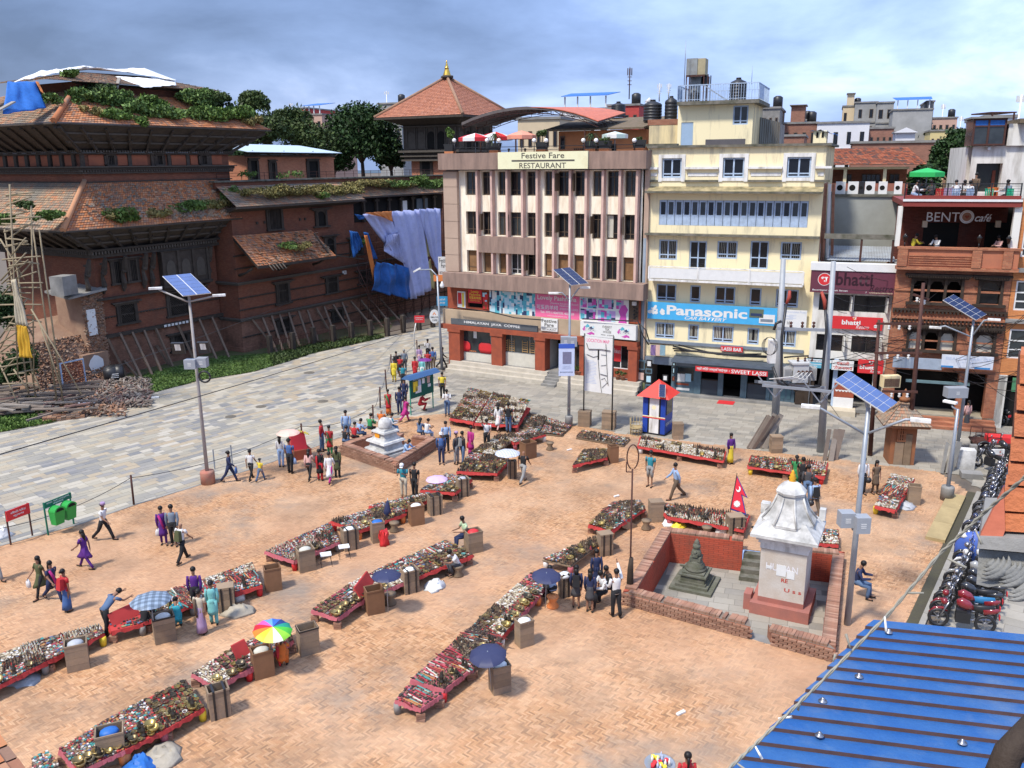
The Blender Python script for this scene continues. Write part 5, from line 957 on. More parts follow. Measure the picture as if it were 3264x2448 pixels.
def cs2(par,u0,u1,v,z,m_=Pw,pr=.07):
 t=MB();t.box(u0,u1,v-pr,v-.004,z,z+.05);u=u0
 while u<u1:t.box(u,u+.12,v-pr-.03,v-.004,z-.06,z-.003);u+=.24
 return t.go('moulded_course',m_,par,kind='stuff')
for z in(4.2,):cs2(P,U0,0,V0,z)
def soffit(par,u0,u1,v1,zi,zo,vo,uo0,uo1,vback,step=1.15):
 m_=MB();m_.hexa([(u0,V0,zi),(u1,V0,zi),(uo1,vo,zo-.04),(uo0,vo,zo-.04)],[(u0,V0+.1,zi+.1),(u1,V0+.1,zi+.1),(uo1,vo+.1,zo),(uo0,vo+.1,zo)])
 m_.hexa([(u0,V0,zi),(uo0,vo,zo-.04),(uo0,vback,zo-.04),(u0,vback,zi)],[(u0+.1,V0,zi+.1),(uo0+.1,vo,zo),(uo0+.1,vback,zo),(u0+.1,vback,zi+.1)]);m_.go('soffit',Pw,par)
 n=int((u1-u0)/step);
 for i in rgx(n+1):
  t=i/n;a=(u0+(u1-u0)*t,V0-.05,zi-.15);b=(uo0+(uo1-uo0)*t,vo+.15,zo-.18);st=MB().beam(a,b,.16,.22);mid=(Ve(a)+Ve(b))/2;st.cbox(mid,(.24,.3,.3),rx=.7);st.go('strut',Pw,par)
 n=int((vback-V0)/step)
 for i in rgx(n):
  t=i/n;a=(u0-.05,V0+(vback-V0)*t,zi-.15);b=(uo0+.15,vo+(vback-vo)*t,zo-.18);MB().beam(a,b,.22,.16).go('strut',Pw,par)
 r=MB()
 for k in(.35,.7):
  r.box(u0+(uo0-u0)*k,u1+(uo1-u1)*k,V0+(vo-V0)*k-.1,V0+(vo-V0)*k,zi+(zo-zi)*k-.12,zi+(zo-zi)*k+.0)
 r.go('purlin',mat('grey_timber',(0,0,0)),par)
soffit(P,U0,.1,0,9.0,10.42,.45,-13.4,1.1,13)
def roofring(par,ui0,ui1,vi0,vi1,zi,uo0,uo1,vo0,vo1,zo,m_,mL,nu,nv,tag_):
 tr2(par,'roof_tiles',(uo0,vo0,zo),(uo1,vo0,zo),(ui1,vi0,zi),(ui0,vi0,zi),nu,nv,m_)
 tr2(par,'roof_tiles',(uo0,vo1,zo),(uo0,vo0,zo),(ui0,vi0,zi),(ui0,vi1,zi),int(nu*.7),nv,mL)
 MB().quad((uo1,vo0,zo),(uo1,vo1,zo),(ui1,vi1,zi),(ui1,vi0,zi)).go('roof_side',m_,par)
 MB().tube([(uo0-.05,vo0-.05,zo+.08),((uo0+ui0)/2,(vo0+vi0)/2,(zo+zi)/2+.12),(ui0,vi0,zi+.12)],[.2,.17,.17],7).go('hip_ridge',Pt,par)
 MB().box(uo0-.04,uo1+.04,vo0-.05,vo0+.02,zo-.12,zo-.01).box(uo0-.05,uo0+.02,vo0+.021,vo1,zo-.12,zo-.01).go('eave_board',Pw,par)
roofring(P,-10.2,1.0,2.5,13,13.45,-13.6,1.25,.3,15.5,10.5,Pt,Pu,70,20,'l')
A0,A1=-10.2,2.4
bx('tier_wall',Pb_,P,A0,A1,2.5,13,13.3,15.3)
def ring2(nm,z0,z1,pr,m_,a0=A0,a1=A1,v0=2.5,v1=13):
 MB().box(a0-pr,a1+pr,v0-pr,v0-.002,z0,z1).box(a0-pr,a0-.002,v0-.001,v1,z0,z1).go(nm,m_,P)
ring2('timber_cornice',14.25,14.42,.3,Pw);ring2('timber_cornice',14.42,14.5,.45,mat('grey_timber',(0,0,0)));ring2('timber_cornice',14.0,14.12,.2,Pw);ring2('timber_cornice',15.3,15.42,.3,Pw);ring2('timber_cornice',13.42,13.5,.12,Pw)
tm=MB();u=A0-.3
while u<A1+.3:tm.box(u,u+.1,2.5-.28,2.49,14.13,14.24).box(u,u+.1,2.5-.42,2.49,15.43,15.55);u+=.21
v=2.5
while v<12.5:tm.box(A0-.28,A0-.01,v,v+.1,14.13,14.24).box(A0-.42,A0-.01,v,v+.1,15.43,15.55);v+=.21
tm.go('dentils',mat('grey_timber',(0,0,0)),P,kind='stuff')
for i,x in en((640,860,1010,1190,1240,1320,1465,1590,1640)):
 u,_=PF.px(c1(x,890),2.5);
 if x in(860,1240,1590):cwin(P,u-.25,u+.3,14.6,15.2,2.5,'slat',.12)
 else:bx('timber_pilaster',Pw,P,u-.14,u+.14,2.36,2.495,14.5,15.3)
for a,b in((690,810),(905,995),(1030,1150),(1340,1455),(1490,1545),(1650,1735)):u,u2=PF.U(c1(a,890),2.5),PF.U(c1(b,890),2.5);bx('brick_panel',Po,P,u,u2,2.44,2.496,14.55,15.25)
for i in rgx(7):v=3.1+i*1.35;bx('timber_pilaster',Pw,P,A0-.14,A0-.004,v,v+.35,14.5,15.3);bx('brick_panel',Po,P,A0-.06,A0-.005,v+.42,v+1.2,14.55,15.25)
V0_=V0;V0=2.5;soffit(P,A0,A1,0,15.55,17.12,.45,-13.0,4.7,14);V0=V0_
roofring(P,-9.3,1.6,3.6,12,19.45,-13.2,5.0,.3,15.8,17.2,Pt,Pu,80,18,'u')
bx('tier_wall',Pb_,P,-8.9,1.4,4,11.5,19.4,20.1);bx('timber_cornice',Pw,P,-9.2,1.7,3.7,3.99,19.95,20.08)
rr=rn.Random(5)
tr2(P,'roof_tiles',(-11.8,2.8,19.95),(2.6,2.8,20.1),(-1.5,6.5,21.1),(-6.5,6.5,21.0),50,12,Pu)
tr2(P,'roof_tiles',(-11.8,11,19.95),(-11.8,2.8,19.95),(-6.5,6.5,21.0),(-6.5,8,21.0),30,10,Pu)
MB().add([(2.6,2.8,20.1),(2.6,11,20.1),(-1.5,8,21.1),(-1.5,6.5,21.1)],[(0,1,2,3)]).go('roof_side',Pu,P)
Wp=mat('white_tarpaulin',(.78,.78,.77),.6,var=.1,scale=2,bump=.3,bscale=6)
def tarp(name,pts,F,m_,label,cat='tarpaulin',amp=.12,seed=0,group=None,par=None,fr=2.5):
 """pts: four (pixel, v) corners: top-left, top-right, bottom-right, bottom-left in frame F"""
 Q=[]
 for(p,v)in pts:u,z=F.px(p,v);Q.append(Ve((u,v,z)))
 b=Q[3];g=lambda a,t:(Q[0]*(1-a)+Q[1]*a)*(1-t)+(Q[3]*(1-a)+Q[2]*a)*t-b
 o=cloth_sheet(MB(),g,amp,seed=seed,fr=fr).go(name,m_,None,loc=F.w(*b),rot=F.a,label=label,cat=cat,group=group)
 sm=o.modifiers.new('thick','SOLIDIFY');sm.thickness=.02;return o
tarp('white_tarpaulin',[(c1(480,185),7),(c1(1130,165),7.2),(c1(1390,265),2.9),(c1(680,145),6.4)],PF,Wp,'bright white tarpaulin spread over the right half of the tower top','tarpaulin',.1,3)
tarp('white_tarpaulin',[(c1(330,190),7),(c1(690,145),6.4),(c1(500,192),5.5),(c1(90,275),3.6)],PF,Wp,'cream white crumpled tarpaulin over the left end of the tower top','tarpaulin',.12,4)
tarp('white_tarpaulin',[(c1(900,230),5),(c1(1380,255),3.5),(c1(1380,300),2.6),(c1(1130,320),2.3)],PF,Wp,'hanging lower flap of white tarpaulin below the tower ridge','tarpaulin',.06,6)
tarp('blue_tarpaulin',[(c1(60,275),3.2),(c1(285,270),3.2),(c1(365,480),1.9),(c1(20,525),1.2)],PF,Ta,'bright blue tarpaulin draped over the upper left roof slope of the tower','tarpaulin',.07,8,fr=1.3)
tarp('orange_strip',[(c1(280,270),3.1),(c1(298,272),3.1),(c1(350,375),2.6),(c1(320,350),2.6)],PF,mat('orange_tarpaulin',(.65,.22,.06),.6,var=.2),'narrow orange cloth edge beside the blue tarpaulin on the tower','cloth',.02,9)
bm_=PF.px(c1(935,240),3.2);b2_=PF.px(c1(895,385),2.6);MB().beam((0,0,0),(b2_[0]-bm_[0],-.6,b2_[1]-bm_[1]),.22,.08).go('plank',mat('weathered_plank',(.33,.30,.26),.9,var=.3,scale=4),None,loc=PF.w(bm_[0],3.2,bm_[1]),rot=PF.a,label='pale weathered plank leaning against the tower top eave',cat='plank')
a_=PF.px(c1(100,430),1.6);b_=PF.px(c1(0,520),1.0);MB().beam((0,0,0),(b_[0]-a_[0]-1,-.6,b_[1]-a_[1]-.3),.3,.08).go('plank',MC['weathered_plank'],None,loc=PF.w(a_[0],1.5,a_[1]),rot=PF.a,label='grey plank lying on the blue tarpaulin at the upper left',cat='plank')
def gw2(c,x,y,rx,ry,v,m_,n,size=.13,seed=0,up=.55,parent=None,F=PF,name='weeds'):
 u,z=F.px(c(x,y),v);u2=F.U(c(x+rx,y),v);z2=F.Z(c(x,y-ry),v)
 m_={La:Lb,Lb:M_weed}.get(m_,m_);return leaves(name,m_,(u,v-.1,z+.05),(abs(u2-u)*1.3,.9,max(abs(z2-z)*1.35,.45)),int(n*1.9),size,parent or P,clumps=max(14,n//40),seed=seed,kind='stuff')
gi=0
for(x,y,rx,ry,v,m_,n)in((640,420,90,70,2.8,Lb,900),(780,400,130,80,3.0,La,1800),(900,440,140,80,2.4,Lb,1800),(900,560,110,55,1.2,Lc,1500),(1080,520,140,80,1.8,Lb,1900),(1090,600,50,40,.8,Lc,400),(1180,480,100,70,2.2,Lc,1300),(1310,540,130,60,1.6,Lb,1500),(1560,430,140,75,2.6,Lb,1800),(1700,440,110,60,2.4,La,1200),(1650,550,170,55,1.5,Lc,2200),(1860,540,110,60,1.4,Lc,1300),(1960,580,60,50,1.2,Dy,600),(700,530,90,50,1.6,Dy,600),(540,235,45,30,3.9,Lc,350),(395,420,50,25,2.2,Lb,200),(920,1340,120,60,.8,Lc,1200),(900,1330,110,45,.9,Dy,500),(1220,1320,90,40,.9,Dy,500),(1460,1270,150,45,1.2,Lb,1000),(1640,1250,150,40,1.3,Dy,900),(1780,1190,80,80,1.4,Lb,700),(370,1340,90,45,.9,Lb,600),(200,1250,60,30,1.6,La,250),(30,1360,60,50,1.4,Lb,400)):
 gw2(c1,x,y,rx,ry,v,m_,n,seed=gi);gi+=1
lt=MB();
for k in rgx(420):
 x=rr.uniform(680,1700);t=rr.random();u,z=PF.px(c1(x,1090+130*t*t),1.9-.6*t);v=rr.uniform(.6,2.3);z=10.5+(v-.3)/2.2*2.95;lt.cbox((u+rr.uniform(-1,1),v,z+.08),(.24,.16,.03),rz=rr.random()*3,rx=-.9+rr.uniform(-.3,.3),ry=rr.uniform(-.3,.3))
for k in rgx(200):v=rr.uniform(.4,1.0);lt.cbox((rr.uniform(-5,1),v,10.6+(v-.3)/2.2*2.95),(.3,.2,.04),rz=rr.random()*3,rx=-.9)
lt.go('loose_tiles',Pu,P,kind='stuff')
rub=em('rubble_heap',PF.w(-12.5,3.5,0),PF.a,'collapsed heap of brick rubble and earth at the broken left corner of the tower','rubble')
Rr=mat((.3,.15,.1),.95,ramp=[(.30,.16,.10),(.36,.19,.11),(.25,.17,.12),(.33,.24,.18),(.22,.13,.09),(.40,.24,.15)],var=.3,scale=1)
Mu=mat((.32,.21,.14),.95,col2=(.22,.13,.09),scale=1.2,bump=.8,bscale=10)
def rbb(n,f,name,par,m_=Rr,s=(.22,.1,.06),seed=0,**k):
 r=rn.Random(seed);mb=MB()
 for i in rgx(n):p=f(r);q=r.uniform(.7,1.3);mb.cbox(p,(s[0]*q,s[1]*q,s[2]*q),rz=r.random()*6,rx=r.uniform(-.6,.6),ry=r.uniform(-.6,.6))
 return mb.go(name,m_,par,kind='stuff',**k)
MB().hexa([(-3.5,-2.2,-.2),(1.6,-2.2,-.2),(2.0,4,-.2),(-4,5,-.2)],[(-2.2,-.4,3.2),(1.2,-.9,2.6),(1.9,3,4.2),(-2,3,4.0)]).go('mound',Mu,rub)
rbb(3200,lambda r:(lambda t,s:(-3.4+5.2*s,-2.4+1.9*t+.2*r.random(),-.1+3.2*t+.15*r.random()))(r.random(),r.random()),'rubble',rub,seed=3)
core=em('brick_core',PF.w(U0,V0,0),PF.a,'torn open wall of loose bricks between the plastered red wall and the rubble','ruined wall')
bx('mud_core',Mu,core,-1.3,-.02,-.1,3,0,6.2)
cb=MB();bb=cb.box(-.11,.11,-.06,.06,-.03,.03).mesh('brick',Rr);
for j in rgx(26):
 for i in rgx(6):
  r_=rn.random()
  if r_<.25:continue
  link('brick',bb,None,core,loc=(-1.2+i*.22+.1*(j%2),-.14-.05*rn.random(),.8+j*.2+rn.uniform(-.03,.03)),rot=(rn.uniform(-.15,.15),rn.uniform(-.1,.1),rn.uniform(-.3,.3)))
rbb(2600,lambda r:(-1.35+1.4*r.random(),-.2+.14*r.random(),r.random()*6.1),'loose_bricks',core,seed=9)
MB().box(-1.25,-.6,-.3,-.16,3.2,5.).go('white_plaster',Wh,core);MB().hexa([(-2.6,-.6,5.9),(0.3,-.6,6.2),(.3,2,6.4),(-2.6,2,6.2)],[(-2.6,-.6,6.05),(.3,-.6,6.35),(.3,2,6.55),(-2.6,2,6.35)]).go('broken_slab',Cn,core)
x_=PF.px(d1(610,470),1.2);MB().box(-.65,.65,-.4,.6,0,1.25).go('concrete_tank',Cn,None,loc=PF.w(x_[0],1.6,6.3),rot=PF.a+.3,label='square grey concrete cistern perched on the broken ledge of the tower',cat='cistern')
q=PF.px(d1(850,1150),1.7);MB().add([(.55*mt_.cos(t)*(1+.15*mt_.sin(3*t)),-.03,.75*mt_.sin(t)*(1+.1*mt_.cos(4*t)))for t in np.linspace(0,5.9,11)],[tpx(rgx(11))]).go('plaster_patch',Wh,core,loc=(q[0]-U0,-.62,q[1]));bx('plaster_backing',Mu,core,q[0]-U0-.9,q[0]-U0+1.,-.6,-.15,0,2.)
lat=em('red_lattice_screen',PF.w(PF.U(d1(620,1150),1.),.8,0),PF.a,'red diamond lattice panel with blue frame standing in the rubble','screen');lm=MB()
for k in rgx(-8,9):
 a=max(-.8,k*.2-.9);b=min(.8,k*.2+.9)
 if b>a:lm.beam((a,0,.2+a-k*.2+.9),(b,0,.2+b-k*.2+.9),.035,.02);lm.beam((a,.02,2.-(a-k*.2+.9)),(b,.02,2.-(b-k*.2+.9)),.035,.02)
lm.go('lattice',Rp,lat);frame_mb(MB(),-.85,.85,.15,2.05,-.02,.08,.06,(),()).go('frame',Bf,lat)
# ---------------- wing ----------------
Wg=bldg('palace_wing',PF,'long red brick palace wing with carved windows and grassy tile eaves')
bx('base_wall',Pc,Wg,0,30,0,9,-.3,2.45);bx('lower_wall',Pb_,Wg,.12,30,.15,9,2.46,5.4);bx('upper_wall',Pb_,Wg,.2,14.5,.3,9,5.41,11.3);bx('upper_wall',Pb_,Wg,14.51,31,1.4,9,5.41,11.3)
for z,h,pr in((2.45,.14,.14),(2.6,.1,.26),(5.35,.12,.14),(5.48,.1,.24),(-.1,.45,.1)):MB().box(-pr,30,-pr,-.003,z,z+h).box(-pr,-.003,-.002,4,z,z+h).go('timber_cornice' if z>0 else 'plinth',mat('grey_timber',(0,0,0))if z>0 else Pc,Wg)
for z in(3.35,4.3,):cs2(Wg,0,30,.13,z)
for z in(6.6,7.6):cs2(Wg,0,14.5,.28,z)
for z in(1.2,):cs2(Wg,0,30,0,z)
def wq(a,b,v=0):return PF.rect(a,b,v)
q=wq(d2(515,440),d2(600,600));cwin(Wg,q[0],q[1]+.2,3.3,4.9,.13,'slat',.4)
q=wq(d2(955,425),d2(1045,550));cwin(Wg,q[0],q[1],3.4,4.7,.13,'lattice',.5)
q=wq(d2(1250,410),d2(1320,480));cwin(Wg,q[0],q[1],3.7,4.7,.13,'lattice',.5)
q=wq(d2(960,120),d2(1030,200));cwin(Wg,q[0],q[1],6.6,8.2,.28,'arch',.4)
q=wq(d2(1180,120),d2(1260,220));cwin(Wg,q[0],q[1]+.2,6.4,7.8,.28,'slat',.4)
q=wq(d2(520,850),d2(620,930));cwin(Wg,q[0],q[1],.9,1.9,0,'lattice',.4)
q=wq(d2(1000,780),d2(1080,830));cwin(Wg,q[0],q[1],.8,1.7,0,'lattice',.4)
q=wq(c2(390,1250),c2(500,1385));cwin(Wg,q[0],q[1],9.4,11.2,.28,'slat',.25)
q=wq(c2(775,1285),c2(845,1370));cwin(Wg,q[0],q[1],9.3,10.6,.28,'arch',.5)
for k,x in en((300,360,640,680)):
 u,_=PF.px(c2(x,1330));bx('brick_niche',Pw,Wg,u,u+.18,.2,.29,9.9,10.1)
q=wq(d2(1088,315),d2(1112,342));o=bx('number_plate',Wh,Wg,q[0],q[1]+.1,-.0,.12,q[2],q[3]);text(o,'२',(q[0]+.1,q[1],q[2]+.05,q[3]-.05),-.005,Ik,.02)
q=PF.rect(d1(1425,760),d1(1610,795),V0);
for k in rgx(7):bx('white_tab',Wh,P,q[0]+k*.33,q[0]+k*.33+.22,V0-.24,V0-.222,2.78+.0,2.95)
tr2(Wg,'roof_tiles',(-.3,-.9,11.4),(14.7,-.9,11.4),(14.4,1.5,12.9),(0,1.5,12.9),60,12,Pu)
MB().box(-.35,14.75,-.95,-.88,11.25,11.39).go('eave_board',Pw,Wg);MB().hexa([(-.2,-.8,11.25),(14.6,-.8,11.25),(14.6,.3,10.95),(-.2,.3,10.95)],[(-.2,-.8,11.38),(14.6,-.8,11.38),(14.6,.3,11.3),(-.2,.3,11.3)]).go('soffit',Pw,Wg)
tr2(Wg,'roof_tiles',(14.2,.3,11.55),(31,.3,11.55),(31,2.2,12.6),(13.5,2.2,12.6),66,9,Pu);MB().box(14.2,31,.25,.32,11.42,11.54).go('eave_board',Pw,Wg)
bx('terrace_parapet',Pb_,Wg,0,31,1.5,1.8,12.7,13.2);bx('coping',Mo,Wg,-.2,31,1.35,2.0,13.201,13.33);bx('roof_terrace',Cn,Wg,0,31,1.81,16,12.5,12.7)
bx('gallery_void',Dk,Wg,15,30,1.3,1.39,9.2,11.3)
for k in rgx(8):u=15+k*1.9;MB().box(u-.12,u+.12,1.0,1.25,9.2,11.3).cbox((u,1.1,11.1),(.7,.25,.2)).go('gallery_post',Pw,Wg)
bx('gallery_window',mat((.10,.13,.16),.6),Wg,25.3,27.2,1.15,1.25,9.6,11.0);bx('notice',Wh,Wg,22.9,23.6,1.1,1.2,9.8,10.9)
gi=100
for(x,y,rx,ry,v,m_,n)in((230,1150,70,30,0,Dy,300),(460,1150,130,50,-.1,Dy,1400),(620,1150,140,45,-.1,Dy,1400),(820,1140,130,45,0,Dy,1400),(980,1140,110,40,0,Dy,1100),(810,1180,40,25,-.6,Lc,220),(1150,1080,160,30,1,Dy,1200),(1350,1080,150,30,1,Lb,1000),(1420,1095,120,25,1,Dy,700),(1560,1070,110,45,1.2,Lc,900),(1680,1090,110,40,1.2,Lb,900),(230,1010,60,12,1.8,Lc,120),(560,1010,80,10,1.8,Lc,120)):
 gw2(c2,x,y,rx,ry,v,m_,n,.1,gi,parent=Wg);gi+=1
tr2(Wg,'roof_tiles',(.1,-2.2,6.95),(9.1,-2.1,6.9),(8.6,.1,9.05),(-.1,.1,9.2),40,14,Pt)
gl=MB()
for k in rgx(230):t=rn.random()**2;gl.cbox((rn.uniform(.3,8.8),-2.1+2.1*t,7.05+2.1*t),(.26,.18,.03),rz=rn.random()*3,rx=.7)
gl.go('loose_tiles',Pu,Wg,kind='stuff')
MB().hexa([(.1,-2.25,6.75),(9.1,-2.15,6.7),(8.8,.2,8.6),(.1,.2,8.8)],[(.1,-2.25,6.9),(9.1,-2.15,6.85),(8.8,.2,8.95),(.1,.2,9.1)]).go('timber_deck',Pw,Wg)
for k in rgx(5):u=1.3+k*.35;MB().cyl((u,-2.2,6.95),(u-.1,-2.75,6.55),.05).go('rafter_end',MC['grey_timber'],Wg)
for u in(.3,4.5,8.6):MB().tube([(u,.1,6.1),(u,-.6,6.3),(u,-1.4,6.7)],[.12,.08,.1],6).go('bracket',Pw,Wg)
for(x,y,rx,ry,m_,n)in((540,1570,60,30,Lb,260),(650,1570,70,30,Dy,400),(1130,1540,12,30,Lb,60)):gw2(c2,x,y,rx,ry,-1.6,m_,n,.1,gi,parent=Wg);gi+=1
for(x0,y0,x1,y1,v)in((740,1460,830,1620,-1.5),(830,1620,1100,1659,-.6)):a=PF.px(c2(x0,y0),v);b=PF.px(c2(x1,y1),v);MB().beam((a[0],v,a[1]),(b[0],v-.4,b[1]),.16,.1).go('loose_beam',MC['grey_timber'],Wg)
Pr_=mat((.22,.155,.11),.9,var=.35,scale=3)
props1=[((940,890),(1105,1220),V0),((1055,860),(1240,1250),V0),((1160,845),(1335,1225),V0),((1265,830),(1415,1195),V0),((1365,805),(1510,1140),V0),((1460,790),(1520,900),V0),((1560,770),(1700,1080),V0),((800,875),(965,1190),V0),((1750,730),(1905,1090),V0),((1865,715),(2015,1075),V0),((1380,970),(1480,1130),V0),((1095,1110),(1200,1230),V0)]
for i,(a,b,v)in en(props1):
 p=PF.px(d1(*a),v-.1);g=G(*d1(*b),.1);l=Ve((g-PF.w(0,0,0)));u2,v2=fl2((g-PF.O)@PF.u),fl2((g-PF.O)@PF.v)
 MB().beam((0,0,0),(u2-p[0],max(v2,v-3.2)-v,-p[1]),.15).go('timber_prop',Pr_,None,loc=PF.w(p[0],v-.1,p[1]),rot=PF.a,label='slanted timber prop shoring the tower foot '+('left of' if i<7 else 'near')+' the tall lamp pole',cat='timber prop',group='timber props along the tower' if i<7 else 'timber props near the lamp pole')
tops=[(288,740),(378,725),(457,705),(530,698),(608,682),(697,670),(775,662),(852,643),(922,630),(1000,612),(1080,593),(1158,582),(1235,563),(1310,545),(1400,545)]
bots=[(440,990),(560,1060),(640,1050),(720,1035),(800,1015),(870,1000),(935,975),(980,880),(1095,940),(1150,870),(1255,905),(1310,890),(1405,870),(1465,850),(1550,840)]
for a,b in zip(tops,bots):
 p=PF.px(d2(*a),-.1);g=G(*d2(*b),.0);u2,v2=fl2((g-PF.O)@PF.u),fl2((g-PF.O)@PF.v);v2=max(min(v2,-1.),-3.)
 MB().beam((0,0,0),(max(u2,p[0]-2)-p[0]if abs(u2-p[0])<3 else-.5,v2,-p[1]),.15).go('timber_prop',Pr_,None,loc=PF.w(p[0],-.1,p[1]),rot=PF.a,label='slanted timber prop leaning on the cornice of the red brick wing',cat='timber prop',group='timber props along the palace wing')
fen=em('palace_fence',PF.w(0,-3.2,0),PF.a,'low rusty iron railing with dark square posts along the foot of the palace wing','fence')
fx_=[(450,1010),(650,980),(830,930),(1005,910),(1165,880),(1330,860),(1480,840),(1620,810),(1760,790),(1880,765)]
fp=[G(*d2(x,y+45))for x,y in fx_];fl=[(fl2((g-PF.w(0,-3.2,0))@PF.u),fl2((g-PF.w(0,-3.2,0))@PF.v))for g in fp]
for a in fl:bx('post',Pw,fen,a[0]-.17,a[0]+.17,a[1]-.17,a[1]+.17,0,1.55)
for a,b in zip(fl[:-1],fl[1:]):
 m_=MB();
 for z in(.3,1.15):m_.beam((a[0],a[1],z),(b[0],b[1],z),.04)
 for k in rgx(14):t=(k+.5)/14;x=a[0]+(b[0]-a[0])*t;y=a[1]+(b[1]-a[1])*t;m_.box(x-.012,x+.012,y-.012,y+.012,.3,1.3)
 m_.go('rail_panel',Ru,fen)
gp=[xy(p)for p in gse and[(1224,1077),(1015,1122),(873,1166),(800,1187),(640,1212),(452,1260),(304,1307),(155,1350),(0,1378)]]
gin=[tpx(PF.w(u,v)[:2])for u,v in((20,-.2),(10,-.2),(0,-.2),(-.2,2.2),(-8,2.1),(-16,1),(-30,0))]
bank=[(gp[-1][0]-25,gp[-1][1]-8)]
poly=gp+bank+gin[::-1]
sheet('grass_bank_soil',poly,.0,mat((.13,.10,.06),.95,col2=(.05,.09,.02),scale=.8,bump=.6))
bpy.data.objects['grass_bank_soil'].name='bank'
def grass(name,poly_px,n,m_,h,seed,zb=.02):
 r=np.random.default_rng(seed);Pp=np.array([xy(p)for p in poly_px]);mn,mx=Pp.min(0),Pp.max(0);pts=r.uniform(mn,mx,(n*3,2));pts=pts[inpoly(pts,[tpx(p)for p in Pp])][:n];n=len(pts)
 a=r.random(n)*6.28;w=.05+.05*r.random(n);hh=h*(.4+r.random(n));V=np.zeros((n,4,3));d=np.stack([np.cos(a)*w,np.sin(a)*w],1);l=r.normal(size=(n,2))*h*.5
 V[:,0,:2]=pts-d;V[:,1,:2]=pts+d;V[:,2,:2]=pts+d*.5+l;V[:,3,:2]=pts-d*.5+l;V[:,:2,2]=zb;V[:,2:,2]=zb+hh[:,None]
 return quads_mesh(name,V,m_,None,label='patch of bright green weeds between the paving and the palace' if seed==1 else 'thin weeds and litter at the edge of the bank',kind='stuff')
o=grass('grass',[(452,1262),(640,1212),(800,1187),(873,1166),(860,1130),(780,1135),(700,1140),(600,1165),(520,1180),(440,1205)],22000,M_weed,.1,1);
o=grass('weeds',[(0,1378),(155,1350),(304,1307),(452,1262),(470,1215),(330,1235),(180,1255),(0,1290)],8000,Lc,.14,2)
o=grass('weeds',[(873,1166),(1015,1122),(1224,1077),(1200,1070),(1010,1095),(860,1135)],5000,Lb,.2,3)
r=rn.Random(12)
Db=mat((.2,.15,.12),.9,ramp=[(.20,.16,.13),(.26,.21,.17),(.15,.11,.09),(.22,.13,.11),(.30,.26,.22)],var=.3,scale=2)
dp=em('timber_pile',G(110,1285),0,'heap of grey and reddish salvaged beams lying at the left edge of the street','timber pile')
for k in rgx(110):
 t=r.random();g=G(r.uniform(-30,255),r.uniform(1250,1335)-(.28*60 if 0 else 0))-G(110,1285);L_=r.uniform(.8,3.2);MB().cbox((0,0,0),(L_,r.uniform(.1,.22),r.uniform(.06,.14))).go('beam',Db,dp,loc=(g[0],g[1],r.uniform(.1,.75)),rot=(0,r.uniform(-.12,.12),r.gauss(.35,.45)))
rbb(1600,lambda r:(lambda g:(g[0],g[1],r.uniform(0,.35)))(G(r.uniform(230,480),r.uniform(1215,1300))-G(110,1285)),'splinters',dp,Db,(.5,.08,.05),5)
rbb(1500,lambda r:(lambda g:(g[0],g[1],r.uniform(0,.35)))(G(r.uniform(150,400),r.uniform(1230,1330))-G(110,1285)),'brick_bits',dp,Rr,(.2,.1,.06),6)
br_=em('brick_stack',G(205,1335),.4,'low stack of mossy reddish bricks at the kerb end of the timber heap','brick stack')
sb=MB().box(-.12,.12,-.06,.06,0,.06).mesh('brick',Rr)
for i in rgx(9):
 for j in rgx(5):
  for k in rgx(4):
   if rn.random()<.8:link('brick',sb,None,br_,loc=((i-4)*.25,(j-2)*.13*1.2,k*.065),rot=rn.uniform(-.1,.1))
t_=em('black_water_tank',G(*d1(1020,1290)),0.5,'black ribbed plastic water tank lying on its side among the timber','water tank')
MB().lathe([(.2,0),(.55,.05),(.62,.12),(.62,.5),(.59,.52),(.62,.56),(.62,.95),(.5,1.2),(.3,1.32)],18,(0,0,0)).go('drum',Bk,t_,loc=(.6,0,.6),rot=(0,-mt_.pi/2,0));
for k in rgx(3):bx('printed_mark',Wh,t_,-.3+.05*k,.2,-.66,-.6,.42+.12*k,.45+.12*k)
w_=tarp('white_bag',[((250,1280),0),((300,1285),0),((300,1300),-.4),((250,1300),-.4)],Frame(G(250,1300),0),Wp,'crumpled white plastic sacks on the kerb by the timber heap','plastic sack',.15,2)
bx('white_strip',Wh,None,-.6,.6,-.12,.12,0,.08,loc=G(475,1270),rot=.25,label='long white plastic box lying on the street beside the weeds',cat='box')
tb=bldg('roof_pavilion',PF,'small orange brick pavilion with a pale blue metal roof on the palace terrace');vb=7.
q=PF.rect(c2(205,850),c2(900,1000),vb);u0,u1=q[0],q[1];zb,zt_=12.7,PF.Z(c2(500,850),vb)
Ob_=btx((.42,.16,.09),(.50,.21,.12),(.3,.18,.12),samt=.3)
bx('wall',Ob_,tb,u0,u1,vb,vb+4,zb,zt_);bx('cornice',Pw,tb,u0-.15,u1+.15,vb-.15,vb-.004,zt_-.1,zt_+.08);bx('cornice',Ob_,tb,u0-.1,u1+.1,vb-.1,vb-.004,zt_-.3,zt_-.2)
for x0,x1,y0,k in((235,290,890,0),(395,430,905,1),(690,765,895,0)):a=PF.U(c2(x0,950),vb);b=PF.U(c2(x1,950),vb);cwin(tb,a,b,zb+(.05 if not k else.5),PF.Z(c2(x0,y0),vb),vb,'slat' if k else 'none',.15)
a=PF.px(c2(255,783),vb-1.5);b=PF.px(c2(958,815),vb-1.5);c_=PF.px(c2(500,826),vb-3.);
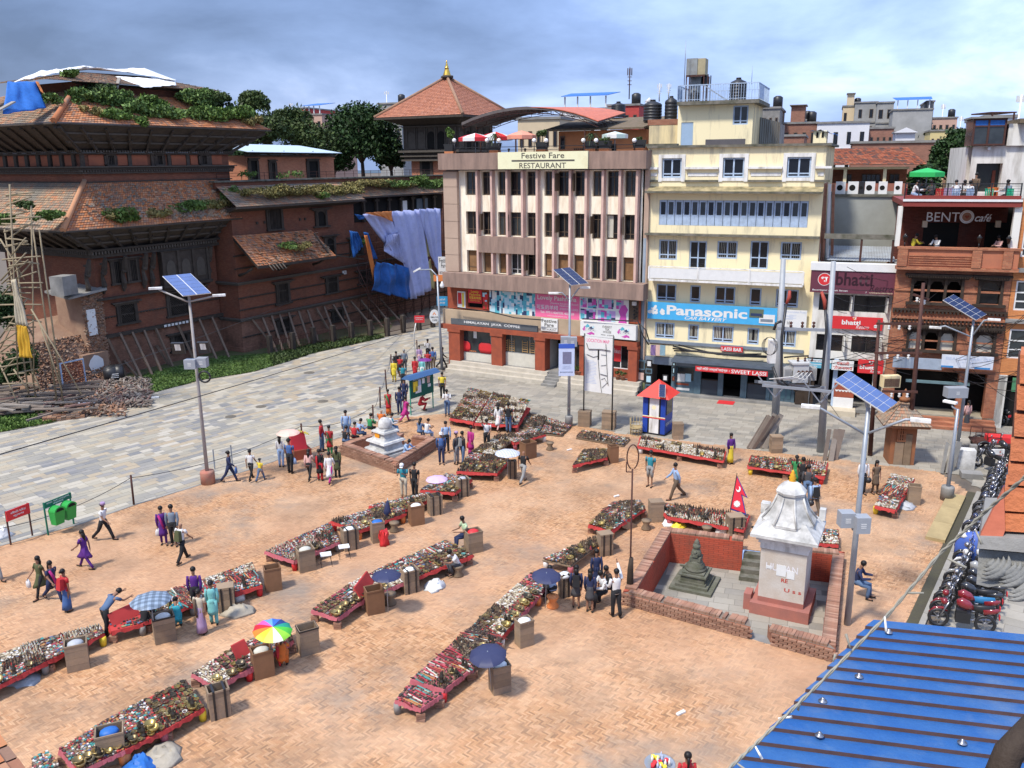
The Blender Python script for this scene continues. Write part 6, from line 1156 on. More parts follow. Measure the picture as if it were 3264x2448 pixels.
MB().hexa([(a[0]-.5,vb-1.5,zt_+.25),(b[0],vb-1.5,zt_+.2),(b[0]+.5,vb+4.5,zt_+1.0),(a[0],vb+4.5,zt_+1.1)],[(a[0]-.5,vb-1.5,zt_+.29),(b[0],vb-1.5,zt_+.24),(b[0]+.5,vb+4.5,zt_+1.04),(a[0],vb+4.5,zt_+1.14)]).go('metal_roof',mat((.55,.66,.72),.4,.2,var=.1),tb)
for k in rgx(4):u=u0+(u1-u0)*k/3;MB().beam((u,vb-.3,zt_),(u,vb-.9,zt_+.4),.06).go('strut',MC['grey_timber'],tb)
bx('timber_top',Pw,tb,u0,u1,vb,vb+.2,zt_+.09,zt_+.4)
rl2=MB();
for k in rgx(24):u=1+k*1.25;rl2.box(u-.015,u+.015,2.4,2.43,12.9,13.9)
rl2.box(1,30.5,2.4,2.43,13.85,13.88).box(1,30.5,2.4,2.43,13.6,13.62).go('terrace_rail',Ru,Wg)
# ---------------- pagoda behind ----------------
d=ray(1475,364);g=O3+d*(100/d[1]);zE=fl2(g[2]);PG=Frame(g[:2],59.5);Lp=12.6
pg=bldg('pagoda_temple',PG,'square dark timber pagoda with big red tiled pyramid roof and gold finial behind the restaurant')
Pg=mat((.3,.1,.06),.9,ramp=[(.42,.17,.10),(.38,.15,.09),(.46,.19,.11),(.35,.14,.085),(.40,.18,.12)],var=.15,scale=.6)
ap=PG.px((1449,250),Lp/2);apz=ap[1];C_=(Lp/2,Lp/2)
tr2(pg,'roof_tiles',(0,Lp,zE),(0,0,zE),(C_[0],C_[1],apz),(C_[0],C_[1],apz),60,26,Pg);tr2(pg,'roof_tiles',(0,0,zE),(Lp,0,zE),(C_[0],C_[1],apz),(C_[0],C_[1],apz),60,26,Pg)
MB().add([(Lp,0,zE),(Lp,Lp,zE),(0,Lp,zE),(C_[0],C_[1],apz-.02)],[(0,1,3),(1,2,3)]).go('roof_back',Pg,pg)
Rg=mat((.34,.20,.13),.9,var=.3)
for a in((0,0),(0,Lp),(Lp,0)):MB().tube([(a[0],a[1],zE+.05),(C_[0],C_[1],apz+.08)],.2,6).go('hip_ridge',Rg,pg)
MB().box(-.05,Lp,-.05,.0,zE-.25,zE-.02).box(-.05,0,.001,Lp,zE-.25,zE-.02).go('eave_board',Pw,pg)
MB().lathe([(.9,0),(.9,.25),(.7,.3)],4,(C_[0],C_[1],apz-.1)).go('finial_base',Pw,pg);Gd=mat((.75,.48,.10),.3,.9,var=.2,scale=3,bump=0)
MB().lathe([(.62,0),(.6,.1),(.5,.5),(.34,1.1),(.3,1.35),(.4,1.42),(.2,1.5),(.3,1.75),(.12,1.95),(.2,2.15),(.07,2.3),(.12,2.5),(.02,2.9)],14).go('finial',Gd,pg,loc=(C_[0],C_[1],apz+.18)).scale=(.8,.8,.62)
b0=2.4;b1=Lp-2.4
MB().hexa([(b0,b0,zE-.9),(b1,b0,zE-.9),(b1,b1,zE-.9),(b0,b1,zE-.9)],[(.2,.2,zE-.03),(Lp-.2,.2,zE-.03),(Lp-.2,Lp-.2,zE-.03),(.2,Lp-.2,zE-.03)]).go('soffit',Pw,pg)
bx('timber_storey',Pw,pg,b0,b1,b0,b1,zE-5.,zE-.91)
z0=zE-3.6
for s in rgx(2):
 for i in rgx(5):
  c=b0+.3+i*(b1-b0-.6)/5;w_=(b1-b0-.6)/5-.4;R_=w_/2
  if s==0:loc,rt_=(b0-.0,c+w_,0),-mt_.pi/2
  else:loc,rt_=(c,b0,0),0
  o=MB().prism([(0,z0),(w_,z0),(w_,z0+1.4)]+[(R_+R_*mt_.cos(t),z0+1.4+R_*1.1*mt_.sin(t))for t in np.linspace(.1,3.04,8)]+[(0,z0+1.4)],-.06,-.005).go('arched_window',Dk if i in(1,2)else MC['grey_timber'],pg,loc=loc,rot=rt_)
  MB().box(-.14,-.03,-.15,-.004,z0-.1,zE-1.2).box(w_+.03,w_+.14,-.15,-.004,z0-.1,zE-1.2).go('colonnette',MC['grey_timber'],o)
for z,pr,h in((zE-4.0,.5,.25),(zE-4.5,.35,.15),(zE-5.0,.25,.2),(zE-1.1,.2,.12)):MB().box(b0-pr,b1+pr,b0-pr,b0-.002,z,z+h).box(b0-pr,b0-.002,b0-.001,b1+pr,z,z+h).go('timber_cornice',MC['grey_timber'],pg)
bx('brick_storey',Ob_,pg,b0+.6,b1-.6,b0+.6,b1-.6,12.6,zE-5.);
w_=1.3;MB().box(-.3,w_+.3,-.12,-.004,13.0-.1,15.2).go('door',Pw,pg,loc=(b0+.6,b1-2.2,0),rot=-mt_.pi/2);MB().box(.1,w_-.1,-.15,-.121,12.9,14.9).go('door_void',Dk,pg,loc=(b0+.6,b1-2.2,0),rot=-mt_.pi/2)
bx('brick_lower',Pb_,pg,b0+.3,b1-.3,b0+.3,b1-.3,0,12.59)
# ---------------- scaffold and cloths between wing and restaurant ----------------
sc=em('pipe_scaffold',PF.w(13.5,-1.3,0),PF.a,'rusty pipe scaffolding against the damaged end of the palace wing beside the restaurant','scaffolding')
zt_=9.8
for i in rgx(12):
 for j in rgx(2):x=i*1.35;MB().cyl((x,j*.9-.4,0),(x,j*.9-.4,(zt_ if i>1 else 6.5)+(i%3)*.2),.03,n=6).go('upright',Ru,sc)
for k in rgx(15):
 z=.5+k*.64;
 for j in rgx(2):MB().cyl((0 if z<6 else 1.4,j*.9-.43,z),(15,j*.9-.43,z+.05),.025,n=6).go('ledger',Ru,sc)
for i in rgx(7):MB().cyl((i*2,-.5,.3),(i*2+2.6,-.5,4.2 if i%2 else 5.5),.025,n=6).go('brace',Ru,sc)
for x0,y0,x1,y1 in((1210,280,1460,910),(1480,480,1670,860),(1225,390,1470,830)):a=PF.px(d2(x0,y0),-1.6);b=PF.px(d2(x1,y1),-2.2);MB().cyl((a[0]-13.5,-.3,a[1]),(b[0]-13.5,-.9,max(b[1],0)),.035,n=6).go('brace',Ru,sc)
Lv=mat((.42,.46,.72),.7,var=.2,scale=2,bump=.3,bscale=6);Yl=mat((.62,.56,.28),.7,var=.25,scale=2);Ot=mat('orange_tarpaulin',(0,0,0));Bt_=mat((.015,.11,.38),.5,var=.5,scale=3,bump=.4,bscale=8)
vz=-2.2
def tp(c,pts,m_,lab,seed,amp=.14,nm='tarpaulin_sheet',v=vz,fr=2.5):return tarp(nm,[(c(*p),v)for p in pts],PF,m_,lab,'tarpaulin',amp,seed,fr=fr)
tp(c2,[(1120,1310),(1390,1295),(1500,1730),(1370,1640)],Lv,'lavender sheet sweeping down from upper left on the scaffold',21,.14,fr=1.6)
tp(c2,[(1350,1290),(1590,1272),(1660,1900),(1500,1980)],Lv,'widest lavender sheet hanging in the middle of the scaffold',22,.13,v=-2.35,fr=2)
tp(c2,[(1555,1270),(1725,1265),(1745,1850),(1660,1640)],Lv,'right hand lavender sheet hanging beside the restaurant wall',23,.1,v=-2.5,fr=2)
tp(c2,[(1300,1480),(1400,1450),(1450,1700),(1290,1600)],Lv,'small gathered lavender fold under the sweeping sheet',24,.15,v=-2.4,fr=5)
tp(c2,[(1575,1340),(1625,1360),(1645,1640),(1600,1640)],Yl,'thin pale yellow strip showing between the lavender sheets',25,.06,v=-2.1)
tp(d2,[(1680,310),(1860,210),(1890,470),(1740,470)],Yl,'pale yellow sheet behind the pipes near the festive sign',26,.12,v=-2.0,fr=4)
tp(c2,[(1130,1300),(1350,1285),(1355,1370),(1280,1330)],Ot,'orange cloth patch at the top of the scaffold',27,.04,v=-2.6)
tp(d2,[(1275,0),(1300,0),(1375,310),(1350,390)],Ot,'long narrow orange strip hanging left of the blue sheet',28,.04,v=-2.4)
tp(d2,[(1380,230),(1660,280),(1690,560),(1330,490)],Bt_,'large deep blue tarpaulin bunched low on the scaffold',29,.2,v=-2.6,fr=1.7)
tp(c2,[(1130,1450),(1160,1455),(1240,1660),(1180,1659)],Bt_,'narrow blue tarpaulin strip beside the long orange strip',30,.06,v=-2.3)
tp(c2,[(1020,1440),(1080,1450),(1125,1560),(1045,1650)],Bt_,'small torn blue tarpaulin hanging apart at the left of the scaffold',31,.1,v=-2.0)
tp(c2,[(1060,1310),(1130,1320),(1130,1350),(1090,1350)],Bt_,'scrap of blue tarpaulin at the top left tip of the sheets',32,.05,v=-2.3)
FS=Frame(G(60,1330),-12);bs=em('bamboo_scaffold',FS.w(0,0,0),FS.a,'tall criss-cross bamboo pole scaffold at the left edge before the tower','scaffolding')
Ba=mat((.30,.24,.15),.7,var=.3,scale=4)
BL=[((85,-450),(160,1250)),((275,-260),(300,1300)),((0,30),(215,390)),((275,650),(720,1400)),((340,750),(550,1380)),((0,1140),(210,1610)),((0,1000),(100,810)),((230,780),(300,910)),((290,1210),(360,1370)),((120,1180),(250,1370)),((0,905),(240,560)),((20,525),(270,250)),((100,180),(230,20))]
for k in rgx(34):y=-380+k*50+r.uniform(-20,20);BL.append(((r.uniform(-10,90),y+r.uniform(-50,50)),(r.uniform(220,380),y+r.uniform(-60,40))))
for k in rgx(7):y=r.uniform(-200,1000);BL.append(((r.uniform(0,60),y+r.uniform(150,260)),(r.uniform(200,300),y)))
for k,(a,b)in en(BL):
 v=(k%3)*.25;p=FS.px(d1(*a),v);q=FS.px(d1(*b),v);MB().tube([(p[0],v,p[1]),((p[0]+q[0])/2,v+.03,(p[1]+q[1])/2+.02),(q[0],v-.02,max(q[1],0))],[.05,.045,.04],6).go('bamboo_pole',Ba,bs)
for x in(35,95,285,340):
 p=FS.px(d1(x,0),1.6);MB().tube([(p[0],1.6,0),(p[0]+.1,1.6,11)],[.055,.045],6).go('bamboo_pole',Ba,bs)
tarp('hanging_cloth',[(d1(110,390),-.1),(d1(135,390),-.1),(d1(250,795),-.1),(d1(145,780),-.1)],FS,mat((.52,.45,.33),.9,var=.3),'faded cream cloth hanging on the bamboo scaffold','cloth',.06,1)
tarp('hanging_cloth',[(d1(150,790),-.1),(d1(235,800),-.1),(d1(290,1080),-.1),(d1(165,1070),-.1)],FS,mat((.60,.34,.03),.8,var=.2,scale=5),'mustard yellow cloth hanging on the bamboo scaffold','cloth',.05,2)
for k,(x,y,rx,ry,v)in en(((60,700,120,250,3),(200,1150,150,180,2.4),(60,1250,140,120,2))):
 p=FS.px(d1(x,y),v);leaves('bush',La,(0,0,0),(rx/2.765/2735*55,1.2,ry/2.765/2735*55),2600,.11,clumps=60,seed=50+k,loc=tpx(FS.w(p[0],v,p[1])),label='dark green shrub growth behind the bamboo scaffold, %s clump'%('upper','lower right','lowest left')[k],cat='shrub')
# ---------------- trees and far town ----------------
def tree(x,y,rx,ry,Y,m_,n,size,lab,seed,trunk=True,group='trees behind the palace',cl=90):
 """centre pixel and pixel radii of the crown, at forward distance Y"""
 d=ray(x,y);g=O3+d*(Y/d[1]);k=Y/FPX;t=em('tree',(g[0],g[1],0),0,lab,'tree',group)
 leaves('crown',m_,(0,0,g[2]),(rx*k,rx*k*.8,ry*k),int(n*1.5),size,t,clumps=cl,seed=seed)
 mb=MB().tube([(0,0,0),(.2,0,g[2]*.5),(0,0,g[2])],[.5,.35,.15],8)
 r=rn.Random(seed)
 for i in rgx(9):a=r.random()*6.28;mb.tube([(0,0,g[2]-ry*k*.6),(mt_.cos(a)*rx*k*.4,mt_.sin(a)*rx*k*.3,g[2]-ry*k*.1+r.random()),(mt_.cos(a)*rx*k*.8,mt_.sin(a)*rx*k*.6,g[2]+ry*k*(.1+.5*r.random()))],[.2,.12,.04],6)
 mb.go('trunk',Bk_,t);return t
tree(1150,450,118,105,112,La,17000,.22,'biggest dome shaped dark green tree between the palace tower and the pagoda',1,cl=170)
tree(1060,520,60,60,110,La,4000,.22,'lower left skirt tree under the big dome shaped tree',2)
tree(1245,505,45,60,113,La,4000,.22,'lower right tree touching the pagoda side',3)
tree(805,330,50,35,105,Lb,2800,.2,'small round tree against the sky right of the tower roof',4)
tree(930,400,75,55,108,Lb,4500,.2,'grey-green loose tree below the distant red house',5)
tree(850,430,85,65,104,Lb,4500,.2,'mid green tree right behind the tower eave',6)
tree(990,450,75,60,106,Lb,4000,.2,'mid green tree left of the big dark dome tree',7)
tree(770,500,60,60,100,La,3000,.2,'shaded low tree beside the tower corner',8)
tree(3045,520,80,95,72,La,8000,.15,'dark leafy tree between the red tiled roof and the white house',9,group='trees behind the cafe')
tree(2945,590,55,60,66,La,3500,.14,'lower dark green tree behind the cafe terrace umbrella',10,group='trees behind the cafe')
tree(2860,625,35,25,62,La,1200,.13,'low branch of foliage at the grey wall corner',11,group='trees behind the cafe')
tree(2990,435,80,20,150,Lb,2500,.3,'distant strip of trees under the far pink houses',12,group='trees behind the cafe')
tree(10,540,25,40,95,Lb,1200,.2,'sliver of tree at the far left edge between the tower roofs',13)
FCOL={'b':btx((.28,.13,.09),(.34,.16,.11),(.2,.15,.12),samt=.4),'c':mat((.62,.50,.33),.9,col2=(.42,.34,.24),scale=.3,thr=.6),'g':mat((.36,.36,.35),.9,col2=(.22,.22,.21),scale=.35,thr=.52,soft=.2),'w':mat((.72,.72,.74),.8,var=.15,scale=.3),'p':mat((.55,.36,.28),.9,var=.25,scale=.3),'r':mat((.48,.07,.06),.8,var=.2),'u':mat((.22,.42,.60),.7,var=.2),'y':mat((.66,.54,.26),.9,var=.2),'d':Cn}
def far(c,x0,x1,yt,Y,col,rows,cols,lab,depth=12,ang=-20,roof=None,yb=None,nm='house',ww=.45,hh=.5):
 a=ray(*c(x0,yt));b=ray(*c(x1,yt));A=O3+a*(Y/a[1]);th=mt_.radians(ang);n_=np.array([-mt_.sin(th),mt_.cos(th),0]);
 k=((A-O3)@n_)/(b@n_);B_=O3+b*k;w=fl2(np.linalg.norm((B_-A)[:2]));zt_=fl2(A[2])
 zb=0 if yb is None else fl2((O3+ray(*c(x0,yb))*(Y/ray(*c(x0,yb))[1]))[2]);vis=zt_-max(zb,0)
 h=em(nm,(A[0],A[1],0),th,lab,nm if nm!='house' else 'building');mt=FCOL[col];rz0=zt_-vis
 bx('wall',mt,h,0,w,0,depth,0 if yb is None else zb,zt_);bx('parapet',Cn,h,-.15,w+.15,-.15,depth+.1,zt_+.002,zt_+.25)
 if rows:
  top=zt_-.5;fl=3.0
  for r_ in rgx(rows):
   bx('floor_band',Cn if col!='w' else mt,h,-.12,w+.12,-.14,-.003,top-fl*(r_+1)-.0,top-fl*(r_+1)+.22)
   for i in rgx(cols):
    if rn.random()<.08:continue
    cw=w/cols;a0=cw*(i+.5-ww/2*(.8+.4*rn.random()));a1=cw*(i+.5+ww/2);z0=top-fl*(r_+1)+.9;f=bx('window',Bn if col!='w' else Dk,h,a0,a1,-.06,-.004,z0,z0+fl*hh);bx('pane',Gl,f,a0+.08,a1-.08,-.08,-.061,z0+.08,z0+fl*hh-.08)
 if roof=='shed':bx('roof_room',mt,h,w*.2,w*.6,1,5,zt_+.26,zt_+2.4);bx('roof_sheet',Zi,h,w*.15,w*.65,.6,5.4,zt_+2.41,zt_+2.5)
 if roof=='blue':MB().hexa([(w*.05,-.5,zt_+1.6),(w*.95,-.5,zt_+1.6),(w,5,zt_+2.3),(0,5,zt_+2.3)],[(w*.05,-.5,zt_+1.66),(w*.95,-.5,zt_+1.66),(w,5,zt_+2.36),(0,5,zt_+2.36)]).go('blue_roof',Ta,h);[bx('post',Wh,h,w*t-.08,w*t+.08,0,.15,zt_+.251,zt_+1.6)for t in(.1,.35,.6,.9)]
 if roof in('tank','shed'):MB().lathe([(.6,0),(.6,1.2),(.3,1.4)],10,(w*.8,2,zt_+.26)).go('roof_tank',Bk,h)
 if roof=='gable':MB().prism([(-.3,zt_),(w+.3,zt_),(w/2,zt_+w*.28)],-.4,depth).go('gable_roof',mt,h)
 return h
far(c5,17,572,480,118,'w',3,4,'long bright white block with dark windows in front of the grey tower houses',roof=None,ww=.3,hh=.5)
o=far(c5,290,480,300,170,'c',5,3,'cream stepped apartment house, tallest on the skyline at the right',roof='shed');
far(c5,420,655,262,165,'g',4,2,'left part of the big grey concrete skyline block',ww=.35)
far(c5,655,830,262,160,'g',4,2,'middle part of the big grey concrete skyline block with wide window',ww=.5)
far(c5,820,1240,340,150,'g',0,0,'large blank grey rendered wall of the skyline block under a blue awning',roof='blue')
far(c5,1180,1255,250,149,'d',6,1,'narrow open balcony tower at the right end of the grey skyline block')
far(c5,1232,1500,425,160,'p',4,4,'pink house with roof tank right of the grey skyline block',roof='tank')
far(c5,1215,1400,560,140,'y',2,3,'pale yellow low house under the pink house')
far(c5,570,830,535,125,'b',2,4,'brick house with small white balconies below the grey block')
far(c5,850,1055,575,112,'w',1,3,'small white gabled house before the grey block',roof='gable',depth=6)
far(c5,1500,1660,545,150,'c',1,4,'low pale building in front of the distant hills at the right')
far(c5,390,1280,690,100,'b',0,0,'long low rusty roofed shed behind the red tiled house',depth=10)
far(c4,1190,1345,545,115,'d',2,3,'stained concrete house directly right of the yellow rooftop room',roof='tank')
far(c4,1378,1560,790,105,'b',1,3,'near brick house with grilled windows behind the pigeon turret')
far(c4,1370,1680,680,120,'b',2,4,'brown brick house row left of the long white block',roof='shed')
far(c4,1508,1600,650,150,'u',2,2,'bright blue painted house with a tank on the skyline',roof='tank')
far(c2,585,680,485,170,'r',3,2,'red block with balcony sticking up behind the trees')
far(c2,650,800,535,165,'p',2,3,'pink and red house behind the trees next to the red block',roof='blue')
far(c2,1240,1420,450,150,'g',2,3,'grey concrete house with roof tanks left of the pagoda roof',roof='tank')
far(c3,1200,1650,10,110,'w',1,4,'white house with blue sheet roof behind the terrace canopy',roof='blue')
far(c3,1620,1900,-30,115,'r',1,4,'red and grey roofs behind the black water tanks',roof='tank')
far(c3,830,1200,90,90,'c',1,5,'cream wall with windows behind the terrace canopy trusses')
far(c5,1790,2130,420,80,'w',0,0,'flat pale roof terrace above the white house',yb=700)
for(c,x,yt,yb,Y,lab)in((c5,1337,270,420,160,'red and white mobile mast over the pink house'),(c5,1525,400,545,170,'thin mast left of the white house'),(c5,2150,170,400,70,'green lattice mast at the right edge'),(c2,560,440,480,168,'white dish mast over the red block'),(c2,1310,345,420,150,'mast on the grey house beside the pagoda')):
 a=ray(*c(x,yb));A=O3+a*(Y/a[1]);b=ray(*c(x,yt));z=fl2((O3+b*(Y/b[1]))[2]);mb=MB().cyl((0,0,-6),(0,0,z-A[2]),.08,n=5)
 for k in rgx(4):mb.cbox((.3*mt_.cos(k*1.6),.3*mt_.sin(k*1.6),(z-A[2])*.8),(.15,.1,(z-A[2])*.3))
 mb.go('antenna_mast',Wh,None,loc=tpx(A),label=lab,cat='antenna')
for(x0,x1,yt,yb)in((1850,2130,350,400),):
 A=O3+ray(*c5(x0,yb))*(70/ray(*c5(x0,yb))[1]);B_=O3+ray(*c5(x1,yt))*(70/ray(*c5(x1,yt))[1]);MB().box(0,B_[0]-A[0],0,3,B_[2]-A[2]-.1,B_[2]-A[2]).box(.1,.2,0,.1,-2,B_[2]-A[2]-.11).box(1.8,1.9,0,.1,-2,B_[2]-A[2]-.11).go('roof_shelter',Ru,None,loc=tpx(A),label='flat rusty shelter roof on posts above the white house at the right',cat='shelter')
def hills():
 r=rn.Random(3);mb=MB();pts=[]
 for i in rgx(81):a=mt_.radians(-60+i*1.5);R_=1400;h=40+38*(mt_.sin(i*.31)+.5*mt_.sin(i*.83+1)+.3*mt_.sin(i*1.9));h=max(h,8)*(.5+.6*max(0,mt_.sin(a+.2)));pts.append((R_*mt_.sin(a),R_*mt_.cos(a),h))
 vs=[(x,y,-5)for x,y,h in pts]+[(x*1.0,y,h)for x,y,h in pts]+[(x*1.4,y*1.4,-5)for x,y,h in pts];n=len(pts)
 mb.add(vs,[(i,i+1,n+i+1,n+i)for i in rgx(n-1)]+[(n+i,n+i+1,2*n+i+1,2*n+i)for i in rgx(n-1)],True)
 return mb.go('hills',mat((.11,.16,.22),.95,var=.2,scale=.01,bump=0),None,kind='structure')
hills()
# ---------------- courtyard shrine, small stupa, kiosk ----------------
def V3(g):return Ve((fl2(g[0]),fl2(g[1]),fl2(g[2])))
cy=em('sunken_courtyard',(0,0,0));cy['kind']='structure'
co=[CYo[0],CYo[1],CYo[2],CYo[3]];cc=sum(co)/4
def inset(P,d):
 out=[];n=len(P)
 for i in rgx(n):
  p,a,b=P[i],P[i-1],P[(i+1)%n];e1_=(p-a)/np.linalg.norm(p-a);e2_=(b-p)/np.linalg.norm(b-p);n1_=np.array([-e1_[1],e1_[0]]);n2_=np.array([-e2_[1],e2_[0]])
  s_=1 if(cc-p)@n1_>0 else-1;m_=(n1_+n2_)*s_;m_/=np.linalg.norm(m_);out.append(p+m_*d/max(.3,m_@n1_*s_))
 return out
ci=inset(co,.42);FL=-.75;WT=.42
fl=[tpx(p)for p in ci];Cq=MC['grey_stone_slab']
sheet('courtyard_bed',[tpx(p)for p in inset(co,.05)],FL-.01,Bg);slabs(fl,None,co[1]-co[0],.42,.5,.8,Cq,cy,0,'courtyard_slab',11)
for o in cy.children:o.location.z=FL
Rw_=btx((.42,.075,.04),(.46,.095,.055),(.20,.05,.035),bw=.24,bh=.08,stain=(.13,.07,.05),samt=.7)
Cp=mat((.3,.14,.09),.95,ramp=[(.40,.20,.13),(.34,.16,.10),(.45,.25,.17),(.28,.13,.085),(.38,.19,.12)],col2=(.15,.11,.08),scale=1.5,thr=.55,soft=.2)
capm=MB().box(-.05,.05,-.2,.2,0,.09).mesh('cap_brick',Cp);facem=MB().box(-.115,.115,-.05,.05,-.032,.032).mesh('brick',Cp)
def lw2(a,b,ai,bi,z0,z1,m_,name,capn=1,par=cy,face=0):
 w=MB().hexa([(*a,z0),(*b,z0),(*bi,z0),(*ai,z0)],[(*a,z1),(*b,z1),(*bi,z1),(*ai,z1)]).go(name,m_,par)
 d=b-a;L_=np.linalg.norm(d);n=int(L_/.11);th=mt_.atan2(d[1],d[0]);
 if capn:
  for i in rgx(n):
   if rn.random()<.03:continue
   t=(i+.5)/n;p=(a+d*t+ai+(bi-ai)*t)/2;link('cap_brick',capm,None,w,loc=(p[0],p[1],z1-rn.random()*.02),rot=(0,0,th+rn.uniform(-.04,.04)),sc=(1,.98,1))
 if face:
  nn=np.array([d[1],-d[0]])/L_;nn=nn if(a-cc)@nn>0 else-nn;r_=int((z1-0)/.078);c_=int(L_/.25)
  for j in rgx(r_):
   for i in rgx(c_):t=(i+.5+.5*(j%2))/c_;
   for i in rgx(c_):
    t=(i+.3+.5*(j%2))/c_
    if t<.99:p=a+d*t+nn*.012;link('brick',facem,None,w,loc=(p[0],p[1],.04+j*.078),rot=th)
 return w
sd_=co[3]-co[2];L_=np.linalg.norm(sd_)
a_,b_=co[3],co[2];ai_,bi_=ci[3],ci[2];f1_,f2_=.63,.73
P1=lambda t:a_+(b_-a_)*t;P2=lambda t:ai_+(bi_-ai_)*t
lw2(P1(0),P1(f1_),P2(0),P2(f1_),FL,WT,Ob,'front_wall',1,cy,1);lw2(P1(f2_),P1(1),P2(f2_),P2(1),FL,WT,Ob,'front_wall',1,cy,1)
MB().hexa([(*P1(f1_+.002),FL),(*P1(f2_-.002),FL),(*P2(f2_-.002),FL),(*P2(f1_+.002),FL)],[(*P1(f1_+.002),.0),(*P1(f2_-.002),.0),(*P2(f2_-.002),0),(*P2(f1_+.002),0)]).go('sill',Cn,cy)
lw2(co[0],co[3],ci[0],ci[3],FL,WT+.05,Rw_,'side_wall');lw2(co[1],co[2],ci[1],ci[2],FL,WT-.1,Rw_,'side_wall')
B1=lambda t:co[0]+(co[1]-co[0])*t;B2=lambda t:ci[0]+(ci[1]-ci[0])*t
lw2(B1(0),B1(.46),B2(0),B2(.46),FL,WT+.05,Rw_,'back_wall');lw2(B1(.64),B1(1),B2(.64),B2(1),FL,WT-.05,Rw_,'back_wall')
for k in rgx(4):
 q=B2(.465);r_=B2(.635);n_=(ci[3]-ci[0])/np.linalg.norm(ci[3]-ci[0]);d0=-.42+.3*k;MB().hexa([(*(q+n_*d0),FL),(*(r_+n_*d0),FL),(*(r_+n_*(d0+.3)),FL),(*(q+n_*(d0+.3)),FL)],[(*(q+n_*d0),-.05-.18*k),(*(r_+n_*d0),-.05-.18*k),(*(r_+n_*(d0+.3)),-.05-.18*k),(*(q+n_*(d0+.3)),-.05-.18*k)]).go('step',Mo,cy)
a=V3(G(2387,1953,FL));b=V3(G(2575,1993,FL));W_=(b-a).length;th=mt_.atan2(b.y-a.y,b.x-a.x);ct=(a+b)/2+Ve((-mt_.sin(th),mt_.cos(th),0))*W_/2
Sw=mat((.66,.65,.62),.85,col2=(.24,.235,.22),scale=1.6,thr=.52,soft=.2,bump=.5,bscale=8);Sp_=mat((.42,.15,.11),.85,col2=(.27,.12,.10),scale=1.5,bump=.3);Sj=mat((.46,.38,.30),.9,col2=(.56,.52,.47),scale=1.8,bump=.4)
sh=em('white_shrine',ct,th,'tall whitewashed shrine with bell shaped roof, gold finial and graffiti on its sandstone face','shrine')
h=W_/2;bx('plinth',Sp_,sh,-h,h,-h,h,0,.42);bx('plinth_step',Sp_,sh,-h+.22,h-.22,-h+.22,h-.22,.421,.6);bx('niche_block',Sp_,sh,-h-.25,-h-.003,-h+.2,-h+.7,0,.6)
hb=h*.77;bx('body',Sj,sh,-hb,hb,-hb,hb,.601,2.42);
for z,e_,t in((2.42,.03,.22),(2.64,.09,.12),(2.76,.16,.13)):bx('cornice',Wt,sh,-hb-e_,hb+e_,-hb-e_,hb+e_,z+.001,z+t)
he=hb+.34;MB().hexa([(-he,-he,2.9),(he,-he,2.9),(he,he,2.9),(-he,he,2.9)],[(-he,-he,3.0),(he,-he,3.0),(he,he,3.0),(-he,he,3.0)]).hexa([(-he,-he,3.001),(he,-he,3.001),(he,he,3.001),(-he,he,3.001)],[(-.62,-.62,3.42),(.62,-.62,3.42),(.62,.62,3.42),(-.62,.62,3.42)]).go('roof_slab',Sw,sh)
MB().lathe([(.92,3.25),(.92,3.34),(.78,3.48),(.62,3.75),(.5,4.0),(.45,4.2),(.42,4.24),(.5,4.27),(.52,4.36),(.40,4.50),(.3,4.6),(.12,4.7),(0,4.72)],8,smooth=False,rz=.39).go('bell_roof',Sw,sh)
for k in rgx(8):t=k*mt_.pi/4+.39;MB().tube([(.93*mt_.cos(t),.93*mt_.sin(t),3.34),(.63*mt_.cos(t),.63*mt_.sin(t),3.76),(.46*mt_.cos(t),.46*mt_.sin(t),4.2)],.035,5).go('rib',Sw,sh)
MB().lathe([(.11,4.68),(.13,4.72),(.09,4.76),(.13,4.82),(.08,4.88),(.1,4.93),(.05,4.98),(.06,5.02),(.01,5.1)],10).go('finial',pm((.70,.36,.03),.4),sh)
MB().cbox((-he+.15,he-.2,3.25),(.3,.3,.35)).cbox((he-.12,he-.15,3.3),(.2,.25,.4)).go('corner_horn',Sw,sh)
gm=pm((.72,.70,.72));text(sh,'HUMAN',(-.55,.5,1.66,1.92),-hb-.006,gm,.01,'graffiti');bx('paper',Wh,sh,-.2,.12,-hb-.01,-hb-.004,1.5,1.9);bx('paper',Wh,sh,.15,.4,-hb-.012,-hb-.004,1.45,1.75);bx('paper',Wh,sh,-.55,-.35,-hb-.012,-hb-.004,1.7,1.8)
text(sh,'RE',(-.02,.2,1.28,1.42),-hb-.006,Rt,.02,'graffiti');text(sh,'U s s',(.1,.66,.94,1.08),-hb-.006,Rt,.02,'graffiti')
p=V3(G(2215,1862,FL));ch=em('stone_chaitya',p,th,'small mossy carved grey stone votive shrine on square steps inside the sunken courtyard','shrine');Cs=mat((.17,.165,.135),.95,col2=(.08,.085,.05),scale=4,bump=.6)
for i,(w,z0,z1)in en(((.78,0,.1),(.6,.1,.2),(.5,.2,.28),(.44,.28,.5),(.5,.5,.56),(.4,.56,.62))):bx('step' if i<3 else 'pedestal',Cs,ch,-w,w,-w,w,z0+.001,z1)
MB().lathe([(.38,.62),(.4,.7),(.3,.74),(.34,.82),(.24,.86),(.26,.95),(.2,1.0)],16).go('lotus_base',Cs,ch);bx('carved_block',Cs,ch,-.2,.2,-.2,.2,1.0,1.16);MB().lathe([(.17,1.16),(.2,1.25),(.15,1.4),(.1,1.45),(.15,1.5),(.14,1.6),(.08,1.63),(.11,1.68),(.05,1.78),(0,1.85)],10).go('dome',Cs,ch)
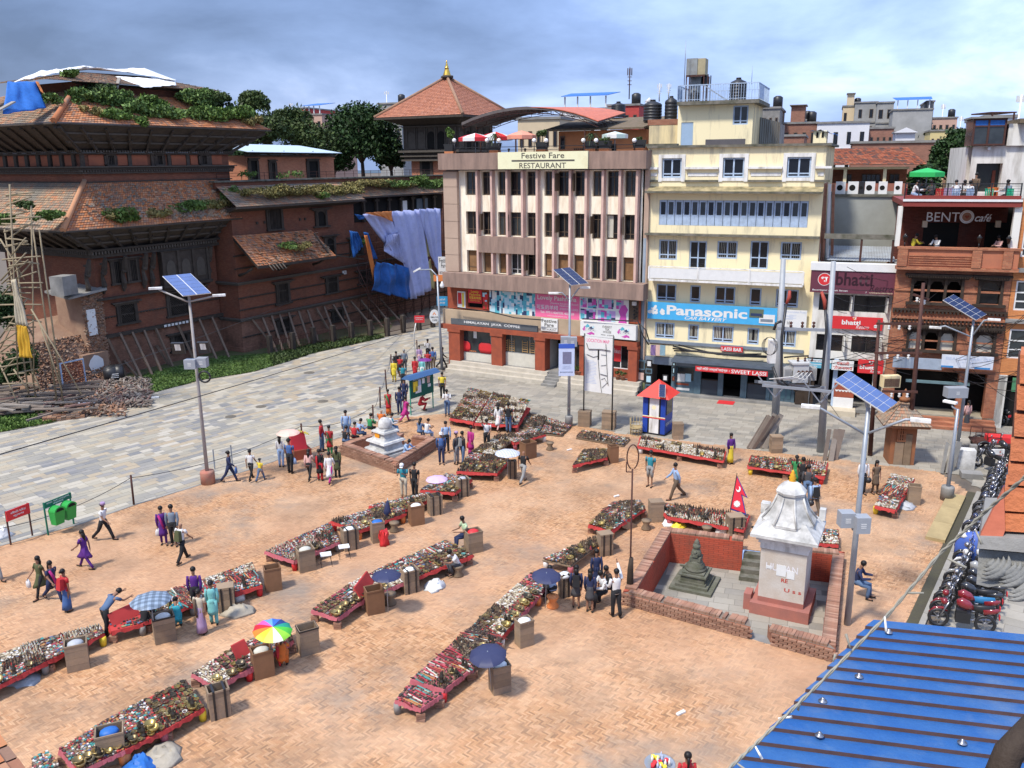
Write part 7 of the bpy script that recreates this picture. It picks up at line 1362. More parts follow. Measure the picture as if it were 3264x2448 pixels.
for s_ in(-1,1):
 MB().ball((s_*0,-.2,1.36),.07,8,5).cbox((0,-.2,1.25),(.2,.08,.14)).go('carved_figure',Cs,ch)if s_<0 else None
MB().cbox((-.48,0,.66),(.22,.08,.07)).go('spout',Cs,ch)
for(x,y,w,hh,lab)in((2278,1770,.5,.75,'dark wooden hatch leaning on the red back wall of the courtyard, larger one'),(2205,1760,.28,.8,'narrow grey stone slab leaning on the red back wall beside the hatch')):
 g=V3(G(x,y+22,FL));bx('hatch',mat((.16,.13,.10),.9,var=.3),None,-w,w,-.05,.05,0,hh,loc=g,rot=(-.15,0,th),label=lab,cat='panel')
g=V3(G(2085,1835,FL));MB().lathe([(.42,0),(.42,.08)],18).go('round_stone',Cn,None,loc=(g.x,g.y,.38+FL),rot=(0,1.2,th),label='round grey stone disc leaning on the left courtyard wall',cat='stone')
ms_=[np.array(xy(p))for p in((1086,1448),(1263,1510),(1395,1426),(1213,1405))];cc=sum(ms_)/4;mi=inset(ms_,.34);sw=em('low_brick_enclosure',(0,0,0),0,'low red brick wall enclosing the small white stupa where people sit','wall')
for i in rgx(4):
 a,b,ai,bi=ms_[i],ms_[(i+1)%4],mi[i],mi[(i+1)%4]
 if i==2:lw2(a,a+(b-a)*.36,ai,ai+(bi-ai)*.36,-.01,.5,Ob,'wall_run',1,sw);lw2(a+(b-a)*.58,b,ai+(bi-ai)*.58,bi,-.01,.5,Ob,'wall_run',1,sw)
 else:lw2(a,b,ai,bi,-.01,.5,Ob,'wall_run',1,sw,1 if i in(0,1)else 0)
g=V3(G(1232,1452,.0));thm=mt_.atan2(ms_[1][1]-ms_[0][1],ms_[1][0]-ms_[0][0]);st=em('white_stupa',g,thm,'small whitewashed stepped stupa with an orange patch inside the low brick wall','stupa')
for w,z0,z1 in((1.0,0,.12),(.9,.12,.3),(.72,.3,.42),(.8,.42,.5),(.6,.5,.82),(.72,.82,.92),(.5,.92,1.05),(.42,1.05,1.32),(.52,1.32,1.4),(.36,1.4,1.5)):MB().hexa([(-w,-w,z0+.001),(w,-w,z0+.001),(w,w,z0+.001),(-w,w,z0+.001)],[(-w*.94,-w*.94,z1),(w*.94,-w*.94,z1),(w*.94,w*.94,z1),(-w*.94,w*.94,z1)]).go('tier',Sw,st)
MB().lathe([(.34,1.5),(.36,1.6),(.33,1.85),(.2,2.0),(0,2.06)],14).go('dome',Sw,st);disc(st,-.1,1.18,.2,-.47,pm((.75,.30,.02)),'orange_patch',10)
a=V3(G(2047,1380));b=V3(G(2118,1391));thk=mt_.atan2(b.y-a.y,b.x-a.x);wk=(b-a).length;k_=em('police_kiosk',a,thk,'small blue and white kiosk with red pyramid roof and a tilted solar panel','kiosk');Kb=pm((.02,.06,.34),.4);Kr=pm((.72,.05,.035),.5);dk=wk*.95;hk=2.15
bx('body',Kb,k_,.02,wk-.02,.02,dk,.08,hk);bx('base',Bk,k_,0,wk,0,dk,0,.079)
for x0,x1,m_ in((0,.22,Kb),(.24,.3,Bk),(.3,.72,Wt),(.72,.78,Bk),(.8,1,Kb)):bx('front_panel',m_,k_,wk*x0,wk*x1,-.02,.019,.1,hk)
bx('band',Yw,k_,-.005,wk+.005,-.03,-.021,1.0,1.05);bx('band',Kr,k_,-.005,wk+.005,-.03,-.021,.93,.98);disc(k_,wk*.5,hk*.72,.12,-.023,Yw,'emblem');w=wn(k_,0,0.01,1.2,1.9,0,Bk)if 0 else bx('side_window',Gl,k_,wk-.019,wk+.01,dk*.15,dk*.85,1.15,1.95)
o=text(k_,'पर्यटक प्रहरी',(0,dk*.8,.45,.75),0,Wh,.01);o.rotation_euler=(0,0,mt_.pi/2);o.location=(wk+.001,dk*.1,0)
e_=.28;MB().add([(-e_,-e_,hk),(wk+e_,-e_,hk),(wk+e_,dk+e_,hk),(-e_,dk+e_,hk),(wk/2,dk/2,hk+.85)],[(0,1,4),(1,2,4),(2,3,4),(3,0,4),(0,3,2,1)]).go('roof',Kr,k_)
Pn=mat((.015,.025,.08),.15,var=.3,scale=3,bump=0,spec=.7);Pm_=mat((.10,.16,.36),.18,var=.3,scale=2,bump=0,spec=.7)
def solar(par,c4_,m_,nu,nv,split=True):
 TL,TR,BR_,BL=[Ve(v)for v in c4_];BR_=TR+BL-TL;n_=(TR-TL).cross(BL-TL).normalized();n_=n_ if n_.z>0 else-n_
 f=lambda s,t:(TL*(1-s)+TR*s)*(1-t)+(BL*(1-s)+BR_*s)*t
 MB().hexa([f(0,0)-n_*.04,f(1,0)-n_*.04,f(1,1)-n_*.04,f(0,1)-n_*.04],[f(0,0),f(1,0),f(1,1),f(0,1)]).go('panel_frame',Wh,par)
 e_=.03
 for i in rgx(nu):
  for j in rgx(nv):s0=(i+e_)/nu;s1=(i+1-e_)/nu;t0=(j+e_)/nv;t1=(j+1-e_)/nv;MB().hexa([f(s0,t0)+n_*.002,f(s1,t0)+n_*.002,f(s1,t1)+n_*.002,f(s0,t1)+n_*.002],[f(s0,t0)+n_*.01,f(s1,t0)+n_*.01,f(s1,t1)+n_*.01,f(s0,t1)+n_*.01]).go('cell',m_,par)
solar(k_,[(wk*.6,.3,hk+.66),(wk*.6+.36,.3,hk+.66),(wk*.8+.36,-.4,hk+.16),(wk*.8,-.4,hk+.16)],Pn,1,6)
# ---------------- solar lamp poles ----------------
def lpo(base,top,panel,label,cells=(2,6),arms=(),boxes=(),pm_=Pn,m_=Sl,r=.075,base_r=0,dz=.45,c=None,base_m=None):
 g=V3(G(*base));lo,hi=1.,14.
 for _ in rgx(30):
  z=(lo+hi)/2;v=np.array([g.x,g.y,z])-O3;y=1224-FPX*(v@Uv)/(v@Fv);lo,hi=(z,hi)if y>top[1]else(lo,z)
 H_=z;p=em('solar_street_lamp',g,0,label,'street lamp','solar street lamps')
 if base_r:MB().lathe([(base_r,0),(base_r,.55),(base_r*.95,.62),(0,.63)],14).go('footing',base_m or Cn,p)
 D=fl2(np.linalg.norm(np.array(g)-O3+np.array([0,0,H_])))
 w=lambda q,dd:V3(RD(*q,D+dd))-g
 if panel:solar(p,[w(panel[0],dz),w(panel[1],dz),w(panel[2],-dz),w(panel[3],-dz)],pm_,*cells);cpt=(w(panel[0],dz)+w(panel[2],-dz))/2;nn=(w(panel[1],dz)-w(panel[0],dz)).cross(w(panel[3],-dz)-w(panel[0],dz)).normalized();nn=nn if nn.z>0 else-nn;MB().beam((0,0,min(H_-.1,cpt.z-.5)),cpt-nn*.1,.08).go('bracket',m_,p);H_=min(H_,cpt.z-.45)
 MB().tube([(0,0,0),(0,0,H_*.5),(0,0,H_)],[r*1.25,r,r*.75],10).go('pole',m_,p)
 for(q0,q1,q2)in arms:
  a=w(q0,0);b=w(q1,0);c_=w(q2,0);a=Ve((0,0,a.z));MB().tube([a,b,c_],.04,7).go('arm',m_,p);d_=(c_-b).normalized();MB().cbox(c_+d_*.15,(.55,.2,.09),rz=mt_.atan2(d_.y,d_.x)).go('lamp_head',Wt,p)
 for(q,s)in boxes:
  a=w(q,-.1);o=MB().cbox((0,0,0),s).go('battery_box',mat((.30,.32,.35),.5,var=.1),p,loc=a);[bx('vent',Wh,o,-.08,.08,-s[1]/2-.006,-s[1]/2-.001,.05-.06*k,.07-.06*k)for k in rgx(3)]
 return p,w
p1,w1=lpo((664,1540),(598,945),[d1(1430,360),d1(1680,335),d1(1860,495),d1(1610,535)],'tall rust streaked lamp pole with blue solar panel and red footing at the left',(2,6),[(d1(1650,590),d1(1640,580),d1(1400,480)),(d1(1680,585),d1(1690,580),d1(1900,535))],[(d1(1683,1132),(.5,.4,.42)),(d1(1783,1118),(.45,.4,.42))],Pm_,mat((.27,.23,.20),.7,col2=(.34,.33,.33),scale=2),base_r=.33,base_m=mat((.42,.13,.09),.9,col2=(.33,.24,.18),scale=2))
for q,s in((d1(1572,995),(.55,.12,.55)),(d1(1795,988),(.5,.12,.55))):a=w1(q,-.2);o=MB().cbox((0,0,0),s,rx=.3).go('flood_light',Bk,p1,loc=a);MB().cbox((0,-.07,.05),(.25,.02,.3),rx=.3).go('lens',Wt,o)
a=w1(d1(1803,1247),-.2);MB().tube([(.25*mt_.cos(t),0,.25*mt_.sin(t))for t in np.linspace(0,6.28,18)],.045,6).go('cable_coil',Bk,p1,loc=a)
p2,w2=lpo((1813,1358),d3(1285,160),[d3(1140,25),d3(1290,5),d3(1445,135),d3(1300,165)],'slim grey lamp pole with dark solar panel and blue vertical banner before the restaurant',(2,6),[(d3(1285,300),d3(1220,230),d3(1170,232)),(d3(1285,300),d3(1370,190),d3(1400,187))],[(d3(1250,655),(.5,.4,.5)),(d3(1312,660),(.48,.4,.5))],base_r=.22)
a,b=w2(d3(1192,680),-.3),w2(d3(1335,980),-.3);o=bx('vertical_banner',mat((.55,.62,.80),.5,var=.1),p2,a.x,b.x,a.y-.02,a.y+.02,b.z,a.z);ww=b.x-a.x;hh=a.z-b.z
bx('print',pm((.05,.12,.50)),o,a.x,b.x,a.y-.03,a.y-.021,a.z-hh*.14,a.z);bx('print',mat((.3,.3,.4),ramp=[(.35,.35,.45),(.2,.2,.3),(.6,.12,.12),(.4,.42,.55)],scale=9),o,a.x+ww*.25,b.x-ww*.2,a.y-.03,a.y-.021,b.z+hh*.38,a.z-hh*.25);text(o,'LEAVE\nVALLEY',(a.x+ww*.2,b.x-ww*.2,b.z+hh*.22,b.z+hh*.33),a.y-.032,MC['pale_print'],.01);text(o,'BASANTAPUR',(a.x+ww*.1,b.x-ww*.1,b.z+hh*.1,b.z+hh*.14),a.y-.032,Ny)
lpo((2700,1990),e5(500,440),[e5(350,105),e5(865,440),e5(725,575),e5(200,205)],'nearest thick grey lamp pole with big slanted solar panel beside the white shrine',(7,2),[(e5(450,800),e5(60,508),e5(0,495)),(e5(510,800),e5(950,620),e5(1050,625))],[(e4(1927,700),(.42,.36,.46)),(e4(2062,745),(.42,.36,.5))],pm_=Pm_,r=.085,dz=.3)
p4,_=lpo((3017,1592),e5(1455,510),None,'grey lamp post with small white lamp head above the motorbikes',arms=[(e5(1450,520),e5(1450,490),e5(1440,470))],base_r=.27)
lpo((3050,1440),d5(1560,1000),[d5(1460,790),d5(1810,1000),d5(1695,1060),d5(1345,850)],'slim lamp pole with dark solar panel in front of the brick cafe building',(6,2),[(d5(1540,1240),d5(1370,1125),d5(1300,1135)),(d5(1540,1240),d5(1780,1065),d5(1850,1060))],[(e5(1480,330),(1.0,.5,.5))],dz=.3)
# ---------------- power poles and wires ----------------
def hz(g,yt):
 lo,hi=1.,16.
 for _ in rgx(30):
  z=(lo+hi)/2;v=np.array([g[0],g[1],z])-O3;y=1224-FPX*(v@Uv)/(v@Fv);lo,hi=(z,hi)if y>yt else(lo,z)
 return z
def pole(bp,tp_,r,m_,lab,lean=None,grp=None,cat='utility pole'):
 g=G(*bp);H_=hz(g,tp_[1]);p=em('utility_pole',tpx(g),0,lab,cat,grp);q=RD(*tp_,fl2(np.linalg.norm(g+np.array([0,0,H_])-O3)))-g;MB().tube([(0,0,0),tpx(q)],[r*1.2,r*.7],10).go('pole',m_,p);return p,g,q
pa,ga,qa=pole((2468,1395),(2497,825),.19,mat('pale_metal_pole',(.36,.38,.40),.6,.2,var=.2),'left thick grey pole carrying the transformer platform')
pb,gb_,qb=pole((2615,1440),(2657,833),.17,MC['pale_metal_pole'],'right thick grey pole of the transformer pair')
tr_=em('transformer',(0,0,0),0,'pale grey electrical transformer with fins and cables hung on a platform between two poles','transformer');Dp=fl2(np.linalg.norm(ga-O3))
W3=lambda c,x,y,dd=0:V3(RD(*c(x,y),Dp-3.5+dd))
q0,q1=W3(d4,1170,1030),W3(d4,1770,1085)
for dd in(-.35,.35):MB().beam(q0+Ve((0,dd,0)),q1+Ve((0,dd,0)),.12).go('platform_beam',Sl,tr_)
for x,y in((1300,1150),(1700,1200)):a=W3(d4,x,y);MB().beam(a,a+Ve((-.9,0,1.1)),.06).beam(a,a+Ve((.9,0,1.1)),.06).go('brace',Sl,tr_)
a,b=W3(d4,1448,850),W3(d4,1600,1030);b.y=a.y;Tf=mat((.50,.50,.49),.5,var=.15,scale=3)
bx('tank',Tf,tr_,a.x,b.x,a.y-.35,a.y+.35,b.z,a.z);bx('lid',Tf,tr_,a.x-.08,b.x+.05,a.y-.4,a.y+.4,a.z+.001,a.z+.08)
for s_,x0 in((-1,a.x-.42),(1,b.x+.06)):
 f_=MB();
 for k in rgx(7):f_.box(x0+k*.055,x0+k*.055+.02,a.y-.3,a.y+.3,b.z+.1,a.z-.2)
 f_.go('cooling_fins',Tf,tr_)
for k in rgx(4):x=a.x+.25+k*.2;MB().cyl((x,a.y-.36,a.z-.35),(x,a.y-.5,a.z-.35),.06).go('bushing',Ru,tr_);MB().tube([(x,a.y-.5,a.z-.35),(x-.3,a.y-.55,a.z-.55-.05*k),(a.x-1.2,a.y-.4,a.z-.7)],.018,5).go('cable',Wt,tr_)
for k in rgx(3):x=a.x+.3+k*.35;MB().lathe([(.03,0),(.07,.06),(.03,.1),(.07,.16),(.02,.22)],8,(x,a.y,a.z+.08)).go('insulator',Ru,tr_)
MB().beam(W3(d4,1320,545),W3(d4,1762,560),.14).go('cross_arm',Sl,tr_)
for x in(1440,1540,1640):a=W3(d4,x,540);MB().lathe([(.03,0),(.09,.1),(.03,.16),(.09,.26),(.02,.32)],8,tpx(a)).go('insulator',Ru,tr_)
for(x0,y0,x1,y1)in((1430,210,1400,330),(1710,220,1740,380)):MB().tube([W3(d4,x0,y0),W3(d4,(x0+x1)/2+12,(y0+y1)/2),W3(d4,x1,y1)],[.07,.1,.06],6).go('fuse_insulator',pm((.35,.06,.04)),tr_)
for pts in(((1400,330),(1360,620),(1360,1000),(1480,1090),(1700,1050)),((1745,380),(1755,560),(1720,900),(1690,1040)),((1360,480),(1310,500),(1290,560)),((1280,880),(1330,1020),(1450,1080))):MB().tube([W3(d4,*q,-.1)for q in pts],.07,7).go('thick_cable',Bk,tr_)
a,b=W3(d4,1245,640),W3(d4,1312,858);bx('meter_cabinet',Wt,tr_,a.x,b.x,a.y-.25,a.y+.1,b.z,a.z)
for k in rgx(3):MB().tube([W3(d4,1255+50*mt_.cos(t)*(1+.2*k),700+80*mt_.sin(t),-.4)for t in np.linspace(0,6.28,14)],.015,5).go('cable_loop',Bk,tr_)
pc,gc,qc=pole((2773,1452),d5(670,1060),.1,Ru,'left rusty brown pole of the pair near the small brick shrine');pd,gd,qd=pole((2890,1478),d5(1140,670),.11,Ru,'right taller rusty brown pole of the pair near the small brick shrine')
De=fl2(np.linalg.norm(gc-O3))-2
for i,(c,x0,y0,x1,y1)in en(((d5,640,1100,1140,1105),(d5,620,1410,1130,1412),(e5,700,322,1080,330),(d5,1030,790,1200,850))):
 a,b=V3(RD(*c(x0,y0),De)),V3(RD(*c(x1,y1),De));pc_=pc;MB().beam(a-V3(gc),b-V3(gc),.1).go('cross_arm',Ru,pc)
 for k in rgx(3):q=a+(b-a)*(.28+.22*k)-V3(gc);MB().lathe([(.03,0),(.08,.08),(.03,.14),(.08,.2),(.02,.26)],8,(q.x,q.y,q.z-.3)).go('insulator',Wt,pc)
a=V3(RD(*e5(720,165),De));b=V3(RD(*e5(945,315),De));o=em('fuse_cabinet',(a.x,a.y,b.z),0,'pale slatted metal cabinet mounted between the rusty poles','cabinet');bx('casing',Yv,o,0,b.x-a.x,0,.4,0,a.z-b.z)
for k in rgx(14):bx('slat',Ru,o,.06+k*(b.x-a.x-.1)/14,.09+k*(b.x-a.x-.1)/14,-.02,-.001,.05,(a.z-b.z)*.8)
pe,ge,qe=pole(e5(1115,488),d5(1470,520),.16,mat((.20,.18,.14),.9,var=.4),'leaning concrete pole wrapped in tangled cables with a yellow painted foot');o=MB().tube([(0,0,0),tpx(qe*.11)],[.21,.2],10).go('yellow_band',Ye,pe)
r=rn.Random(77)
def wire(a,b,sag,rad,lab=None,par=None,m_=Bk,grp='overhead wires',n=9):
 a,b=Ve(a),Ve(b);pts=[a+(b-a)*(i/n)-Ve((0,0,4*sag*(i/n)*(1-i/n)))for i in rgx(n+1)]
 if par:return MB().tube([p-par.location for p in pts],rad,5).go('wire',m_,par)
 return MB().tube([p-a for p in pts],rad,5).go('wire',m_,None,loc=a,label=lab,cat='wire',group=grp)
for k in rgx(26):
 t=.25+.6*r.random();p0=Ve(qe*t);pts=[p0+Ve((r.gauss(0,.25),r.gauss(0,.2),-j*.25+r.gauss(0,.15)))for j in rgx(7)];MB().tube(pts,.02,4).go('tangled_cable',Bk,pe)
lw_='black cable fanning out from the leaning pole to the right edge'
for k in rgx(22):
 t=.3+.5*r.random();a=V3(ge+qe*t);y=r.uniform(930,1330);b=V3(RD(3300,y,r.uniform(44,52)));wire(a,b,r.uniform(.2,1.2),.014,lw_,grp='cables fanning to the right edge')
for k in rgx(16):
 a=V3(ge+qe*(.35+.4*r.random()));x,y=r.uniform(2640,2800),r.uniform(1030,1180);wire(a,V3(RD(x,y,De+r.uniform(0,3))),r.uniform(.1,.8),.013,'black cable strung from the leaning pole across to the transformer pair',grp='cables between the poles')
for(c,x0,y0,x1,y1,dd0,dd1,s_)in((d5,200,720,1480,560,48,55,.5),(d5,330,500,1140,640,49,56,.4),(d5,140,1240,640,1440,47,50,.2),(d5,100,1200,1000,1640,46,48,.3),(d5,1490,560,2203,640,54,50,.2),(d5,1500,640,2203,760,54,50,.2),(d5,1450,900,2203,1010,54,50,.3),(d5,1170,860,1450,600,52,54,.1),(d5,780,1100,1060,780,50,53,.05),(e5,0,250,250,600,46,44,.0),(d5,60,760,330,990,48,48,.3),(d5,200,810,1060,790,48,52,.6)):
 wire(RD(*c(x0,y0),dd0),RD(*c(x1,y1),dd1),s_,.014,'single black power line crossing in front of the brick cafe' if c is d5 else 'short stay wire beside the right transformer pole',grp='power lines before the cafe' if c is d5 else None)
for pts in(((400,700),(560,740),(900,770),(1240,790)),((400,720),(700,760),(1240,800)),((450,690),(800,775),(1180,770)),((1380,800),(1480,790),(1800,780)),((1940,900-1160),(1940,0))[:0]or((410,740),(640,750),(1000,790),(1240,800))):MB().tube([FY.w(*(lambda q:(q[0],-.3,q[1]))(FY.px(d4(*q),-.3)))for q in pts],.05,5).go('cable_bundle',Bk,None,label='sagging black cable bundle on the wall above the dark blue awning',cat='cable',group='cable bundles on the yellow building')
for pts in(((1780,480),(1890,480),(1930,600),(1985,690)),((1900,500),(1960,560),(1990,660)),((1400,460),(1650,470),(1850,480)),((560,390),(800,450),(1040,470)),((300,360),(520,390),(580,400))):MB().tube([FR.w(*(lambda q:(q[0],-.75,q[1]))(FR.px(d3(*q),-.75)))for q in pts],.04,5).go('cable_bundle',Bk,None,label='black cables sagging along the restaurant first floor fascia',cat='cable',group='cables on the restaurant front')
a,b=V3(RD(0,1448,30)),V3(RD(1300,1060,78));wire(a,b,.1,.02,'long thin wire crossing above the left street, upper one',grp=None);wire(V3(RD(-10,1290,38)),V3(RD(1000,930,80)),.3,.015,'long thin wire crossing before the weeds',grp=None)
pf,gf,qf=pole((1409,1178),d2(1918,360),.09,Sl,'slim grey street light pole with curved arm at the restaurant corner',cat='street lamp');a=V3(RD(*d2(1740,305),fl2(np.linalg.norm(gf-O3))))-V3(gf);MB().tube([tpx(qf),tpx((Ve(qf)+a)/2+Ve((.3,0,.25))),tpx(a)],.05,6).go('arm',Sl,pf);MB().cbox(a,(.6,.25,.1),ry=-.5).go('lamp_head',Wt,pf)
def sgp(c,x0,y0,x1,y1,D,m_,nm,lab,txt=(),cat='sign',rnd=0):
 a,b=V3(RD(*c(x0,y0),D)),V3(RD(*c(x1,y1),D));o=em(nm,(a.x,a.y,b.z),0,lab,cat);w,h=b.x-a.x,a.z-b.z
 (MB().add([(w/2+w/2*mt_.cos(t),0,h/2+h/2*mt_.sin(t))for t in np.linspace(0,6.28,25)[:-1]],[tpx(rgx(24))]).add([(w/2+w/2*mt_.cos(t),.06,h/2+h/2*mt_.sin(t))for t in np.linspace(0,6.28,25)[:-1]],[tpx(rgx(24))])if rnd else MB().box(0,w,0,.08,0,h)).go('board',m_,o)
 for(s_,r_,mm)in txt:text(o,s_,(w*r_[0],w*r_[1],h*r_[2],h*r_[3]),-.008,mm,.01)
 return o
sgp(d2,1925,190,2020,350,63,Wh,'side_sign','white sign reading Festive Fare at the left corner of the restaurant',[('Festive\nFare',(.1,.98,.4,.92),Ik),('RESTAURANT',(.1,.95,.06,.2),Ik)])
sgp(d2,1885,350,1970,405,63,Og,'side_sign','small orange sign under the white corner sign')
sgp(d2,1913,540,2010,622,62.5,pm((.04,.30,.55)),'side_sign','blue rectangular sign on the corner lamp pole',[('प्रहरी बिट',(.2,.8,.5,.8),Wh),('सहायता कक्ष',(.25,.75,.15,.4),Wh)])
sgp(d2,1848,655,1937,778,62.4,Wh,'round_sign','round white coffee shop sign by the corner lamp pole',[('HIMALAYAN',(.1,.9,.38,.52),Ik),('COFFEE',(.25,.8,.15,.3),Ik),('^',(.3,.7,.6,.8),Og)],rnd=1)
o=sgp(d2,1715,710,1806,770,64,Rb,'red_sign','small red street sign on a white arm beyond the crowd',[('LAXMIPRASAD DEVKOTA',(.08,.92,.65,.8),Wh),('BASANTAPUR',(.15,.85,.4,.52),Wh)]);MB().tube([(0,.05,-3.2),(-.1,.05,-1),(0.1,.05,0)],.04,6).go('post',Wt,o)
MB().lathe([(0,0),(.14,.05),(.16,.2),(.08,.35),(.05,.45)],10).go('dome_camera',Wh,None,loc=V3(RD(*d2(1962,465),60)),label='white dome security camera at the restaurant corner',cat='camera')
# ---------------- market stalls ----------------
GR={'dark':[(.05,.035,.03),(.09,.05,.035),(.03,.028,.027),(.13,.08,.05),(.16,.11,.07),(.07,.06,.05),(.22,.16,.10)],'mix':[(.45,.06,.05),(.08,.05,.04),(.55,.50,.42),(.20,.12,.07),(.05,.26,.24),(.33,.24,.12),(.62,.58,.52),(.12,.07,.05),(.42,.20,.07),(.10,.13,.22),(.28,.05,.06),(.17,.15,.13)],'bead':[(.22,.03,.03),(.35,.06,.05),(.12,.03,.025),(.5,.22,.08),(.6,.55,.45),(.07,.03,.03),(.10,.3,.27),(.45,.04,.06)],'pale':[(.62,.57,.46),(.48,.40,.28),(.68,.65,.6),(.36,.28,.18),(.55,.46,.30),(.25,.19,.13)]}
MG=[mat((.36,.25,.09),.35,.75,ramp=[(.40,.29,.10),(.30,.21,.09),(.48,.36,.15),(.20,.15,.08),(.12,.10,.07)],bump=0)]+[mat('goods_'+k,(.2,.2,.2),.6,ramp=v,bump=0,var=.2)for k,v in GR.items()]
Rc=mat((.50,.05,.045),.8,var=.35,scale=2,bump=.3,bscale=8);Pj=mat((.46,.12,.14),.8,var=.3,scale=2);MATS=[mat((.10,.05,.04),.9),mat((.16,.04,.035),.9),mat((.20,.15,.10),.9),mat((.30,.06,.05),.9)];Pl=mat((.24,.17,.11),.9,var=.4,scale=3,bump=.3)
def tmpl(kind):
 mb=MB()
 if kind=='bowl':mb.lathe([(.5,0),(.9,.3),(1,.75),(.85,.75),(.6,.25),(0,.12)],7)
 elif kind=='stat':mb.hexa([(-.5,-.5,0),(.5,-.5,0),(.5,.5,0),(-.5,.5,0)],[(-.22,-.2,1),(.25,-.2,1),(.22,.22,1),(-.22,.22,1)]).hexa([(-.3,-.3,.6),(.3,-.3,.6),(.3,.3,.6),(-.3,.3,.6)],[(-.1,-.1,1.4),(.1,-.1,1.4),(.1,.1,1.4),(-.1,.1,1.4)])
 else:mb.box(-.5,.5,-.5,.5,0,1)
 V=np.array(mb.V);T=[];
 for f in mb.F:
  for i in rgx(1,len(f)-1):T.append((f[0],f[i],f[i+1]))
 return V,np.array(T)
TP={k:tmpl(k)for k in('bowl','stat','box')}
def goods(quad,z,name,lab,seed,types,dens=1.0,slope=0,**kk):
 """quad: near-left, near-right, far-right, far-left world corners"""
 r=np.random.default_rng(seed);Q=np.array([q[:2]for q in quad]);L1=np.linalg.norm(Q[1]-Q[0]);W1=np.linalg.norm(Q[3]-Q[0]);d=(Q[1]-Q[0])/L1;a0=mt_.atan2(d[1],d[0]);org=Q.mean(0)
 Vs=[];Fs=[];Ms=[];nb=0;seg=max(1,int(L1/.55));rows=max(1,int(W1/.5))
 for i in rgx(seg):
  for j in rgx(rows):
   t=types[r.integers(len(types))];s0,s1,t0,t1=i/seg,(i+1)/seg,j/rows,(j+1)/rows;ls=L1/seg;lt=W1/rows;mi={'b':0,'d':1,'m':2,'n':3,'p':4,'f':2,'s':1,'g':4,'k':1}[t];m0_=mi
   for t in(t,'z'):
    if t=='z':kd_='box';sp=.085;sz=(.06,.05,.022);rs=.8
    elif t=='b':kd_='bowl';sp=.11+.05*r.random();sz=(sp*.5,sp*.5,sp*.42);rs=0
    elif t in 'sd':kd_='stat';sp=.085;sz=(.06,.055,.06 if t=='d' else.085);rs=.6
    elif t=='g':kd_='stat';sp=.085;sz=(.05,.05,.055);rs=.4
    elif t=='n':kd_='box';sp=.035;sz=(.026,.42,.022);rs=.1
    elif t=='f':kd_='box';sp=.15;sz=(.12,.09,.02);rs=.2
    elif t=='k':kd_='box';sp=.07;sz=(.02,.14,.03);rs=.2
    else:kd_='box';sp=.06;sz=(.045,.055,.03);rs=.8
    nx=max(1,int(ls/sp));ny=max(1,int(lt/(.45 if t=='n' else.15 if t=='k' else sp)));X,Y=np.meshgrid((np.arange(nx)+.5)/nx,(np.arange(ny)+.5)/ny);X=X.ravel();Y=Y.ravel();m=len(X);keep=r.random(m)<dens*.93;X=X[keep];Y=Y[keep];m=len(X)
    if m==0:continue
    X=s0+(X+r.normal(0,.12/nx,m))*(s1-s0);Y=t0+(Y+r.normal(0,.12/ny,m))*(t1-t0);Y=np.clip(Y,.03,.97);X=np.clip(X,.02,.98)
    P_=(Q[0]*(1-X)[:,None]+Q[1]*X[:,None])*(1-Y)[:,None]+(Q[3]*(1-X)[:,None]+Q[2]*X[:,None])*Y[:,None]
    V,T=TP[kd_];an=a0+r.normal(0,rs,m)+(mt_.pi/2*r.integers(0,2)if t in 'k' else 0);c,s=np.cos(an),np.sin(an);sc=(.75+.6*r.random(m));A=V[None]*np.array(sz)[None,None]*sc[:,None,None];W_=np.empty_like(A)
    W_[:,:,0]=A[:,:,0]*c[:,None]-A[:,:,1]*s[:,None]+(P_[:,0]-org[0])[:,None];W_[:,:,1]=A[:,:,0]*s[:,None]+A[:,:,1]*c[:,None]+(P_[:,1]-org[1])[:,None];W_[:,:,2]=A[:,:,2]+z+slope*Y[:,None]
    Vs.append(W_.reshape(-1,3));Fs.append((T[None]+(np.arange(m)*len(V))[:,None,None]+nb).reshape(-1,3));nb+=m*len(V)
    mis=np.full(m,1 if t=='z' else mi);alt=r.random(m)<.1;mis[alt]=r.integers(0,5,alt.sum());Ms.append(np.repeat(mis,len(T)))
 V=np.concatenate(Vs).astype(np.float32);F=np.concatenate(Fs).astype(np.int32);M_=np.concatenate(Ms).astype(np.int32);n=len(F)
 me=bpy.data.meshes.new(name);me.vertices.add(len(V));me.vertices.foreach_set('co',V.ravel());me.loops.add(3*n);me.loops.foreach_set('vertex_index',F.ravel());me.polygons.add(n);me.polygons.foreach_set('loop_start',np.arange(0,3*n,3,dtype=np.int32));me.polygons.foreach_set('loop_total',np.full(n,3,dtype=np.int32));me.polygons.foreach_set('material_index',M_);me.update(calc_edges=True);me.shade_flat()
 for m in MG:me.materials.append(m)
 return link(name,me,None,None,loc=(org[0],org[1],0),label='crowded '+lab,kind='stuff',**kk)
bowlm=MB().lathe([(.05,0),(.09,.03),(.11,.09),(.095,.09),(.07,.03),(0,.02)],14).mesh('bowl',MG[0]);Db_=mat((.08,.07,.055),.4,.6,bump=0)
statm=MB().lathe([(.06,0),(.07,.03),(.04,.05),(.05,.12),(.06,.16),(.025,.19),(.035,.23),(.0,.28)],9).mesh('statuette',Db_)
tins=[Rb,Ye,Wt,Og,Cn,Pj]
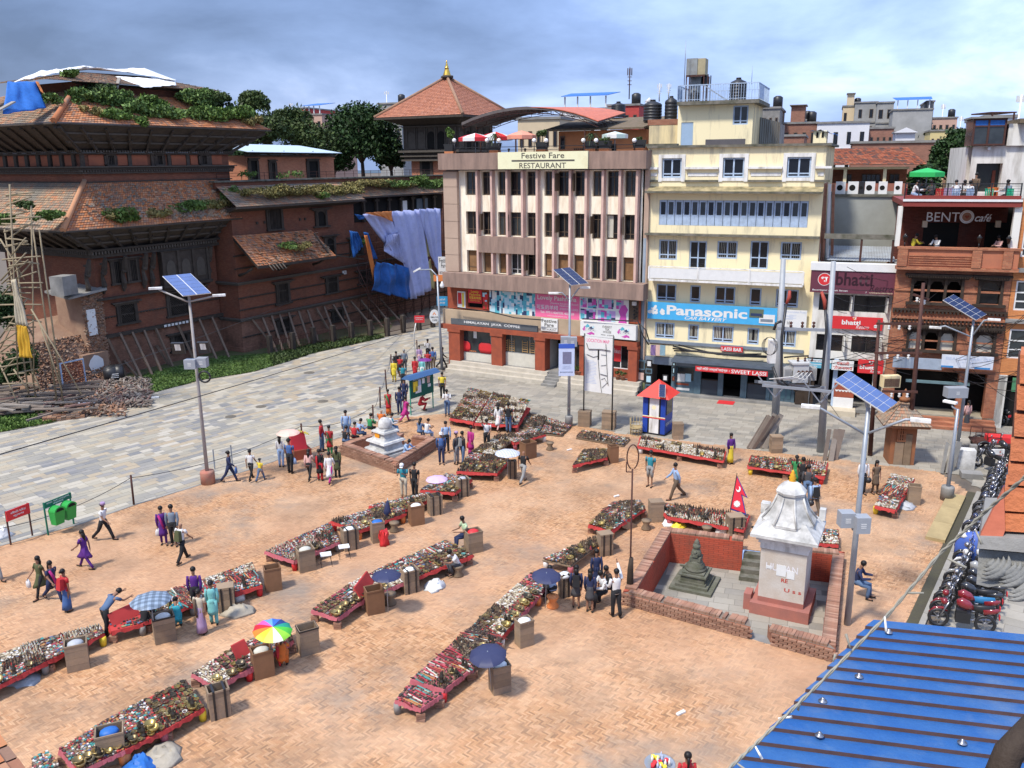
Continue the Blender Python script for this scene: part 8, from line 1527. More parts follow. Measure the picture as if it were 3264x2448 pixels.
def stl(px,lab,types,z=.42,cloth=0,seed=0,bow=0,stat=0,low=False,dens=1.,slope=0,lid=None):
 """px near-left, near-right, far-right, far-left at the table top"""
 q=[V3(G(*p,z))for p in px];c_=sum(q,Ve())/4;t=em('market_stall',(c_.x,c_.y,0),0,lab,'market stall','souvenir stalls on the plaza');l=[(v-c_)for v in q];cm=[Rc,Pj,Pl][cloth]
 up=lambda v,zz:(v.x,v.y,zz)
 n=max(2,int((q[3]-q[0]).length/.18));f=lambda s,w:(l[0]*(1-s)+l[1]*s)*(1-w)+(l[3]*(1-s)+l[2]*s)*w
 for k in rgx(n):MB().hexa([up(f(0,(k+.03)/n),z-.09),up(f(1,(k+.03)/n),z-.09),up(f(1,(k+.97)/n),z-.09),up(f(0,(k+.97)/n),z-.09)],[up(f(0,(k+.03)/n),z-.05),up(f(1,(k+.03)/n),z-.05),up(f(1,(k+.97)/n),z-.05),up(f(0,(k+.97)/n),z-.05)]).go('plank',Pl,t)
 if cloth<2:
  mb=MB();mb.quad(up(f(0,0),z),up(f(1,0),z),up(f(1,1),z),up(f(0,1),z));rr=rn.Random(seed)
  for e0_,e1_,oo in((f(0,0),f(1,0),1),(f(1,0),f(1,1),1),(f(0,1),f(0,0),1)):
   m=10;dr=[z-.07-.08*rr.random()for _ in rgx(m+1)];d_=(e1_-e0_).normalized();nrm=Ve((d_.y,-d_.x,0))*.03
   for i in rgx(m):a=e0_+(e1_-e0_)*i/m;b=e0_+(e1_-e0_)*(i+1)/m;mb.quad(up(a,z),up(a+nrm*(1+rr.random()),dr[i]),up(b+nrm,dr[i+1]),up(b,z))
  mb.go('cloth',cm,t)
 L_=(q[1]-q[0]).length;n=max(1,int(L_/1.6))
 for i in rgx(n+1):
  for w in((.06,.94)if not low else()):
   s=.04+.92*i/n;p=f(s,w);k=rn.random()
   if k<.45:MB().lathe([(.09,0),(.11,.2),(.1,z-.1)],9).go('tin_support',tins[rn.randrange(6)],t,loc=(p.x,p.y,0))
   else:
    for j in rgx(int((z-.1)/.08)):MB().cbox((0,0,.04),(.24,.12,.07)).go('brick_support',Cp,t,loc=(p.x,p.y,j*.08),rot=rn.uniform(-.3,.3))
 T_=dict(b='brass bowls',d='dark figures',n='bead strings',m='mixed trinkets',p='pale trinkets',s='statuettes',f='purses',k='knives',g='small pale figures');goods([*q],z+.012,'souvenirs','%s and %s on the %s'%(T_[types[0]].replace('small ',''),T_[types[-1]].replace('small ',''),cut(lab,8)),seed+5,types,dens,slope)
 for me,num,cat in((bowlm,bow,'bowl'),(statm,stat,'statuette')):
  for k in rgx(num):
   s=(k//2+.5)/max(1,(num+1)//2);w=.1+.13*(k%2);p=f(s,w)+c_;o=link('brass_bowl' if cat=='bowl' else 'bronze_statuette',me,None,None,loc=(p.x,p.y,z+.03),rot=rn.random()*6,);sc=.7+.7*rn.random();o.scale=(sc,sc,sc);props(o,('brass singing bowl' if cat=='bowl' else 'bronze figure')+' on the '+cut(lab,11),cat,('bowls' if cat=='bowl' else 'figures')+' along the '+cut(lab,7))
 if lid:
  a,b=V3(G(*lid[0],z)),V3(G(*lid[1],z));d_=(b-a).normalized();n_=Ve((-d_.y,d_.x,0));hh=lid[2];o=MB().hexa([up(a-c_,z),up(b-c_,z),up(b-c_+n_*.05,z),up(a-c_+n_*.05,z)],[up(a-c_+n_*.25,z+hh),up(b-c_+n_*.25,z+hh),up(b-c_+n_*.3,z+hh),up(a-c_+n_*.3,z+hh)]).go('propped_lid',Rc,t)
 return t
ST_=[([(-60,2215),(150,2108),(120,2040),(-60,2110)],'long stall at the left edge of the picture, nearest part','mdgp',0,3,2),([(150,2108),(333,2018),(318,1992),(120,2040)],'long stall at the left edge, part beside the man in patterned shirt','dmgf',0,0,0),([(354,2012),(456,1988),(448,1950),(345,1980)],'short open red trough stall left of the plaid umbrella','pf',0,0,0,.5,((362,1998),(448,1958),.35)),([(456,1985),(620,1925),(600,1862),(524,1889)],'stall behind the blue plaid umbrella','mndf',0,2,2),([(620,1925),(836,1866),(805,1792),(600,1862)],'stall of green and red trinkets by the women in cream and teal','mnmpf',0,2,4),([(687,2190),(800,2130),(745,2062),(611,2148)],'stall with blue and gold pieces left of the rainbow umbrella','bmnp',1,6,0),([(800,2130),(935,2040),(915,1992),(745,2062)],'stall part under the rainbow umbrella','fmdn',1,0,0,.9,((758,2107),(800,2084),.4)),([(250,2460),(398,2392),(330,2300),(188,2388)],'big diagonal stall at the bottom left, brass bowl end','bnmb',1,10,2),([(398,2392),(530,2325),(455,2232),(330,2300)],'big diagonal stall at the bottom left, middle part with orange cloth','nfmb',0,4,2),([(530,2325),(651,2255),(593,2166),(455,2232)],'big diagonal stall at the bottom left, top right part','dbmn',0,4,4),([(937,1789),(1082,1727),(1053,1665),(843,1758)],'dark figure stall with yellow cloth end behind three wooden boxes','sdmg',1,2,6),([(1144,1692),(1295,1636),(1205,1616),(1053,1661)],'red edged stall of brass pieces beside the folded navy umbrella','bsmd',0,4,2),([(1259,1640),(1379,1588),(1370,1570),(1176,1612)],'stall where the man in white cap is browsing','mdmb',0,0,2),([(1075,1971),(1170,1905),(1110,1862),(992,1945)],'bowl stall with big bronze bowls left of the tall brown box','bbf',1,12,0),([(1170,1905),(1300,1852),(1234,1800),(1110,1862)],'stall part behind the navy umbrella in the centre','pmfn',1,2,0,1,((1155,1915),(1195,1860),.45)),([(1300,1852),(1509,1768),(1422,1722),(1234,1800)],'stall of gold bowls and red beads beside the squatting man in white','bnbmf',0,6,2),([(1342,2258),(1411,2212),(1299,2184),(1259,2231)],'small low table of necklaces at the lower end of the long diagonal stall','nfn',1,0,0),([(1415,2199),(1509,2128),(1440,2050),(1308,2166)],'dark bead end of the long diagonal stall','ksnd',1,2,6),([(1509,2128),(1600,2036),(1523,1978),(1440,2050)],'middle of the long diagonal stall above the lower navy umbrella','kdnp',2,2,4),([(1600,2030),(1661,1962),(1575,1927),(1523,1978)],'upper part of the long diagonal stall with golden bowls','bpmd',0,8,2),([(1661,1962),(1722,1892),(1650,1862),(1580,1925)],'long diagonal stall part with red bead heap and bowl row','nbnp',1,8,0),([(1722,1892),(1745,1860),(1700,1818),(1650,1862)],'top end of the long diagonal stall beside the upper navy umbrella','dfm',1,0,0),([(1820,1802),(1905,1737),(1900,1710),(1728,1782)],'dark figure stall left of the smiling schoolgirl','sdbm',2,6,4),([(1945,1694),(2057,1620),(2040,1596),(1952,1600)],'red clothed stall before the trident pole','mdfd',0,2,4),([(1876,1672),(1945,1694),(1985,1640),(1952,1600)],'left part of the red clothed stall before the trident pole','nfdb',0,2,0),([(2127,1646),(2372,1690),(2390,1642),(2087,1600)],'long statue stall under the red national flag','gsdpm',0,2,10),([(2579,1729),(2673,1737),(2672,1690),(2579,1683)],'small red stall behind the white shrine','mpg',0,0,2),([(1825,1484),(1936,1458),(1934,1432),(1860,1434)],'small lone stall in the middle of the plaza with an upright box','bdmd',0,6,2),([(1835,1393),(1988,1419),(2010,1397),(1854,1370)],'flat ground display of grey and blue pieces below the wooden crates','dmfd',2,0,2),([(2032,1422),(2307,1470),(2315,1438),(2042,1390)],'long red edged stall in front of the blue kiosk','gpspb',0,4,10),([(2383,1487),(2629,1520),(2640,1474),(2393,1452)],'red stall with gold bowls in front of the two grey poles','bdmfg',0,8,4),([(2787,1614),(2853,1628),(2915,1525),(2841,1508)],'narrow red stall of silver trinkets at the right side of the plaza','mpnf',0,0,0),([(1433,1335),(1509,1347),(1570,1275),(1495,1255)],'steep display of figures and window models, left part','smgb',0,4,6),([(1512,1350),(1650,1357),(1690,1300),(1572,1275)],'steep display of figures and window models, right part','psmb',0,4,8),([(1645,1357),(1720,1372),(1745,1330),(1690,1318)],'dark mat of masks with white framed mirrors','dfk',2,0,4),([(1722,1380),(1790,1387),(1822,1357),(1748,1330)],'ground display with teal cloth end by the lamp pole','mdms',2,0,2),([(1570,1450),(1640,1400),(1590,1385),(1500,1440)],'brass heaped stall crossing behind the plaid white umbrella','bspd',2,4,4),([(1455,1503),(1585,1510),(1625,1465),(1500,1440)],'red edged stall behind the plaid white umbrella','sbdm',0,6,8),([(1640,1412),(1740,1385),(1700,1368),(1600,1390)],'stall with leaning brown boards before the restaurant','dms',0,0,2),([(1339,1562),(1451,1572),(1505,1526),(1422,1509)],'small red stall under the lavender umbrella','bfm',0,4,0),([(100,2470),(190,2440),(150,2395),(105,2420)],'pile of pale goods at the bottom left corner','pfm',2,0,0)]
for i,s in en(ST_):
 low=i in(28,34,35);sl=.45 if i in(32,33)else 0;stl(s[0],s[1],s[2],cloth=s[3],seed=i,bow=s[4],stat=s[5],dens=s[6]if len(s)>6 else 1.,lid=s[7]if len(s)>7 else None,z=.12 if low else.42,low=low,slope=sl)
# ---------------- wooden boxes ----------------
Bx_=mat((.30,.21,.13),.9,col2=(.20,.15,.11),scale=3,bump=.4,isl=.2);By=mat((.24,.125,.065),.8,var=.3,scale=2,bump=.2,isl=.1)
def crt(c,xl,xr,yb,yt,lab,m_=0,rot=.5,open_=1,strap=0,fill=None,grp='wooden boxes beside the stalls',asp=.8):
 """x range and base/top rows in a crop"""
 a=V3(G(*c(xl,yb-12)));b=V3(G(*c(xr,yb-12)));w=(b-a).length/1.3;g=V3(G(*c((xl+xr)/2,yb-(yb-yt)*.06)))+Ve((0,.22,0));mm=[Bx_,By][m_]
 H_=hz(np.array([g.x,g.y,0]),c(0,yt)[1])*.86;o=em('wooden_box',g,rot,lab,'box',grp);d=w*asp;n=max(3,int(H_/.2));t=.025
 for k in rgx(n):
  z0=H_*k/n+.003;z1=H_*(k+1)/n-.003
  for(x0,x1,y0,y1)in((-w/2,w/2,-d/2,-d/2+t),(-w/2,w/2,d/2-t,d/2),(-w/2,-w/2+t,-d/2+t+.001,d/2-t-.001),(w/2-t,w/2,-d/2+t+.001,d/2-t-.001)):
   if m_==0 or k==0:bx('board',mm,o,x0,x1,y0,y1,z0,z1 if m_==0 else H_)
 bx('base_board',mm,o,-w/2+t,w/2-t,-d/2+t,d/2-t,.01,.04)
 if not open_:bx('lid_board',mm,o,-w/2-.01,w/2+.01,-d/2-.01,d/2+.01,H_+.001,H_+.03)
 fr=MB();fr.box(-w/2-.012,w/2+.012,-d/2-.012,-d/2-.001,H_-.05,H_+.004).box(-w/2-.012,w/2+.012,d/2+.001,d/2+.012,H_-.05,H_+.004).box(-w/2-.012,-w/2-.001,-d/2,d/2,H_-.05,H_+.004).box(w/2+.001,w/2+.012,-d/2,d/2,H_-.05,H_+.004).go('rim',Bk if strap==2 else mm,o)
 if strap==1:
  for s_ in(-.25,.28):MB().box(s_*w-.03,s_*w+.03,-d/2-.016,-d/2-.0125,0,H_).box(s_*w-.03,s_*w+.03,-d/2-.016,d/2,H_+.005,H_+.012).box(w/2+.0125,w/2+.018,s_*d-.03,s_*d+.03,0,H_).go('strap',Bk,o)
 if fill:MB().ball((0,0,H_-.08),.2,9,6,ax=1.2,ay=1,az=.6).go('contents',fill,o)
 return o
Gg=mat((.42,.43,.45),.5,var=.2)
for a in((f1,548,780,820,590,'tall grey wooden box holding grey plastic, left of the gap in the left stall',0,.45,1,0,Gg),(f1,1318,1550,570,345,'wooden box with black taped rim under the blue plaid umbrella',0,.5,1,2,Wh),(f1,1895,2075,300,100,'closed plank box beside the women in cream and teal',0,.3,0,1),(f1,1800,2030,1250,960,'dark strapped grey plank box near the end of the bottom left stall',0,.5,1,1),(f1,815,1110,1640,1480,'low wide box full of blue and purple cloth at the bottom left',0,.4,1,0,Ta),(f2,-20,205,890,620,'brown box left of the woman under the rainbow umbrella',1,.5,1,0,Cu),(f2,385,605,680,430,'open wooden box with dark rim right of the rainbow umbrella',0,.5,1,2),(f2,985,1185,320,90,'smooth brown box leaning by the centre bowl stall',1,.4,1,0),(e2,95,275,1495,1290,'lone open box between the left stall and the centre stall',1,.4,1,0),(e2,385,570,1320,1130,'grey plank box with pale sack, first of three behind the dark figure stall',0,.5,1,0,Cu),(e2,780,955,1130,970,'grey plank box with black strap, second of three behind the dark figure stall',0,.5,1,1,Wh),(e2,1040,1185,1065,900,'light slatted box with blue plastic beside a red rice sack',0,.4,1,0,Ta),(e2,1375,1535,910,750,'brown box with white paper in front of the red beads stall',1,.4,1,0,Wh),(e2,1545,1695,820,670,'dark strapped box at the right end of the browsing stall',0,.4,1,1),(e2,1800,1930,660,510,'box with pale plastic right of the lavender umbrella',0,.4,1,1,Gg),(e2,1870,2050,1155,975,'tall plank box the man in green sits on',0,.45,1,0,Rb),(e2,1310,1485,1515,1310,'strapped plank box holding crumpled plastic under the centre navy umbrella',0,.5,1,1,Wh),(e3,1205,1312,360,225,'upright open brown box at the lone middle stall',1,.3,1,0),(e3,318,415,500,360,'pale box with black corners beside the man in black tee',0,.1,1,1),(e3,430,585,320,190,'brown boxes under the leaning boards near the restaurant',1,.6,1,0),(e3,770,885,1560,1350,'dark plank bundle box behind the seated man with navy umbrella',0,.4,1,1,Wh),(e3,1110,1265,1180,1040,'dark box holding a green tray behind the smiling girl',0,.3,0,1),(e3,1560,1715,880,740,'low plank box under a faded red cloth left of the statue stall',0,.1,0,0),(e4,865,1045,880,700,'strapped plank box under the flag covered with red cloth',0,.1,0,1),(f3,108,288,615,385,'plank box with paper at the right of the long diagonal stall',0,.5,1,0,Wh),(f2,2085,2300,1030,740,'box beside the lower navy umbrella',0,.4,1,0,Wh),(e5,975,1135,1540,1370,'open pale box at the narrow right stall',0,-.3,1,0),(d4,390,505,1530,1455,'small cardboard box behind the kiosk stall',0,.0,0,0)):crt(*a)
for(x,y,a_,lab)in((2125-140,1680,.8,'pale plank box tipped on its side against the red trident stall'),(1925,1745,.7,'plank box lid tipped behind the smiling schoolgirl')):
 g=V3(G(x,y));o=em('tipped_box',g,0.3,lab,'box');o.rotation_euler=(.0,.5,.6)
 for k in rgx(4):bx('board',Bx_,o,-.4+.2*k+.004,-.2+.2*k-.004,-.35,.35,.0,.3)
# ---------------- umbrellas ----------------
def umb(c,x0,x1,y0,y1,lab,cols,z=1.75,pole_=1.6,tilt=(0,0),folded=False,ribs=8,D=.28,grp='umbrellas on the plaza'):
 cx,cyy=c((x0+x1)/2,(y0+y1)/2);g=V3(G(cx,cyy,z));R_=((x1-x0)/(c(1,0)[0]-c(0,0)[0])if 0 else abs(c(x1,0)[0]-c(x0,0)[0]))/2*fl2(np.linalg.norm(np.array(g)-O3))/FPX
 o=em('umbrella',g,0,lab,'umbrella',grp,rot=(*tilt,.3));n=len(cols)if len(cols)>3 else ribs
 for k in rgx(n):
  mb=MB();m=5;vs=[]
  for i in rgx(m+1):
   t=i/m
   for s in(0,.5,1):a=2*mt_.pi*(k+s)/n;r_=R_*mt_.sin(t*1.35)/mt_.sin(1.35)*(1-.05*(s==.5)*t);vs.append((r_*mt_.cos(a),r_*mt_.sin(a),R_*D*(1.1*mt_.cos(t*1.35))-.03*(s==.5)*t*R_))
  mb.add(vs,[(3*i+j,3*i+3+j,3*i+4+j,3*i+1+j)for i in rgx(m)for j in(0,1)],True).go('canopy_panel',cols[k%len(cols)],o)
  a=2*mt_.pi*k/n;MB().tube([(0,0,R_*D*.9),(R_*mt_.cos(a),R_*mt_.sin(a),R_*D*.22)],.006,4).go('rib',Sl,o)
 MB().cyl((0,0,R_*D*1.2),(0,0,-pole_+.0),.014,n=6).go('shaft',Sl,o);return o
def plaid(name,a,b,s):
 m=mat(name,a,.6,bump=0,var=.05);t=m.node_tree;I=t.nodes['Principled BSDF'].inputs[0];src=I.links[0].from_socket;tc=nd(t,'TexCoord').outputs['Object']
 for pr in 'XY':src=mixc(t,mth(t,'MULTIPLY',mth(t,'GREATER_THAN',nd(t,'TexWave',{0:tc,'Scale':s},wave_type='BANDS',bands_direction=pr).outputs[0],.5),.45),src,C3(b))
 t.links.new(src,I);return m
Nv=pm((.035,.04,.095),.5);RB=[pm('u%s'%k,c_,.5)for k,c_ in(('red',(.5,.02,.03)),('orange',(.75,.18,.02)),('yellow',(.8,.6,.03)),('lemon',(.7,.75,.1)),('white',(.75,.72,.62)),('lime',(.3,.65,.05)),('green',(.08,.5,.05)),('teal',(.02,.3,.2)),('navy',(.02,.05,.2)),('blue',(.04,.15,.6)),('sky',(.15,.35,.75)),('pink',(.7,.1,.35)))]
RB=[RB[i]for i in(7,8,9,10,11,0,1,2,3,4,5,6)]
umb(f1,1170,1490,95,290,'blue grey plaid umbrella over the left stall',[plaid('blue_plaid',(.26,.33,.42),(.035,.05,.07),1.6)],1.5,1.45)
umb(f2,30,350,355,560,'rainbow umbrella at the lower stall',RB,1.45,1.3,tilt=(.15,.1))
umb(e2,1065,1322,1275,1425,'navy umbrella over the centre stall',[Nv],1.4,1.3);umb(e3,538,798,1250,1455,'navy umbrella of the man on the orange bucket',[Nv],1.35,1.2,tilt=(.1,0));umb(f3,-285,40,575,775,'lower navy umbrella beside the dark bead stall',[Nv],1.3,1.2,tilt=(.1,-.1))
umb(e2,1540,1735,445,552,'lavender umbrella over a small red stall',[pm((.58,.42,.68),.5)],1.4,1.3);umb(e3,210,440,210,332,'white plaid umbrella beside the man in black tee',[plaid('white_plaid',(.62,.64,.68),(.25,.28,.36),2.5)],1.3,1.1)
umb(d2,1748,1870,1080,1128,'purple umbrella held in the distant crowd',[pm((.16,.03,.2),.5)],1.85,.9);umb(e2,228,430,60,122,'peach umbrella of the woman in plaid',[pm((.75,.48,.38),.5)],1.85,1.0)
g=V3(G(*e2(1200,895)));o=em('folded_umbrella',g,0,'folded navy umbrella standing upright among the boxes','umbrella',rot=(0,.06,0));MB().lathe([(.2,.35),(.14,.7),(.05,1.05),(.01,1.12)],8).go('folded_canopy',Nv,o);MB().cyl((0,0,0),(0,0,1.2),.015).go('shaft',Sl,o)
def parasol(F,c,x0,x1,ytop,ybot,v,cols,lab,base):
 u,z=F.px(c((x0+x1)/2,ybot),v);R_=(F.U(c(x1,ybot),v)-F.U(c(x0,ybot),v))/2*.95;o=em('parasol',F.w(u,v,z),0,lab,'parasol');H_=F.px(c((x0+x1)/2,ytop),v)[1]-z
 for k in rgx(8):a0=k*mt_.pi/4;a1=a0+mt_.pi/4;MB().add([(0,0,H_),(R_*.6*mt_.cos(a0),R_*.6*mt_.sin(a0),H_*.62),(R_*.6*mt_.cos(a1),R_*.6*mt_.sin(a1),H_*.62),(R_*mt_.cos(a0),R_*mt_.sin(a0),.12),(R_*mt_.cos(a1),R_*mt_.sin(a1),.12),(R_*mt_.cos(a0),R_*mt_.sin(a0),-.12),(R_*mt_.cos(a1),R_*mt_.sin(a1),-.12)],[(0,1,2),(1,3,4,2),(3,5,6,4)]).go('canopy_panel',cols[k%len(cols)],o)
 MB().cyl((0,0,H_),(0,0,base-z),.03).go('pole',Sl,o)
parasol(FR,c3,322,590,205,262,1.,[Rb,Wh],'red and white striped parasol at the left of the restaurant roof',zt_ if 0 else pz1);parasol(FR,c3,500,770,192,255,2.,[Rb,Wh],'second red and white parasol behind the small palm',pz1);parasol(FR,c3,745,985,182,242,1.,[pm((.75,.30,.20),.6)],'salmon pink parasol on the restaurant roof',pz1);parasol(FR,c3,1575,1800,190,235,1.,[pm((.52,.64,.58),.6),Wt],'pale mint parasol at the right of the restaurant roof',pz1)
parasol(FN,c5,968,1385,945,1015,2.,[pm((.03,.42,.10),.6)],'bright green parasol on the cafe terrace',zc2)
# ---------------- people ----------------
CC=dict(w=(.68,.67,.66),k=(.02,.02,.022),n=(.025,.035,.09),b=(.06,.13,.32),s=(.30,.42,.62),j=(.10,.16,.27),r=(.48,.03,.035),o=(.65,.16,.03),y=(.72,.56,.05),g=(.04,.26,.09),t=(.03,.24,.30),q=(.20,.52,.50),p=(.10,.025,.20),m=(.45,.03,.20),i=(.66,.40,.36),e=(.30,.30,.29),d=(.07,.07,.075),c=(.55,.48,.36),l=(.45,.58,.36),u=(.13,.09,.06),z=(.09,.10,.045),v=(.38,.26,.42),a=(.18,.22,.27),G=(.02,.45,.25),T=(.04,.35,.42))
def cm(ch):
 c=CC[ch];return mat('cloth_'+ch+('u' if ch.isupper()else ''),c,.85,var=.3,scale=7,bump=.25,bscale=14)
Sk=mat((.28,.145,.09),.6,var=.15,scale=6,bump=0);Ha=mat((.012,.010,.009),.5,var=.3,bump=0);So=mat((.03,.025,.02),.6,bump=0);M_eye=Ha
POSE=dict(S=(3,3,-3,2,5,12,-4,10,0,0),W=(26,8,-24,18,-22,18,24,28,4,0),V=(-22,14,25,6,22,30,-20,16,4,0),P=(2,2,-2,2,30,95,28,98,3,25),A=(2,2,-4,4,-25,30,-22,28,0,5),B=(8,4,-4,8,70,25,55,40,55,20),T=(86,80,80,84,35,60,30,65,12,18),Q=(112,128,105,120,60,50,55,55,28,18),H=(4,4,-8,4,15,60,125,20,0,5),C=(95,115,95,115,45,70,45,70,20,25),K=(2,2,-2,2,-5,15,35,110,0,0))
PT=[]
def skel(pose,s,fem,asym):
 hl,kl,hr,kr,sl,el,sr,er,ln,hd=[x+rn.uniform(-3,3)for x in POSE[pose]];ln=max(ln,0)if pose!='S' else 0;J={}
 J['pel']=Ve((0,0,0));l=mt_.radians(ln);up=lambda d:Ve((0,-mt_.sin(l)*d,mt_.cos(l)*d));J['waist']=up(.12);J['chest']=up(.33);J['neck']=up(.50);J['hb']=up(.50)+Ve((0,-mt_.sin(l+mt_.radians(hd*.6))*.07,mt_.cos(l+mt_.radians(hd*.6))*.07));h2=l+mt_.radians(hd);J['head']=J['hb']+Ve((0,-mt_.sin(h2)*.13,mt_.cos(h2)*.13));J['hd']=h2
 sw=.165 if fem else.19
 for sd,sg,h_,k_,a_,e_ in(('L',1,hl,kl,sl,el),('R',-1,hr,kr,sr,er)):
  hp=Ve((sg*.085,0,-.02));h_r,kk=mt_.radians(h_),mt_.radians(h_-k_);kn=hp+Ve((sg*.01,-mt_.sin(h_r)*.43,-mt_.cos(h_r)*.43));an=kn+Ve((0,-mt_.sin(kk)*.40,-mt_.cos(kk)*.40));J['hip'+sd],J['kn'+sd],J['an'+sd]=hp,kn,an;J['to'+sd]=an+Ve((sg*.02,-.17,-.03))
  sh=up(.455)+Ve((sg*sw,0,0));a_r=mt_.radians(a_)+l*.0;ab=.14;ee=mt_.radians(a_+e_);eb=sh+Ve((sg*ab*.26,-mt_.sin(a_r)*.27,-mt_.cos(a_r)*.27));wr=eb+Ve((-sg*.02 if e_<60 else-sg*.1,-mt_.sin(ee)*.25,-mt_.cos(ee)*.25));J['sh'+sd],J['el'+sd],J['wr'+sd]=sh,eb,wr;J['ha'+sd]=wr+(wr-eb).normalized()*.08
 z0=min(J['anL'].z,J['anR'].z)-.075
 for k in J:
  if k!='hd':J[k]=(J[k]-Ve((0,0,z0)))*s
 J['s']=s;return J
def skinmesh(J):
 ks=['pel','waist','chest','neck','hb','head','shL','elL','wrL','haL','shR','elR','wrR','haR','hipL','knL','anL','toL','hipR','knR','anR','toR'];rad=dict(pel=.10,waist=.095,chest=.11,neck=.05,hb=.058,head=.092,sh=.052,el=.038,wr=.027,ha=.03,hip=.085,kn=.052,an=.036,to=.03)
 E=[(0,1),(1,2),(2,3),(3,4),(4,5),(2,6),(6,7),(7,8),(8,9),(2,10),(10,11),(11,12),(12,13),(0,14),(14,15),(15,16),(16,17),(0,18),(18,19),(19,20),(20,21)]
 me=bpy.data.meshes.new('body');me.from_pydata([tpx(J[k])for k in ks],E,[]);o=bpy.data.objects.new('body',me);COL.objects.link(o);o.modifiers.new('s','SKIN');sv=me.skin_vertices[0].data
 for i,k in en(ks):r=rad.get(k)or rad[k[:-1]];sv[i].radius=(r*J['s'],r*J['s']);sv[i].use_root=(i==0)
 sb=o.modifiers.new('b','SUBSURF');sb.levels=1;return o
def cloth(J,lo,hi,parts,inf,name,m,par,skirt=None):
 s=J['s'];mb=MB();n=10
 up=(J['neck']-J['pel']).normalized();bk=Ve((0,up.z,-up.y))
 def ringat(p,rx_,ry_):return[tpx(p+Ve((rx_*mt_.cos(a),0,0))+bk*ry_*mt_.sin(a))for a in[2*mt_.pi*k/n for k in rgx(n)]]
 if 't' in parts:mb.loft([ringat(J['pel']-up*.06*s,.155*s,.115*s),ringat(J['waist'],.135*s,.1*s),ringat(J['chest'],.165*s,.115*s),ringat((J['neck']+J['chest'])/2+Ve((0,0,.03*s)),.16*s,.095*s),ringat(J['neck']+Ve((0,0,-.01*s)),.07*s,.065*s)])
 for sd in 'LR':
  if 'a' in parts:
   pts=[J['chest']*.3+J['sh'+sd]*.7,J['sh'+sd],J['sh'+sd]*.4+J['el'+sd]*.6];rr=[.05,.06,.056]
   if 'A' in parts:pts+=[J['el'+sd],J['wr'+sd]];rr+=[.054,.04]
   mb.tube(pts,[r*s for r in rr],8)
  if 'l' in parts:
   pts=[J['hip'+sd]+Ve((0,0,.05*s)),J['hip'+sd]*.5+J['kn'+sd]*.5,J['kn'+sd]];rr=[.098,.088,.07]
   if 'L' in parts:pts+=[J['kn'+sd]*.4+J['an'+sd]*.6,J['an'+sd]+Ve((0,0,.01))];rr+=[.062,.06]
   mb.tube(pts,[r*s*inf for r in rr],9)
 if 'l' in parts:mb.loft([ringat(J['pel']+Ve((0,0,-.1*s)),.13*s,.10*s),ringat(J['pel']+Ve((0,0,-.02*s)),.158*s,.12*s),ringat(J['waist'],.13*s,.1*s)])
 if skirt is not None:
  z1=skirt*s;mid=(J['knL']+J['knR'])/2;bot=(J['anL']+J['anR'])/2;w=J['waist'];sp=abs(J['anL'].y-J['anR'].y)*.5;R_=[]
  for t in(0,.25,.5,.75,1):
   z=w.z+(z1-w.z)*t;f=max(0,min(1,(w.z-z)/max(.01,w.z-.08)));cx=w.lerp(mid,min(1,f*2))if f<.5 else mid.lerp(bot,(f-.5)*2);q=Ve((cx.x,cx.y,z));wob=1+.05*mt_.sin(t*9);R_.append([(q.x+(.13+.05*t)*s*wob*mt_.cos(a)*(1+.06*mt_.cos(5*a)*t),q.y+((.1+.05*t)*s+sp*t*f)*mt_.sin(a)*(1+.06*mt_.cos(5*a)*t),z)for a in[2*mt_.pi*k/14 for k in rgx(14)]])
  MBs=mb.loft(R_[::-1])
 return mb.go(name,m,par)
